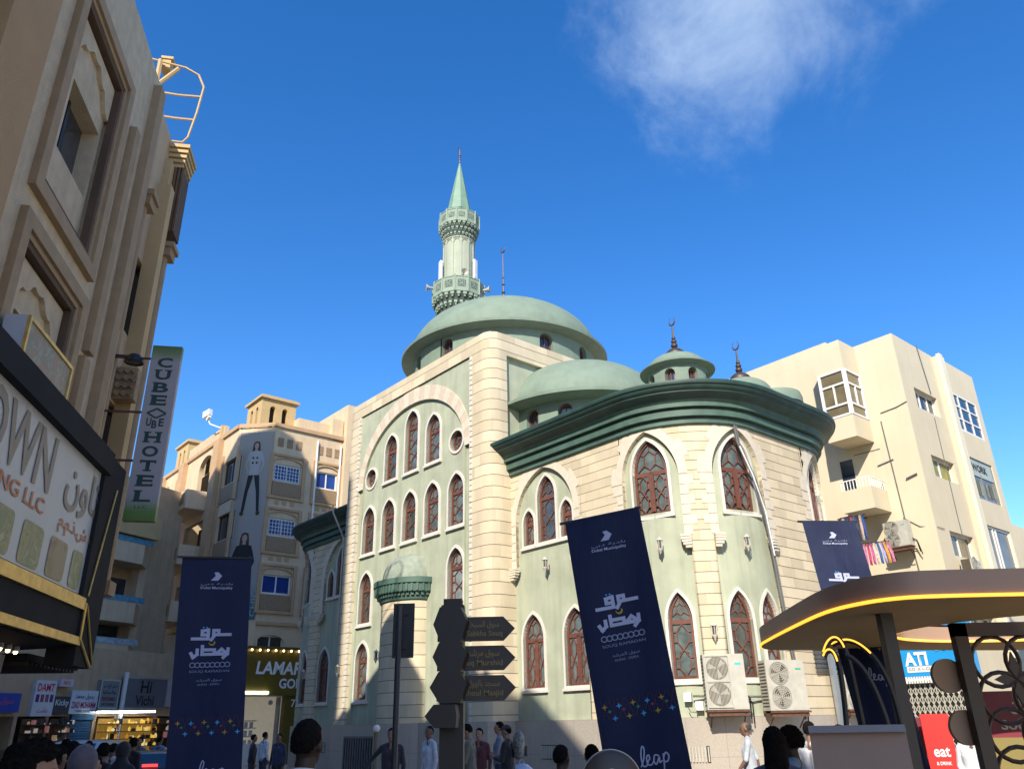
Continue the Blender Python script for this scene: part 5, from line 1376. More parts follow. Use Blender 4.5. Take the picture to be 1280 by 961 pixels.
# ================================================================== CREAM BUILDING ON THE RIGHT
CO = (14.21, 26.42, 0)
cr_b = thing('cream_building', 'smooth cream apartment building with a white framed bay window and small balcony', 'building', CO, MRZ)
M['cream'] = mat('cream_paint', (0.60, 0.515, 0.36), var=.035, scale=.9, bump=.08, streak=.05)
M['cream_lt'] = mat('pale_cream_paint', (0.66, 0.60, 0.46), var=.04, scale=1)
M['curtain'] = mat('curtained_glass', (0.14, 0.11, 0.06), rough=.12, var=.25, scale=2.5, spec=.8)
ZK = 14.8
oR = [op(1.85, .95, 12.05, 12.85, kind='r'), op(1.95, .95, 9.45, 10.25, kind='r'), op(2.0, .98, 6.65, 7.5, kind='r'), op(2.0, .98, 3.9, 4.7, kind='r')]
oR2 = [op(5.02, 1.3, 11.8, 13.4, kind='r'), op(5.0, 1.28, 9.1, 10.75, kind='r'), op(5.0, 1.35, 5.2, 8.1, kind='r')]
b = MB(); wall_strips(b, mR, 0, 3.35, 0, ZK, oR, ds=9); mR2 = lambda s, z, d: (d+.16, s, z)
for o in oR: reveal(b, mR, o, 0, -.3)
wall_strips(b, mR2, 3.35, 6.75, 0, ZK-.05, oR2, ds=9)
for o in oR2: reveal(b, mR2, o, 0, -.3)
slab(b, mR, 3.3, 3.36, 0, ZK-.05, -.1, .16); slab(b, mR, 6.76, 14, 0, 8.6, -9, -.05)
b.face([mLf(-14, 0, 0), mLf(0, 0, 0), mLf(0, ZK, 0), mLf(-14, ZK, 0)]); slab(b, mLf, -14, -2.56, ZK+.002, 15.42, -3, 0)
b.face([(0, 0, ZK), (0, 3.35, ZK), (.16, 3.36, ZK-.05), (.16, 6.75, ZK-.05), (-14, 6.75, ZK-.05), (-14, 0, ZK)])
b.face([(-14, 0, 0), (-14, 6.75, 0), (-14, 6.75, ZK), (-14, 0, ZK)]); b.face([(-14, 6.74, 0), (.16, 6.74, 0), (.16, 6.74, ZK-.05), (-14, 6.74, ZK-.05)])
b.build('wall', M['cream'], cr_b)
p = MB(); slab(p, mR, 3.36, 3.62, 3.4, ZK+.05, .16, .30); slab(p, mR, 3.72, 3.86, 3.4, ZK, .162, .26); p.build('pilaster_strip', M['cream_lt'], cr_b, fix=False)
for k, o in enumerate(oR): bwin(cr_b, mR, o['c']-o['w'], o['c']+o['w'], o['z0'], o['z1'], M['white_paint'], [M['glass'], mat('yellow_curtain_glass', (.22, .20, .02), var=.5, scale=3, rough=.2), M['curtain'], M['glass']][k], mull=(.36, .70) if k == 0 else (.48,), depth=.22, fw=.07)
bwin(cr_b, mR2, 3.72, 6.32, 11.8, 13.4, M['white_paint'], mat('blue_grey_glass', (.03, .05, .075), rough=.06, var=.2, spec=.9), mull=(.33, .66), rails=(.33, .66), depth=.06, fw=.07)
w2_ = bwin(cr_b, mR2, 3.72, 6.28, 9.1, 10.75, M['steel'], M['curtain'], mull=(.5,), depth=.1, fw=.05)
panel(w2_, 'window_banner', mR2, 3.8, 6.2, 10.05, 10.7, -.07, -.05, mat('banner_sheet', (.34, .40, .38), var=.1))
write('lettering', 'WORK', mR2(5.0, 10.4, -.05), (0, 1, 0), (0, 0, 1), w=1.4, h=.3, m=M['print_black'], parent=w2_, bold=.03, off=.01)
for k in range(7): panel(w2_, 'window_sticker', mR2, 4.1+.3*k, 4.22+.3*k, 9.3, 9.85, -.07, -.055, mat('sticker_print', (.10, .12, .10) if k % 2 else (.2, .24, .2), var=.3))
bwin(cr_b, mR2, 3.66, 6.34, 5.2, 8.1, M['white_paint'], M['curtain'], mull=(.42, .52), depth=.12, fw=.08)
# bay window box and balcony on the bright face
BW = 1.25
p = MB(); x0, x1 = -2.55, -1.45
def bayf(name, z0, z1): slab(p, mLf, x0, x1, z0, z1, .0, BW)
slab(p, mLf, x0, x1, 10.9, 11.75, 0, BW); slab(p, mLf, x0, x1, 13.55, 14.72, 0, BW); slab(p, mLf, x0, x0+.06, 11.75, 13.55, 0, BW-.02)
bay_w = p.build('bay_window', M['cream'], cr_b, fix=False)
p = MB(); mY = lambda s, z, d: (s, -BW-d, z); mS = lambda s, z, d: (x1+d, -s, z)
for (a0, a1) in ((x0+.04, x1-.0),):
    for z in (11.78, 12.2, 13.0, 13.52): seg(p, mY, (a0, z), (a1, z), .07, -.06, .02)
    for x in (a0+.04, a1-.05): seg(p, mY, (x, 11.75), (x, 13.55), .10, -.06, .024)
    seg(p, mY, ((a0+a1)/2, 12.2), ((a0+a1)/2, 13.0), .06, -.06, .016)
for z in (11.78, 12.2, 13.0, 13.52): seg(p, mS, (.05, z), (BW, z), .07, -.06, .02)
for x in (.12, BW-.05): seg(p, mS, (x, 11.75), (x, 13.55), .10, -.06, .024)
seg(p, mS, (.65, 12.2), (.65, 13.0), .06, -.06, .016)
p.build('bay_frame', M['white_paint'], bay_w, fix=False)
p = MB(); p.face([mY(x0, 11.75, -.03), mY(x1-.03, 11.75, -.03), mY(x1-.03, 13.55, -.03), mY(x0, 13.55, -.03)]); p.face([mS(.02, 11.75, -.03), mS(BW-.03, 11.75, -.03), mS(BW-.03, 13.55, -.03), mS(.02, 13.55, -.03)])
p.build('bay_glass', M['curtain'], bay_w)
p = MB(); slab(p, mLf, -2.5, -1.35, 8.27, 9.05, .0, 1.2); blc = p.build('balcony', M['cream'], cr_b)
p = MB()
for k in range(10): x = -2.45+1.05*k/9; p.tube([mLf(x, 9.05, 1.15), mLf(x, 9.38, 1.15)], .015, 5)
for k in range(8): y = .1+1.0*k/7; p.tube([mLf(-1.4, 9.05, y), mLf(-1.4, 9.38, y)], .015, 5)
p.tube([mLf(-2.5, 9.4, 1.15), mLf(-1.4, 9.4, 1.15), mLf(-1.4, 9.4, 0)], .022, 6); p.build('balcony_railing', M['white_paint'], blc)
p = MB(); p.face([mLf(-2.9, 8.4, .01), mLf(-2.4, 8.4, .01), mLf(-2.4, 10.5, .01), mLf(-2.9, 10.5, .01)]); p.build('balcony_door', M['glass'], cr_b)
p = MB(); slab(p, mLf, -2.3, -1.3, 10.6, 10.62, .003, .02); p.build('drip_line', M['pipe_dark'], cr_b)
# cables on the cream faces
p = MB()
p.tube([mLf(-1.0, 11.9, .02), mLf(-.4, 11.95, .02), mLf(.0, 12.05, .02)], .018, 5); p.tube([mLf(-1.05, 11.6, .02), mLf(-.95, 8, .02), mLf(-.8, 5, .02)], .02, 5)
p.tube([mR(2.0, 14.9, .03), mR(2.1, 14.2, .03), mR(2.3, 12.9, .03)], .018, 5); p.tube([mR(2.1, 11.9, .02), mR(2.0, 8.2, .02), mR(2.1, 5, .02)], .012, 5)
p.tube([mLf(-1.5, 10.0, .03), mLf(-.9, 10.1, .03)], .02, 5); p.tube([mLf(-.6, 9.3, .05), mLf(-.2, 9.4, .05)], .03, 5)
p.tube([mLf(-1.0, 8.0, .03), mLf(-.5, 7.6, .03), mR(.1, 7.5, .03), mR(.6, 7.5, .03)], .012, 5)
p.build('wall_cable', M['pipe_dark'], cr_b)
# ground floor: blue sign and folding gate
bl = thing('blue_shop_sign', 'bright blue shop sign with raised white capital letters below the brown canopy', 'shop sign', CO, MRZ)
M['sky_blue'] = mat('bright_blue_panel', (.015, .27, .62), rough=.4, var=.05)
panel(bl, 'sign_board', mLf, -2.6, .35, 2.82, 4.6, .02, .3, M['sky_blue'])
write('lettering', 'ATI', mLf(-1.45, 3.36, .3), (1, 0, 0), (0, 0, 1), w=.75, h=.42, m=M['letter_white'], parent=bl, bold=.04, off=.03)
write('lettering', 'FH', mLf(-.5, 3.78, .3), (1, 0, 0), (0, 0, 1), w=.55, h=.42, m=M['letter_white'], parent=bl, bold=.04, off=.03)
write('lettering', 'CO. (L.L.C)', mLf(-1.4, 3.04, .3), (1, 0, 0), (0, 0, 1), w=.7, h=.10, m=M['print_black'], parent=bl, bold=.01, off=.02)
panel(bl, 'sub_board', mLf, -1.8, -1.0, 2.95, 3.13, .3, .312, M['white_paint'])
p = MB()
for k in range(34): x = -2.6+2.95*k/34; p.box((x, -.34, 2.62), (x+.055, -.32, 2.82))
p.box((-2.6, -.33, 2.70), (.35, -.31, 2.76)); p.build('fringe', M['white_paint'], bl, fix=False)
gt = thing('folding_gate', 'white folding lattice gate across the dark shop below the blue sign', 'gate', CO, MRZ)
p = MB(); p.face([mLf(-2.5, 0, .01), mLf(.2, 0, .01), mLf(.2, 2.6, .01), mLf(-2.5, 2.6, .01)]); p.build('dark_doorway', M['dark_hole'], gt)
p = MB(); n = 15
for k in range(n):
    x = -2.4+2.5*k/n; p.bar(mLf(x, .05, .16), mLf(x, 2.6, .16), .03, .02, (0, -1, 0))
    for j in range(9):
        z = .1+.27*j; xx = x+2.5/n
        p.bar(mLf(x, z, .15), mLf(xx, z+.27, .15), .022, .012, (0, -1, 0)); p.bar(mLf(x, z+.27, .175), mLf(xx, z, .175), .022, .012, (0, -1, 0))
p.build('lattice', M['ac_white'], gt, fix=False)
# right-hand neighbour and clutter beyond
nb = thing('pale_building', 'low pale building just beyond the cream apartment building', 'building', CO, MRZ)
b = MB(); slab(b, mR, 14.05, 24, 0, 8.9, -9, .6); b.build('wall', M['cream'], nb)
for o_ in ((15, 8.0), (18, 8.0), (15, 4.6), (18, 4.6)): bwin(nb, lambda s, z, d: (.6+d, s, z), o_[0], o_[0]+1.4, o_[1], o_[1]+1.3, M['white_paint'], M['glass'], depth=-.01)

# ================================================================== CITY BLOCKS BEHIND THE VIEWPOINT (the tall one casts the street's shade, the long one is added for bounce)
M['back'] = mat('city_plaster', (.62, .52, .40), var=.1, scale=1)  # pale colour raised for more bounce light from the long block
def block(label, x0, y0, x1, y1, h, steps=()):
    c0 = Matrix.Rotation(LRZ, 4, 'Z') @ Vector(((x0+x1)/2, (y0+y1)/2, 0))
    t = thing('city_building', label, 'building', c0, LRZ)
    hx, hy = (x1-x0)/2, (y1-y0)/2
    b = MB(); b.box((-hx, -hy, 0), (hx, hy, h))
    for a0, a1, hh in steps: b.box((-hx+2*hx*a0, -hy+.3, h), (-hx+2*hx*a1, hy-.3, h+hh))
    b.build('wall', M['back'], t, fix=False)
    n = int(2*hx/3); 
    p = MB()
    for i in range(n):
        for z in [2+3.1*j for j in range(int((h-2)/3.1))]:
            x = -hx+2*hx*(i+.5)/n; p.box((x-.6, hy, z), (x+.6, hy+.04, z+1.4))
    for i in range(int(2*hy/3)):
        for z in [2+3.1*j for j in range(int((h-2)/3.1))]:
            y = -hy+2*hy*(i+.5)/int(2*hy/3)
            for sx in (-1, 1): p.box((sx*hx, y-.6, z), (sx*(hx+.04), y+.6, z+1.4))
    tag(p.build('windows', M['glass'], t, fix=False), kind='stuff')
bounce_block = block('long cream block added out of view to bounce light onto the stucco building', 16, -45, 28, 12, 15)  # unseen block added for warm bounce light on the stucco wall
blk = block('tall plain city building behind the stucco building', -30, 5.9, -13.4, 25.5, 31.5)
# ================================================================== AIR CONDITIONERS ON THE MOSQUE
def ac_unit(origin, nd, label, style, w=.95, h=1.3, d=.36):
    nd = Vector(nd).normalized(); rz = math.atan2(nd.y, nd.x) + PI/2      # local -y faces outward
    t = thing('air_conditioner', label, 'air conditioner', origin, rz, 'outdoor air conditioners')
    b = MB(); b.box((-w/2, -d, 0), (w/2, 0, h)); 
    body = b.build('casing', M['ac_white'], t)
    fx = -w*.17; rad = .25
    for k in (0, 1):
        cz = h*(.27+.47*k)
        f = MB(); f.face([(fx+rad*1.02*math.cos(2*PI*j/28), -d-.004, cz+rad*1.02*math.sin(2*PI*j/28)) for j in range(28)])
        fo = f.build('fan_opening', M['ac_grey'] if style == 'ring' else M['ac_dark'], t)
        g = MB()
        if style == 'ring':
            for rr in (.06, .11, .16, .21, .25):
                g.tube([(fx+rr*math.cos(2*PI*j/28), -d-.02, cz+rr*math.sin(2*PI*j/28)) for j in range(28)], .005, 4, closed=True)
            for j in range(4): a = PI*j/4+.4; g.tube([(fx+.25*math.cos(a), -d-.022, cz+.25*math.sin(a)), (fx-.25*math.cos(a), -d-.022, cz-.25*math.sin(a))], .005, 4)
        else:
            g.box((fx-.29, -d-.03, cz-.29), (fx-.265, -d-.002, cz+.29)); g.box((fx+.265, -d-.03, cz-.29), (fx+.29, -d-.002, cz+.29)); g.box((fx-.265, -d-.03, cz+.265), (fx+.265, -d-.002, cz+.29)); g.box((fx-.265, -d-.03, cz-.29), (fx+.265, -d-.002, cz-.265))
            for j in range(17): x = fx-.25+.5*j/16; g.box((x-.005, -d-.02, cz-.265), (x+.005, -d-.012, cz+.265))
        g.build('fan_grille', M['ac_white'], fo, fix=False)
        bl = MB()
        for j in range(3):
            a = 2*PI*j/3+.5*k; bl.face([(fx, -d-.006, cz), (fx+.22*math.cos(a), -d-.006, cz+.22*math.sin(a)), (fx+.22*math.cos(a+.6), -d-.006, cz+.22*math.sin(a+.6))])
        bl.build('fan_blade', M['ac_grey'] if style != 'ring' else M['ac_dark'], fo)
    s = MB()
    for j in range(14): s.box((-w/2-.006, -d+.04, .08+j*h*.065), (-w/2-.002, -.03, .11+j*h*.065))
    s.build('side_louvre', M['ac_dark'], t, fix=False)
    p = MB(); p.box((w*.27, -d-.004, h*.80), (w*.42, -d-.001, h*.835)); p.build('maker_strip', M['cyan'] if style != 'ring' else M['teal'], t)
    k_ = MB()
    for x in (-w*.4, w*.4):
        k_.tube([(x, .02, -.03), (x, -d-.05, -.03)], .025, 6); k_.tube([(x, .02, -.38), (x, -d-.02, -.04)], .018, 6)
    k_.box((-w/2-.02, -d-.04, -.05), (w/2+.02, -d, -.01)); k_.box((-w/2-.02, -.06, -.05), (w/2+.02, -.02, -.01))
    k_.box((-w/2+.02, -d, -.14), (w/2-.02, -.02, -.055)); k_.build('bracket', M['rust'], t, fix=False)
    q = MB(); q.tube([(w*.47, -.1, h*.3), (w*.62, -.02, h*.2), (w*.62, .1, -.2)], .022, 6); q.tube([(w*.5, -.1, h*.22), (w*.66, -.05, h*.12), (w*.68, .1, -.3)], .018, 6); q.build('refrigerant_pipe', M['black'], t)
    return t
M['cyan'] = mat('cyan_sticker', (.02, .45, .55), var=0); M['teal'] = mat('teal_sticker', (.02, .35, .22), var=0)
def on_wing(s, z, d=.07):
    P0 = mosque_mat @ Vector(wing(s, z, d)); n = (mosque_mat.to_3x3() @ (Vector(wing(s, z, 1))-Vector(wing(s, z, 0)))).normalized()
    return P0, n
P0, n0 = on_wing(S_ARC+R(46)*RW, 1.88, .22)
ac_unit(P0, n0, 'twin fan air conditioner with blue sticker and square grilles on the mosque wall', 'bars', h=1.22)
P0, n0 = on_wing(S_ARC+R(77.5)*RW, 1.84, .2)
ac_unit(P0, (n0.x-.25, n0.y-.15, 0), 'twin fan air conditioner with round grilles and rusty bracket beside the brown canopy', 'ring', h=1.12, w=1.0)
P0, n0 = on_wing(S3+2.75, 1.85, .1)
ac_unit(P0, (n0.x-.3, n0.y-.3, 0), 'air conditioner with slatted side under the louvred panel behind the bent tubes', 'ring', w=.8, h=.85)
# louvred vent panel and steel post beside it
lv = thing('louvre_panel', 'grey slatted louvre panel on the mosque wall seen under the canopy edge', 'louvre panel', MO, MRZ)
mw_ = lambda s, z, d: wing(s, z, d)
p = MB()
for k in range(11):
    z = 2.75+.11*k; q = [mw_(S3+1.3, z, .06), mw_(S3+3.4, z, .06), mw_(S3+3.4, z+.07, .14), mw_(S3+1.3, z+.07, .14)]; p.face(q); p.face([mw_(S3+1.3, z+.07, .14), mw_(S3+3.4, z+.07, .14), mw_(S3+3.4, z+.085, .06), mw_(S3+1.3, z+.085, .06)])
p.build('louvre', M['steel'], lv, fix=False)
p = MB(); 
for s in (S3+1.9, S3+3.3): slab(p, mw_, s-.09, s+.09, .0, 4.2, .15, .25)
p.build('post', M['steel'], lv, fix=False)
# cream building's own unit and hanging goods
def CW(s, z, d): return Matrix.Translation(CO) @ Matrix.Rotation(MRZ, 4, 'Z') @ Vector(mLf(s, z, d))
uv_n = Matrix.Rotation(MRZ, 3, 'Z') @ Vector((0, -1, 0))
ac_unit(CW(-1.1, 6.95, .25), uv_n, 'weathered air conditioner under the balcony of the cream building', 'ring', w=.8, h=.85)
ac_unit(Matrix.Translation(CO) @ Matrix.Rotation(MRZ, 4, 'Z') @ Vector(mR(1.4, 5.9, .1)), Matrix.Rotation(MRZ, 3, 'Z') @ Vector((1, 0, 0)), 'small air conditioner on the side of the cream building just above the canopy', 'ring', w=.75, h=.55)
rk = thing('scarf_rack', 'rack of brightly coloured belts and scarves hanging below the balcony of the cream building', 'scarves', CO, MRZ)
p = MB(); p.tube([mLf(-2.75, 8.1, 1.25), mLf(-1.75, 8.1, 1.25)], .025, 6); p.tube([mLf(-2.75, 7.15, 1.25), mLf(-1.1, 7.05, 1.25)], .025, 6); p.tube([mLf(-2.7, 8.1, 1.25), mLf(-2.7, 7.1, 1.25)], .02, 5); p.tube([mLf(-2.3, 8.1, 1.25), mLf(-2.3, 8.25, 0)], .02, 5); p.build('rail', M['black'], rk)
CL = [(.03, .03, .05), (.4, .30, .25), (.02, .05, .2), (.05, .03, .03), (.35, .05, .12), (.03, .1, .25), (.45, .15, .25), (.5, .4, .35), (.55, .25, .05), (.4, .08, .2), (.3, .25, .45)]
for k in range(9):
    x = -2.7+.105*k; p = MB(); p.grid([[mLf(x, 8.1, 1.27), mLf(x+.09, 8.1, 1.29)], [mLf(x+.01, 7.7, 1.30), mLf(x+.09, 7.7, 1.27)], [mLf(x, 7.25, 1.27), mLf(x+.085, 7.2, 1.29)]]); p.build('belt', mat('belt_cloth', CL[k % 6], var=.25, scale=14), rk)
for k in range(14):
    x = -2.7+.115*k; f = .06*(k-6)/6; p = MB(); p.grid([[mLf(x, 7.13-.005*k, 1.27), mLf(x+.09, 7.12-.005*k, 1.29)], [mLf(x+f+.02, 6.7, 1.30), mLf(x+f+.11, 6.7, 1.27)], [mLf(x+1.6*f, 6.35+.02*(k % 3), 1.27), mLf(x+1.6*f+.1, 6.33, 1.29)]]); p.build('scarf', mat('scarf_cloth', CL[4+(k*5) % 7], var=.3, scale=14), rk)

# ================================================================== BANNERS
def banner_mat():
    m, nt, b = new_mat('navy_banner_cloth')
    b.inputs['Base Color'].default_value = (.012, .022, .075, 1); b.inputs['Roughness'].default_value = .62; b.inputs['Sheen Weight'].default_value = .08
    tc = nt.nodes.new('ShaderNodeTexCoord'); nz = nt.nodes.new('ShaderNodeTexNoise'); nz.inputs['Scale'].default_value = 3.0; nz.inputs['Detail'].default_value = 4
    mp_ = nt.nodes.new('ShaderNodeMapping'); mp_.inputs['Scale'].default_value = (1.5, 1.5, .6); nt.links.new(tc.outputs['Object'], mp_.inputs['Vector']); nt.links.new(mp_.outputs['Vector'], nz.inputs['Vector'])
    bp = nt.nodes.new('ShaderNodeBump'); bp.inputs['Strength'].default_value = .35; bp.inputs['Distance'].default_value = .06
    nt.links.new(nz.outputs['Fac'], bp.inputs['Height']); nt.links.new(bp.outputs['Normal'], b.inputs['Normal'])
    n2 = nt.nodes.new('ShaderNodeTexNoise'); n2.inputs['Scale'].default_value = 2.2; nt.links.new(tc.outputs['Object'], n2.inputs['Vector'])
    cr = nt.nodes.new('ShaderNodeValToRGB'); cr.color_ramp.elements[0].color = (.006, .012, .045, 1); cr.color_ramp.elements[1].color = (.012, .020, .066, 1); nt.links.new(n2.outputs['Fac'], cr.inputs['Fac']); nt.links.new(cr.outputs['Color'], b.inputs['Base Color'])
    return m
M['navy'] = banner_mat(); M['navy'].node_tree.nodes['Principled BSDF'].inputs['Specular IOR Level'].default_value = .22
M['b_white'] = mat('banner_print_white', (.42, .45, .62), var=0); M['b_pale'] = mat('banner_print_pale', (.24, .27, .42), var=0)
M['b_cyan'] = mat('banner_print_cyan', (.05, .36, .72), var=0); M['b_gold'] = mat('banner_print_gold', (.42, .29, .04), var=0); M['b_green'] = mat('banner_print_green', (.06, .25, .12), var=0); M['b_red'] = mat('banner_print_red', (.30, .04, .10), var=0); M['b_dim'] = mat('banner_print_dim_red', (.06, .022, .055), var=0)
def banner(TL, TR, BL, label, seed, H, pole_side=1):
    TL, TR, BL = Vector(TL), Vector(TR), Vector(BL)
    xd = (TR-TL); W = xd.length; xd /= W
    dn = (BL-TL).normalized(); nrm = xd.cross(-dn).normalized()
    base = TL + xd*(W if pole_side > 0 else 0); foot = base + dn*(base.z/(-dn.z))
    t = thing('banner', label, 'banner', (foot.x, foot.y, 0), 0, 'navy market banners')
    off = Vector((foot.x, foot.y, 0))
    rnd = random.Random(seed); ph = [rnd.uniform(0, 6) for _ in range(5)]
    def P(x, y, d=0.0):                                            # x across, y down from the top
        if d > .004: y *= .925
        rip = .016*math.sin(x/W*7+ph[0]+y*1.1)*min(1, y*2) + .010*math.sin(y*5+ph[1]+x*4) + .02*math.sin(y*1.7+ph[2])
        return TL - off + xd*x + dn*y + nrm*(d + rip*.8)
    c = MB(); nx, ny = 14, 44
    c.grid([[P(W*i/nx, H*j/ny, 0) for i in range(nx+1)] for j in range(ny+1)])
    c.grid([[P(W*i/nx, H*j/ny, -.012) for i in range(nx+1)] for j in range(ny+1)])
    c.build('banner_cloth', M['navy'], t, smooth=180, fix=False)
    p = MB(); top = TL-off
    p.tube([top - xd*.05 + nrm*-.006 - dn*.0, top + xd*(W+.02) + nrm*-.006], .012, 6)
    ed = top + xd*(W-.02 if pole_side > 0 else .02) + nrm*-.035
    p.tube([ed - dn*.02, ed + dn*(TL.z/(-dn.z)-.02)], .018, 8); p.build('pole', M['black'], t)
    fb = MB(); fb.box((-.28, -.28, 0), (.28, .28, .06)); fb.build('foot_plate', M['black'], t)
    wp = lambda cx, cy: (lambda X, Y: P(cx+X, cy-Y, .006))
    u = W/.66
    wr = lambda nm, s, cx, cy, w, h, m, bold=.0: write(nm, s, (0, 0, 0), xd, -dn, w=w*u, h=h*u, m=m, parent=t, bold=bold, warp=wp(cx*u, cy*u))
    def poly(nm, pts, m, d=.006):
        q = MB(); q.face([P(a*u, b*u, d) for a, b in pts]); q.build(nm, m, t)
    # municipal emblem: a leaning sail shape
    poly('printed_emblem', [(.28, .245), (.325, .195), (.31, .16), (.345, .155), (.385, .195), (.35, .245)], M['b_white'])
    wr('printed_text', arabic('بلدية دبي'), .34, .285, .30, .035, M['b_pale'], .01); wr('printed_text', 'Dubai Municipality', .34, .325, .30, .035, M['b_white'], .015)
    # souq ramadan in square kufic strokes
    K = MB(); th = .030
    def st_(a, b): 
        A, B = Vector((a[0]*u, a[1]*u)), Vector((b[0]*u, b[1]*u)); d_ = (B-A); L = d_.length; d_ /= L; nn = Vector((-d_.y, d_.x))*th*u/2; A = A-d_*th*u/2; B = B+d_*th*u/2
        K.face([P(*(A+nn), .006), P(*(B+nn), .006), P(*(B-nn), .006), P(*(A-nn), .006)])
    for a, b in (((.49, .805), (.34, .805)), ((.34, .805), (.34, .76)), ((.34, .76), (.385, .76)), ((.385, .76), (.385, .805)), ((.355, .805), (.32, .855)),
                 ((.29, .755), (.235, .765)), ((.235, .765), (.235, .805)), ((.235, .805), (.29, .805)), ((.29, .755), (.29, .835)), ((.29, .845), (.15, .845))): st_(a, b)
    for a, b in (((.48, .95), (.475, 1.0)), ((.475, 1.0), (.44, 1.035)), ((.455, .985), (.42, .95)), ((.42, .95), (.385, .985)), ((.385, .985), (.42, 1.0)), ((.43, 1.0), (.245, 1.0)), ((.255, .955), (.355, .955)), ((.355, .955), (.355, .99)), ((.245, .92), (.245, 1.0)), ((.20, .955), (.20, 1.0)), ((.20, 1.0), (.165, 1.03)), ((.165, 1.03), (.145, .99))): st_(a, b)
    K.build('printed_calligraphy', M['b_white'], t, fix=False)
    for x in (.245, .275): poly('printed_dot', [(x-.010, .73), (x, .72), (x+.010, .73), (x, .74)], M['b_cyan'])
    poly('printed_crescent', [(.33+.03*math.cos(a), .885+.03*math.sin(a)) for a in [PI*k/8 for k in range(-1, 10)]] + [(.325+.022*math.cos(a), .875+.024*math.sin(a)) for a in [PI*k/8 for k in range(9, -2, -1)]], M['b_gold'])
    k2 = MB()
    for j in range(8):
        cx, cy = .165+.045*j, 1.105; pts = [(cx+.028*math.cos(2*PI*i/10), cy+.028*math.sin(2*PI*i/10)) for i in range(10)]
        for a, b in zip(pts, pts[1:]+pts[:1]):
            A, B = Vector((a[0]*u, a[1]*u)), Vector((b[0]*u, b[1]*u)); m2 = Vector((cx*u, cy*u)); k2.face([P(*A, .006), P(*B, .006), P(*(m2+(B-m2)*.68), .006), P(*(m2+(A-m2)*.68), .006)])
    k2.build('printed_ring_row', M['b_pale'], t, fix=False)
    wr('printed_text', 'SOUQ RAMADAN', .32, 1.17, .36, .028, M['b_pale'], .0)
    wr('printed_text', arabic('ديرة') if False else arabic('سوق المرشد'), .32, 1.255, .23, .035, M['b_pale'], .0); wr('printed_text', 'ALRAS - DEIRA', .32, 1.295, .2, .02, M['b_pale'], .0)
    star = lambda cx, cy, r_: [(cx+(r_ if k % 2 == 0 else r_*.36)*math.sin(PI*k/4), cy-(r_ if k % 2 == 0 else r_*.36)*math.cos(PI*k/4)) for k in range(8)]
    for k in range(6):
        x = .075+.115*k
        if x > .62: continue
        poly('printed_star', star(x, 1.655+.006*(k % 2), .026), M['b_gold'] if k % 2 == 0 else M['b_cyan'])
        if x+.03 < .6: poly('printed_star', star(x+.035, 1.695, .019), M['b_green'] if k % 2 == 0 else M['b_red'])
        if x+.07 < .62: poly('printed_star', star(x+.07, 1.755, .026), M['b_cyan'] if k % 2 == 0 else M['b_gold'])
    k3 = MB()
    for k in range(9):
        for sg in (1, -1):
            x0 = .045+.068*k; a, b = Vector((x0*u, (1.60 if sg > 0 else 1.76)*u)), Vector(((x0+.055)*u, (1.76 if sg > 0 else 1.60)*u)); d_ = (b-a).normalized(); nn = Vector((-d_.y, d_.x))*.003
            k3.face([P(*(a+nn), .005), P(*(b+nn), .005), P(*(b-nn), .005), P(*(a-nn), .005)])
    k3.build('printed_lattice', M['b_dim'], t, fix=False)
    # looping script word at the foot
    S = MB()
    def curve(pts, w=.011):
        q = [Vector((a*u, b*u)) for a, b in pts]
        sm = []
        for i in range(len(q)-1):
            p0, p1, p2, p3 = q[max(i-1, 0)], q[i], q[i+1], q[min(i+2, len(q)-1)]
            for j in range(6):
                f = j/6; sm.append(.5*((2*p1)+(-p0+p2)*f+(2*p0-5*p1+4*p2-p3)*f*f+(-p0+3*p1-3*p2+p3)*f**3))
        sm.append(q[-1])
        for a, b in zip(sm[:-1], sm[1:]):
            if (b-a).length < 1e-6: continue
            d_ = (b-a).normalized(); nn = Vector((-d_.y, d_.x))*w*u/2; a2, b2 = a-d_*.002, b+d_*.002
            S.face([P(*(a2+nn), .007), P(*(b2+nn), .007), P(*(b2-nn), .007), P(*(a2-nn), .007)])
    bx, by = .28, 2.16
    curve([(bx, by), (bx+.03, by-.06), (bx+.045, by-.13), (bx+.03, by-.15), (bx+.012, by-.08), (bx+.015, by-.01), (bx+.04, by-.0), (bx+.06, by-.03)])
    curve([(bx+.05, by-.03), (bx+.075, by-.05), (bx+.07, by-.08), (bx+.052, by-.06), (bx+.055, by-.01), (bx+.085, by-.005), (bx+.11, by-.04)])
    curve([(bx+.15, by-.06), (bx+.12, by-.07), (bx+.105, by-.03), (bx+.12, by-.0), (bx+.15, by-.05), (bx+.148, by-.01), (bx+.17, by-.02)])
    curve([(bx+.185, by-.07), (bx+.18, by-.0), (bx+.17, by+.07)]); curve([(bx+.182, by-.04), (bx+.205, by-.075), (bx+.225, by-.05), (bx+.21, by-.01), (bx+.18, by-.01)])
    S.build('printed_script', M['b_white'], t, fix=False)
    return t
banner((-3.5, 8.29, 3.36), (-2.85, 8.54, 3.38), (-3.39, 8.34, 1.35), 'upright navy market banner in front of the beige poster building', 1, 2.75)
banner((.45*1.04, 6.99*1.04, 3.40), (1.11*1.04, 6.91*1.04, 3.51), (.68*1.04, 6.97*1.04, 1.34), 'tilted navy market banner in front of the pointed mosque windows', 2, 2.75)
kk = 9.4/11
banner((3.8*kk, 10.32*kk, 1.7+2.37*kk), (4.40*kk, 10.09*kk, 1.7+2.30*kk), (4.07*kk-.02, 10.22*kk, 1.7-.23*kk), 'navy market banner partly hidden behind the brown canopy', 3, 2.9)

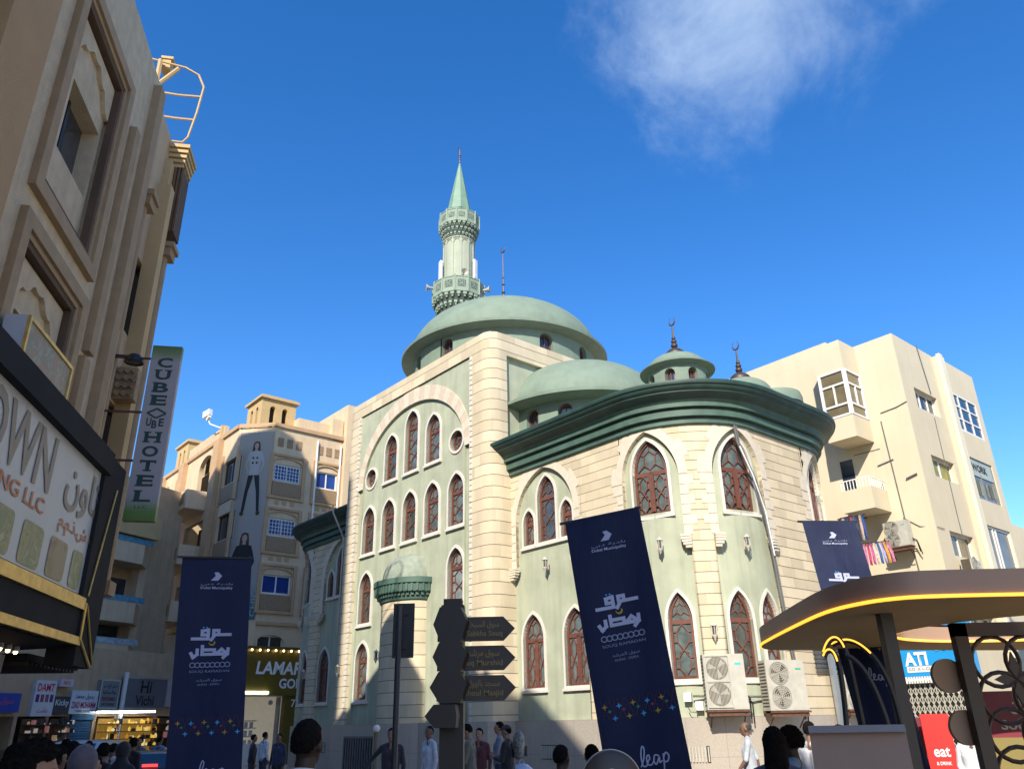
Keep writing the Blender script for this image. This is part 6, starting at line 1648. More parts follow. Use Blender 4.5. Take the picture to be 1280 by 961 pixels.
# ================================================================== SIGNPOST AND SMALL BOARD
M['sp_brown'] = mat('dark_brown_sign_paint', (.032, .023, .018), rough=.5, var=.1, scale=3)
M['sp_arrow'] = mat('brown_arrow_plate', (.062, .040, .030), rough=.5, var=.12, scale=3)
M['sp_gold'] = mat('dull_gold_lettering', (.30, .21, .06), rough=.5, var=0)
fp = thing('fingerpost', 'dark brown fingerpost with stacked arrow plates in gold lettering in front of the mosque', 'signpost', (-.62, 7.98, 0), 0)
p = MB(); p.box((-.11, -.10, 0), (.11, .10, 2.76)); p.box((-.09, -.09, 2.76), (.09, .09, 2.82)); p.build('post', M['sp_brown'], fp)
def arrow_plate(z0, z1, L, ang, nm='arrow_plate', th=.05, x0=-.02, m='sp_arrow', back=.12):
    h = z1-z0; a = R(ang); dx, dn_ = Vector((math.cos(a), math.sin(a), 0)), Vector((math.sin(a), -math.cos(a), 0))
    q = [(x0-back, z0), (x0+L-.11, z0), (x0+L, (z0+z1)/2), (x0+L-.11, z1), (x0-back, z1)]
    b = MB(); o = dn_*.12
    b.prism([o+dx*s+Vector((0, 0, z)) for s, z in q], dn_*-th)
    return b.build(nm, M[m], fp), dx, dn_
for k, (z0, z1, ar, en) in enumerate(((2.42, 2.64, 'سوق السبخة', 'Al Sabkha Souq'), (2.155, 2.375, 'سوق مرشد', 'Souq Murshid'), (1.89, 2.11, 'مسجد بالهول', 'Belhoul Masjid'))):
    ob, dx, dn_ = arrow_plate(z0, z1, .62, 0)
    o = dn_*.123
    write('lettering', arabic(ar), o+dx*.30+Vector((0, 0, z1-.075)), dx, (0, 0, 1), w=.30, h=.075, m=M['sp_gold'], parent=ob, bold=.01, off=.003)
    write('lettering', en, o+dx*.27+Vector((0, 0, z0+.06)), dx, (0, 0, 1), w=.42, h=.065, m=M['sp_gold'], parent=ob, bold=.01, off=.003)
for k, (z0, z1) in enumerate(((2.40, 2.72), (2.14, 2.40), (1.87, 2.14), (1.665, 1.86))):
    b = MB(); zc = (z0+z1)/2; sx = .0 if k < 3 else -.04
    hexp = [(-.17-.02*(k > 1)+sx, zc), (-.11+sx, z1), (.085+sx, z1), (.15+sx, zc+.03) if k < 3 else (.10+sx, zc), (.09+sx, z0), (-.10+sx, z0)]
    b.prism([(x, -.26-.01*k, z) for x, z in hexp], (0.02, .14, 0)); b.build('end_plate', M['sp_brown'], fp)
bd_ = thing('pole_board', 'thin dark rectangular board on a grey pole in front of the stone bay', 'sign board', (-1.28, 8.9, 0), 0)
p = MB(); p.tube([(-.0, 0, 0), (.0, 0, 2.9)], .032, 10); p.build('pole', mat('dark_grey_pole', (.06, .065, .075), rough=.45, metal=.4, var=.1), bd_, smooth=40)
p = MB(); p.box((-.075, .05, 2.36), (.155, .08, 2.93)); p.build('board', M['black'], bd_)
p = MB(); p.box((-.03, .03, 2.45), (.09, .05, 2.48)); p.box((-.03, .03, 2.8), (.09, .05, 2.83)); p.build('board_clamp', M['black'], bd_, fix=False)

# ================================================================== MARKET KIOSK WITH LIT RING CANOPY
M['kiosk_under'] = mat('glow_tinted_brown_underside', (.42, .28, .125), rough=.7, spec=.15, var=.06, scale=2)  # warm strip glow and bounce light put into the underside colour
M['kiosk'] = mat('bronze_brown_laminate', (.40, .265, .19), rough=.5, spec=.3, var=.06, scale=2)
M['kiosk_dk'] = mat('dark_bronze_frame', (.045, .03, .024), rough=.4, var=.1, scale=3)
M['led'] = mat('amber_led_strip', (.9, .6, .15), var=0, emit=(1.0, .43, .03), es=1.25)
ks = thing('kiosk', 'brown market kiosk whose ring canopy is edged with a glowing amber strip', 'kiosk', (4.4, 7.0, 0), 0)
KO = Vector((4.4, 7.0, 0))
def spl(pts, n=6, closed=True):
    q = [Vector(p) for p in pts]; out = []; N = len(q)
    for i in range(N if closed else N-1):
        p0, p1, p2, p3 = q[(i-1) % N], q[i], q[(i+1) % N], q[(i+2) % N]
        for j in range(n):
            f = j/n; out.append(.5*((2*p1)+(-p0+p2)*f+(2*p0-5*p1+4*p2-p3)*f*f+(-p0+3*p1-3*p2+p3)*f**3))
    return out
ZK0, ZK1 = 2.35, 2.52
oc = [(2.62, 4.97), (2.36, 5.05), (2.22, 5.28), (2.16, 5.7), (2.22, 6.5), (2.34, 7.6), (2.46, 8.35), (2.72, 8.78), (3.3, 8.95), (4.6, 9.25), (5.8, 9.5), (6.6, 9.2), (6.9, 8.0), (6.9, 6.3), (6.5, 5.3), (5.6, 5.0), (4.4, 4.96), (3.4, 4.96)]
outer = spl([(x-KO.x, y-KO.y) for x, y in oc], 4)
N_ = len(outer)
ctr = Vector((4.72-KO.x, 6.98-KO.y))
innr = []
for p_ in outer:
    a = math.atan2((p_-ctr).y, (p_-ctr).x); innr.append(ctr+Vector((1.42*math.cos(a), 1.36*math.sin(a))))
V3 = lambda p, z: (p[0], p[1], z)
p = MB()
p.grid([[V3(q, ZK0) for q in outer+outer[:1]], [V3(q, ZK0-.0) for q in innr+innr[:1]]], 1)
p.grid([[V3(q, ZK1) for q in outer+outer[:1]], [V3(q, ZK1) for q in innr+innr[:1]]])
p.grid([[V3(q, ZK0) for q in outer+outer[:1]], [V3(q, ZK1) for q in outer+outer[:1]]])
p.grid([[V3(q, ZK0) for q in innr+innr[:1]], [V3(q, ZK1-.02) for q in innr+innr[:1]]])
p.build('canopy', [M['kiosk'], M['kiosk_under']], ks, smooth=30)
p = MB(); p.tube([V3(ctr+(q-ctr)*1.004, ZK0+.012) for q in outer], .011, 6, closed=True); p.tube([V3(ctr+(q-ctr)*.994, ZK0+.012) for q in innr], .011, 6, closed=True); p.build('led_strip', M['led'], ks)
def kpost(x, y, nm='post', w=.055):
    b = MB(); b.box((x-w-KO.x, y-w-KO.y, 0), (x+w-KO.x, y+w-KO.y, ZK0)); return b.build(nm, M['kiosk_dk'], ks)
kpost(2.57, 5.72, w=.042); kpost(6.3, 5.9); kpost(6.2, 8.6)
# lattice screen hung under the far side
sc_ = MB(); SA_ = px_pt(1222, 880, 7.3); ya = SA_.y-KO.y; xa, xb = SA_.x-KO.x-.05, 6.75-KO.x
sc_.box((xa, ya, 0), (xa+.10, ya+.08, ZK0)); sc_.box((xa, ya, ZK0-.10), (xb, ya+.08, ZK0)); sc_.box((xb-.08, ya, 0), (xb, ya+.08, ZK0))
sf_ = sc_.build('screen_frame', M['kiosk_dk'], ks, fix=False)
sc_ = MB(); rr = .26
for i in range(6):
    for j in range(9):
        cx, cz = xa+.1+rr*.72+rr*i, ZK0-.10-rr*.72-rr*j
        sc_.tube([(cx+rr*.70*math.cos(2*PI*k/20), ya+.04, cz+rr*.70*math.sin(2*PI*k/20)) for k in range(20)], .017, 5, closed=True)
sc_.build('ring_lattice', M['kiosk_dk'], sf_)
for i in range(0, 6, 2):
    for j in range(1, 9, 3):
        sc_ = MB(); cx, cz = xa+.1+rr*.72+rr*(i+.5), ZK0-.10-rr*.72-rr*(j-.5); q = [(cx, ya+.03, cz+.2), (cx+.05, ya+.03, cz+.06), (cx+.17, ya+.03, cz), (cx+.05, ya+.03, cz-.06), (cx, ya+.03, cz-.2), (cx-.05, ya+.03, cz-.06), (cx-.17, ya+.03, cz), (cx-.05, ya+.03, cz+.06)]
        sc_.prism(q, (0, .02, 0)); sc_.build('star_plate', M['kiosk_dk'], sf_)
for z_, x_ in ((1.97, -.02), (1.60, .03)):
    sc_ = MB(); sc_.tube([(xa-.045+x_, ya+.10, z_), (xa-.045+x_, ya+.14, z_)], .125, 28); sc_.build('round_plate', M['kiosk'], sf_, smooth=40)
# counter with slanted board
ct = MB(); q = [(2.08, 4.9), (2.95, 4.72)]
A1_, B1_ = px_pt(1012, 918, 4.95), px_pt(1133, 918, 4.95); a_, b_ = Vector((A1_.x-KO.x, A1_.y-KO.y, 0)), Vector((B1_.x-KO.x, B1_.y-KO.y, 0)); dd_ = (b_-a_).normalized(); nn_ = Vector((dd_.y, -dd_.x, 0))
ct.prism([a_+nn_*.18+Vector((0, 0, .9)), b_+nn_*.18+Vector((0, 0, .9)), b_+Vector((0, 0, 1.62)), a_+Vector((0, 0, 1.62))], -nn_*.04)
cto = ct.build('menu_board', M['kiosk'], ks)
ct = MB(); ct.bar(a_+Vector((0, 0, 1.635)), b_+Vector((0, 0, 1.635)), .06, .035, (0, 0, 1)); ct.build('board_edge', mat('pale_grey_edge', (.30, .29, .31), rough=.4, var=.05), cto)
ct = MB(); ct.prism([a_+Vector((0, 0, 0)), b_+Vector((0, 0, 0)), b_-nn_*.5, a_-nn_*.5], (0, 0, .9)); ct.build('counter', M['kiosk_dk'], ks)
# bent tubes with lit inner edges
bt = thing('tube_sculpture', 'cluster of black bent tubes with amber lit edges beside the kiosk post', 'tube sculpture', (2.3, 5.35, 0), 0)
TO = Vector((2.3, 5.35, 0))
TPX = [([(1062, 961), (1059, 915), (1055, 870), (1050, 835), (1045, 818), (1039, 812), (1033, 814), (1030, 821)], 5.6),
       ([(1090, 961), (1080, 910), (1070, 865), (1062, 828), (1056, 808), (1049, 798), (1041, 797), (1034, 804), (1030, 816)], 5.7),
       ([(1125, 961), (1112, 910), (1096, 865), (1080, 836), (1066, 822), (1056, 818)], 5.55),
       ([(1138, 961), (1127, 905), (1113, 855), (1097, 825), (1080, 808), (1064, 800), (1050, 801), (1040, 806)], 5.8)]
def chaikin(q, n=3):
    for _ in range(n):
        o = [q[0]]
        for a, b in zip(q[:-1], q[1:]): o += [a.lerp(b, .25), a.lerp(b, .75)]
        q = o+[q[-1]]
    return q
TUB = []
for pts, r_ in TPX:
    q = [px_pt(x, y, r_) for x, y in pts]; TUB.append([Vector((q[0].x, q[0].y, 0))] + chaikin(q))
for k, T in enumerate(TUB):
    b = MB(); path = [v-TO for v in T]
    b.tube(path, .017, 8); tb = b.build('bent_tube', M['black'], bt, smooth=60)
    if k in (0, 1, 3):
        e = MB(); n0_ = len(path)//2; e.tube([v+Vector((-.012, -.018, .006)) for v in path[n0_:]], .006, 5); e.build('lit_edge', M['led'], tb)
# round brown plate in the foreground
rp = thing('round_plate_stand', 'brown round plate with a pale rim in front of the tilted navy banner', 'plate stand', (.36, 3.45, 0), 0)
b = MB(); rows = []
for y, r_ in ((.012, .0), (.012, .113), (0, .118), (-.012, .115), (-.02, .10), (-.022, .03), (-.022, .0)): rows.append([(r_*math.cos(2*PI*k/40), y, 1.475+r_*math.sin(2*PI*k/40)) for k in range(40)])
b.grid(rows, 0, closed=True); b.build('plate', M['kiosk_dk'], rp, smooth=40)
b = MB(); b.tube([(.117*math.cos(2*PI*k/40), .004, 1.475+.117*math.sin(2*PI*k/40)) for k in range(40)], .004, 6, closed=True); b.build('rim', M['stone_light'], rp)
b = MB(); b.tube([(.022*math.cos(2*PI*k/20), -.024, 1.50+.022*math.sin(2*PI*k/20)) for k in range(20)], .005, 6, closed=True); b.build('hub_ring', M['stone_light'], rp)
b = MB(); b.tube([(0, .02, 0), (0, .02, 1.40)], .02, 8); b.lathe([(.16, 0), (.16, .02), (.01, .03)], 20); b.build('stand', M['black'], rp)

# boards behind the lattice screen, red upright board by the gate
def board(label, px, w, h, z, r, col, lines, nm='sign_board', legs=True, yaw=0.0, cat='sign board'):
    P0 = px_pt(px, 890, r); t = thing(nm, label, cat, (P0.x, P0.y, 0), yaw - math.atan2(P0.x, P0.y)*.6)
    b = MB(); b.box((-w/2, -.03, z), (w/2, .03, z+h)); b.build('board', mat('board_paint', col, rough=.45, var=.05), t)
    b = MB()
    for s in (-1, 1): b.box((s*w*.42-.02, .031, 0), (s*w*.42+.02, .07, z+h*.9))
    b.build('leg', M['steel'], t, fix=False)
    for s, fx, fz, lw, lh, c in lines: write('lettering', s, (w*fx, -.03, z+h*fz), (1, 0, 0), (0, 0, 1), w=lw, h=lh, m=mat('board_letter', c, var=0), parent=t, bold=.02, off=.006)
    return t
board('dark red board with white script behind the ring lattice screen', 1308, 1.5, .50, 1.42, 11.0, (.20, .02, .035), [(arabic('سوق رمضان'), .0, .68, .7, .16, (.6, .55, .5)), ('Souq Ramadan', .0, .28, .95, .13, (.6, .55, .5))])
board('olive board with dark script low behind the ring lattice screen', 1312, 1.4, .5, .72+.25, 10.0, (.22, .17, .05), [(arabic('سوق مرشد'), .1, .6, .6, .15, (.03, .02, .02))])
board('bright red upright board with white emblem in front of the folding gate', 1166, .42, 1.25, .45, 15.5, (.72, .02, .015), [('eat', .02, .55, .24, .14, (.75, .75, .75)), ('& DRINK', .02, .42, .22, .05, (.7, .7, .7))])
board('maroon upright board with a large white letter beside the bright red board', 1149, .42, 1.2, .45, 15.8, (.16, .02, .03), [('P', .1, .35, .25, .42, (.6, .5, .5))])
# ================================================================== PEOPLE (one continuous body each; hair, eyes and loose items are children)
def cloth(nm, c, var=.18): return mat(nm, c, rough=.85, var=var, scale=9, bump=.25, bscale=22, sheen=.2)
SKIN = {'dark': (.042, .023, .015), 'brown': (.16, .085, .055), 'tan': (.30, .17, .11), 'fair': (.42, .26, .18)}
SK = {k: mat('skin_'+k, v, rough=.55, var=.08, scale=14) for k, v in SKIN.items()}
HAIR = mat('black_hair', (.010, .008, .007), rough=.9, var=.5, scale=60, bump=.9, bscale=90, spec=.12)
GREYH = mat('greying_hair', (.045, .038, .034), rough=.7, var=.4, scale=40, bump=.5, bscale=60)
EYE = mat('dark_eye', (.015, .01, .01), rough=.2, var=0)
LIP = mat('lip', (.20, .08, .07), rough=.5, var=0)
def add_ell(mb, c, r, rot=None, seg=12):
    c = Vector(c); i = len(mb.v); m = max(6, seg*2//3); rows = []
    for a in range(m+1):
        th = PI*a/m; row = []
        for j in range(seg):
            q = Vector((r[0]*math.sin(th)*math.cos(2*PI*j/seg), r[1]*math.sin(th)*math.sin(2*PI*j/seg), r[2]*math.cos(th)))
            row.append(c + ((rot @ q) if rot else q))
        rows.append(row)
    mb.grid(rows, 0, closed=True)
def add_cap(mb, a, b, ra, rb, seg=10):
    a, b = Vector(a), Vector(b); d = b-a; n = 3
    q = d.to_track_quat('Z', 'Y').to_matrix() if d.length > 1e-6 else Matrix.Identity(3)
    rows = [[a.lerp(b, k/n) + q @ Vector(((ra+(rb-ra)*k/n)*math.cos(2*PI*j/seg), (ra+(rb-ra)*k/n)*math.sin(2*PI*j/seg), 0)) for j in range(seg)] for k in range(n+1)]
    mb.grid(rows, 0, closed=True); mb.face(rows[0][::-1]); mb.face(rows[-1])
    add_ell(mb, a, (ra, ra, ra), seg=seg); add_ell(mb, b, (rb, rb, rb), seg=seg)
def seg_dist(p, a, b, ra, rb):
    ab = b-a; L2 = ab.length_squared; t = 0 if L2 == 0 else max(0, min(1, (p-a).dot(ab)/L2))
    return (p-(a+ab*t)).length-(ra+(rb-ra)*t)
PEOPLE_N = [0]
def person(label, x, y, H, face_az, top, bottom, skin='brown', hair='short', arms=('down', 'down'), stride=.0, robe=False, female=False, sleeves='long', collar=None, nod=0.0, turn=0.0, vox=.013, hairm=None, cap=None, group=None, bulk=1.0, scarf=None):
    t = thing('person', label, 'person', (x, y, 0), -R(face_az), group)          # local +Y is where the person faces
    s = H/1.75
    prims = []                                                                    # (kind, a, b, ra, rb, tag)
    V = lambda *p: Vector(p)*s
    def cap_(a, b, ra, rb, tg): prims.append((Vector(a)*s, Vector(b)*s, ra*s, rb*s, tg))
    sw = .19*(.92 if female else 1.0)*bulk
    # legs
    for sg, ph in ((-1, 1), (1, -1)):
        hip = (sg*.09, 0, .92); kn = (sg*.095, .5*stride*ph+.02, .50); an = (sg*.095, stride*ph - (.05 if stride and ph < 0 else 0), .10+(.03 if stride and ph < 0 else 0))
        cap_(hip, kn, .098*bulk, .066, 'b'); cap_(kn, an, .064, .048, 'b')
        cap_((an[0], an[1]-.04, .045), (an[0]+sg*.02, an[1]+.14, .038), .042, .036, 'h')
    if robe:
        for k in range(5):
            z0, z1 = .95-.18*k, .95-.18*(k+1); r0, r1 = .15+.012*k, .15+.012*(k+1)
            for sg in (-1, 1): cap_((sg*(.05+.01*k), stride*sg*-.12*k, z0), (sg*(.06+.01*k), stride*sg*-.12*(k+1), max(.12, z1)), r0*.86, r1*.86, 't')
    # trunk
    cap_((0, 0, .95), (0, .005, 1.10), .135*bulk, .130*bulk, 't' if robe else 'b' if False else 't')
    for sg in (-1, 1):
        cap_((sg*.055, .0, 1.0), (sg*.075, .012, 1.28), .115*bulk, .118*bulk, 't'); cap_((sg*.06, .0, .93), (sg*.06, -.01, .99), .118*bulk, .118*bulk, 't')
        cap_((sg*.07, .0, 1.30), (sg*(sw-.035), -.005, 1.40), .108, .070, 't')
        cap_((sg*.03, -.01, 1.46), (sg*(sw-.02), -.005, 1.415), .058, .060, 't')
    if female:
        for sg in (-1, 1): cap_((sg*.07, .10, 1.27), (sg*.07, .11, 1.255), .058, .052, 't')
    # neck and head (head centre .0, .03, 1.625)
    hr = Matrix.Translation(V(0, .0, 1.53)) @ Matrix.Rotation(-nod, 4, 'X') @ Matrix.Rotation(turn, 4, 'Z') @ Matrix.Translation(-V(0, .0, 1.53))
    HT = lambda *p: (hr @ V(*p))
    prims.append((V(0, -.012, 1.44), HT(0, .0, 1.56), .058*s, .054*s, 's'))
    ellips = []
    def E_(c, r, tg): ellips.append((HT(*c), Vector(r)*s, tg))
    E_((0, .005, 1.655), (.076, .096, .098), 's'); E_((0, .035, 1.60), (.062, .066, .085), 's'); E_((0, .065, 1.555), (.040, .036, .034), 's')
    E_((0, .104, 1.622), (.015, .022, .026), 's'); E_((0, .097, 1.648), (.011, .016, .030), 's'); E_((0, .082, 1.668), (.055, .020, .014), 's')
    E_((0, .092, 1.578), (.026, .014, .008), 'l'); 
    for sg in (-1, 1): E_((sg*.078, -.002, 1.625), (.012, .024, .034), 's'); E_((sg*.045, .065, 1.62), (.022, .022, .02), 's')
    # arms
    for sg, pose in ((-1, arms[0]), (1, arms[1])):
        sh = Vector((sg*sw, -.005, 1.405))
        if pose == 'down': el, wr, hd = (sg*(sw+.055), -.03, 1.12), (sg*(sw+.06), .03, .87), (sg*(sw+.05), .05, .79)
        elif pose == 'swing_f': el, wr, hd = (sg*(sw+.045), .06, 1.13), (sg*(sw+.03), .22, .93), (sg*(sw+.02), .28, .87)
        elif pose == 'swing_b': el, wr, hd = (sg*(sw+.06), -.13, 1.14), (sg*(sw+.07), -.16, .89), (sg*(sw+.07), -.15, .80)
        elif pose == 'phone': el, wr, hd = (sg*(sw+.03), .04, 1.13), (sg*.10, .24, 1.17), (sg*.05, .30, 1.21)
        elif pose == 'hip': el, wr, hd = (sg*(sw+.24), -.05, 1.20), (sg*(sw+.05), .03, 1.03), (sg*(sw-.01), .08, 1.0)
        elif pose == 'out': el, wr, hd = (sg*(sw+.20), -.08, 1.22), (sg*(sw+.34), .0, 1.02), (sg*(sw+.38), .05, .95)
        else: el, wr, hd = (sg*(sw+.05), .0, 1.12), (sg*(sw-.02), .2, 1.02), (sg*(sw-.05), .27, 1.02)
        cap_(sh, el, .056*bulk, .046, 't'); m_ = Vector(el).lerp(Vector(wr), .35 if sleeves == 'short' else .93)
        if sleeves == 'short':
            half = Vector(sh).lerp(Vector(el), .75); cap_(el, wr, .040, .030, 's'); prims.append((V(*half), V(*el), .043*s, .042*s, 's'))
        else: cap_(el, m_, .046, .038, 't'); cap_(m_, wr, .030, .028, 's')
        w_, h_ = Vector(wr), Vector(hd); d = (h_-w_).normalized(); side = d.cross(Vector((sg, 0, .2))).normalized(); nrm = d.cross(side).normalized()
        cap_(w_, w_+d*.075, .028, .034, 's')
        for j, ln in enumerate((.062, .075, .072, .055)):
            b0 = w_+d*.08+side*(-.030+.020*j); k1 = b0+d*ln*.55+nrm*.012*sg; k2 = k1+d*ln*.40+nrm*.028*sg; cap_(b0, k1, .0105, .010, 's'); cap_(k1, k2, .010, .008, 's')
        tb = w_+d*.03-side*.03; cap_(tb, tb+d*.035-side*.022, .012, .011, 's'); cap_(tb+d*.035-side*.022, tb+d*.065-side*.018+nrm*.012*sg, .011, .009, 's')
    raw = MB()
    for a, b, ra, rb, tg in prims: add_cap(raw, a, b, ra, rb)
    rot4 = hr.to_3x3()
    for c, r, tg in ellips: add_ell(raw, c, r, rot4)
    me = bpy.data.meshes.new('raw'); me.from_pydata(raw.v, [], raw.f); me.update()
    ob = bpy.data.objects.new('raw', me)
    rm = ob.modifiers.new('r', 'REMESH'); rm.mode = 'VOXEL'; rm.voxel_size = vox*s; rm.use_smooth_shade = True
    sm = ob.modifiers.new('s', 'SMOOTH'); sm.factor = .5; sm.iterations = 3
    me2 = bake(ob); bpy.data.meshes.remove(me)
    me2.name = 'body'
    mats = {'s': SK[skin], 't': top, 'b': bottom, 'h': M['black'], 'l': LIP}
    keys = list(mats); me2.materials.clear()
    for k in keys: me2.materials.append(mats[k])
    inv = rot4.inverted()
    zneck = 1.50*s
    npoly = len(me2.polygons); cen = np.empty(npoly*3, dtype=np.float32); me2.polygons.foreach_get('center', cen); cen = cen.reshape(-1, 3)
    best = np.full(npoly, 9.0); who = np.zeros(npoly, dtype=np.int32)
    for a, b, ra, rb, tg in prims:
        A = np.array(a); ab = np.array(b)-A; L2 = max(1e-9, float(ab @ ab))
        tt = np.clip(((cen-A) @ ab)/L2, 0, 1); d = np.linalg.norm(cen-(A+tt[:, None]*ab), axis=1)-(ra+(rb-ra)*tt)
        k_ = d < best; best[k_] = d[k_]; who[k_] = keys.index(tg)
    iv = np.array(inv)
    for ec, r, tg in ellips:
        q = (cen-np.array(ec)) @ iv.T; d = (np.linalg.norm(q/np.array(r), axis=1)-1)*min(r)
        k_ = d < best; best[k_] = d[k_]; who[k_] = keys.index(tg)
    me2.polygons.foreach_set('material_index', who); me2.polygons.foreach_set('use_smooth', np.ones(npoly, dtype=bool))
    body = bpy.data.objects.new('body', me2); COL.objects.link(body); body.parent = t
    # eyes
    e = MB()
    for sg in (-1, 1):
        c = HT(sg*.030, .093, 1.640); e.ball(c, (.011*s, .008*s, .006*s), 8, 5)
    e.build('eyes', EYE, t, smooth=180)
    def shell(nm, m, test, grow=1.0, bump=.006, dz=0.0, seed=1):
        h = MB(); rnd = random.Random(seed+PEOPLE_N[0]); n, mm = 44, 32; rows = []
        for a in range(mm+1):
            th = PI*a/mm; row = []
            for j in range(n):
                ph = 2*PI*j/n; d = Vector((math.sin(th)*math.cos(ph), math.sin(th)*math.sin(ph), math.cos(th)))
                k = test(d); jit = rnd.uniform(-bump, bump) if 0 < a < mm else 0
                rr = Vector((.083*grow, .104*grow, .106*grow)) if k > 0 else Vector((.066, .085, .088))
                row.append(HT(d.x*(rr.x+jit), -.004+d.y*(rr.y+jit), 1.657+dz+d.z*(rr.z+jit)))
            rows.append(row)
        h.grid(rows, 0, closed=True); return h.build(nm, m, t, smooth=180)
    hm = hairm or HAIR
    if hair == 'short': shell('hair', hm, lambda d: 1 if (d.z > .42 or (d.y < .15 and d.z > -.35-.3*(d.y < -.3))) and not (d.y > .72 and d.z < .62) else 0)
    elif hair == 'crop': shell('hair', hm, lambda d: 1 if (d.z > .40 or (d.y < .1 and d.z > -.30-.35*(d.y < -.45))) and not (d.y > .70 and d.z < .65) else 0, grow=.955, bump=.003)
    elif hair == 'full': shell('hair', hm, lambda d: 1 if (d.z > .35 or (d.y < .2 and d.z > -.6)) and not (d.y > .70 and d.z < .55) else 0, grow=1.14, bump=.012)
    elif hair == 'bald_side': shell('hair', hm, lambda d: 1 if (d.y < .1 and -.35 < d.z < .55) else 0, grow=.96, bump=.003)
    if hair == 'long':
        shell('hair', hm, lambda d: 1 if (d.z > .35 or d.y < .2) and not (d.y > .70 and d.z < .55) else 0, grow=1.07)
        h = MB(); h.grid([[HT(.085*math.sin(a)*f, -.02-.095*math.cos(a)*f2, z) for a in [R(-100)+R(200)*j/10 for j in range(11)]] for z, f, f2 in ((1.68, 1, 1), (1.58, 1.05, 1.0), (1.48, 1.15, 1.05), (1.38, 1.1, 1.1), (1.30, .8, 1.15))]); h.build('hair_fall', hm, t, smooth=180)
    if scarf:
        shell('headscarf', scarf, lambda d: 1 if not (d.y > .66 and -.75 < d.z < .55) else 0, grow=1.14, bump=.003)
        h = MB(); h.grid([[V(r1*math.cos(2*PI*j/20), -.005+r2*math.sin(2*PI*j/20), z) for j in range(20)] for z, r1, r2 in ((1.60, .072, .085), (1.53, .082, .09), (1.46, .15, .115), (1.38, .225, .15), (1.30, .235, .16))], closed=True); h.build('scarf_drape', scarf, t, smooth=180)
    if cap:
        cm, kind = cap
        if kind == 'peak':
            shell('cap', cm, lambda d: 1 if d.z > .22 else 0, grow=1.05, bump=0)
            h = MB(); h.grid([[HT(.075*math.sin(a)*f, .085+.085*math.cos(a)*f-.03, 1.69-.02*f) for a in [R(-80)+R(160)*j/8 for j in range(9)]] for f in (.55, 1.0)]); h.build('cap_peak', cm, t)
        else:
            shell('cap', cm, lambda d: 1 if d.z > .18 else 0, grow=1.04, bump=0)
            h = MB(); h.grid([[HT(.083*f*math.cos(2*PI*j/20), -.004+.104*f*math.sin(2*PI*j/20), z) for j in range(20)] for z, f in ((1.675, 1.0), (1.685, 1.06), (1.725, 1.05), (1.75, .93), (1.762, .4))], closed=True); h.build('cap_band', cm, t, smooth=60)
    if collar:
        h = MB(); h.grid([[V(r1*math.cos(2*PI*j/20), -.010+r2*math.sin(2*PI*j/20), z+.012*math.sin(2*PI*j/20+PI)) for j in range(20)] for z, r1, r2 in ((1.465, .082, .078), (1.515, .066, .068), (1.517, .070, .072), (1.475, .092, .088))], closed=True); h.build('collar', collar, t, smooth=40)
    PEOPLE_N[0] += 1
    return t
C_ = {k: cloth('cloth_'+k, v) for k, v in dict(black=(.014, .013, .015), charcoal=(.03, .03, .034), white=(.62, .63, .66), palewhite=(.50, .53, .58), olive=(.115, .115, .085), maroon=(.10, .03, .03), bluegrey=(.12, .15, .20), navy=(.02, .03, .07), denim=(.05, .08, .14), khaki=(.20, .17, .11), teal=(.05, .13, .14), red=(.30, .03, .06), greyviolet=(.10, .085, .10), greyblue=(.06, .08, .12), skyblue=(.12, .24, .40), hiviz=(.55, .16, .03), stripe=(.42, .45, .48), beige=(.32, .27, .2)).items()}
def col(x, y, r): 
    p = px_pt(x, y, r); return p.x, p.y, p.z
def stand(label, px, py, r, az, top, bottom, **kw):
    x, y, z = col(px, py, r); nod = kw.pop('lower', 0.0)
    H = min(1.9, max(1.48, (z+.0)/(1.765/1.75) + nod))
    return person(label, x, y, H, az, top, bottom, **kw)
stand('man in black with a white collar seen from behind before the shaded wing', 386, 896, 4.6, 8, C_['black'], C_['charcoal'], skin='dark', hair='crop', collar=C_['white'], vox=.010, bulk=1.05)
stand('person with thick dark hair turned in profile under the shop awning', 42, 927, 4.2, 62, C_['black'], C_['black'], skin='tan', hair='full', vox=.010, nod=.1)
stand('person in a red and dark top behind the person with thick dark hair', 73, 932, 9, 30, C_['red'], C_['navy'], skin='brown', hair='full')
stand('woman in a teal top with long hair between red top and grey headscarf', 92, 926, 11, 20, C_['teal'], C_['navy'], skin='brown', hair='long', female=True)
stand('woman in a pointed grey violet headscarf among the street crowd', 107, 932, 6.6, 5, C_['greyviolet'], C_['black'], skin='tan', hair='none', female=True, robe=True, scarf=C_['greyviolet'], vox=.011)
t_ = stand('man in an olive shirt with sunglasses facing the viewer beside the grey violet headscarf', 119, 941, 9, 170, C_['olive'], C_['charcoal'], skin='tan', hair='short', cap=None)
stand('person in black walking away beside the man with sunglasses', 131, 929, 13, 5, C_['black'], C_['black'], skin='brown', hair='full')
stand('person in a white shirt far down the shop street', 142, 934, 17, 15, C_['white'], C_['navy'], skin='brown', hair='short')
stand('woman in a black robe and black headscarf beside the bronze car', 156, 927, 12, 10, C_['black'], C_['black'], skin='tan', hair='none', female=True, robe=True, scarf=C_['black'])
stand('man in black facing the lit gold shop beside the upright navy banner', 318, 917, 26, 60, C_['black'], C_['charcoal'], skin='brown', hair='short')
stand('man in dark clothes standing by the gold pier of the shop', 350, 916, 24, 200, C_['navy'], C_['black'], skin='brown', hair='short')
stand('man in a dark shirt with one elbow out behind the grey board pole', 490, 909, 15.8, 185, C_['charcoal'], C_['black'], skin='tan', hair='short', arms=('down', 'out'))
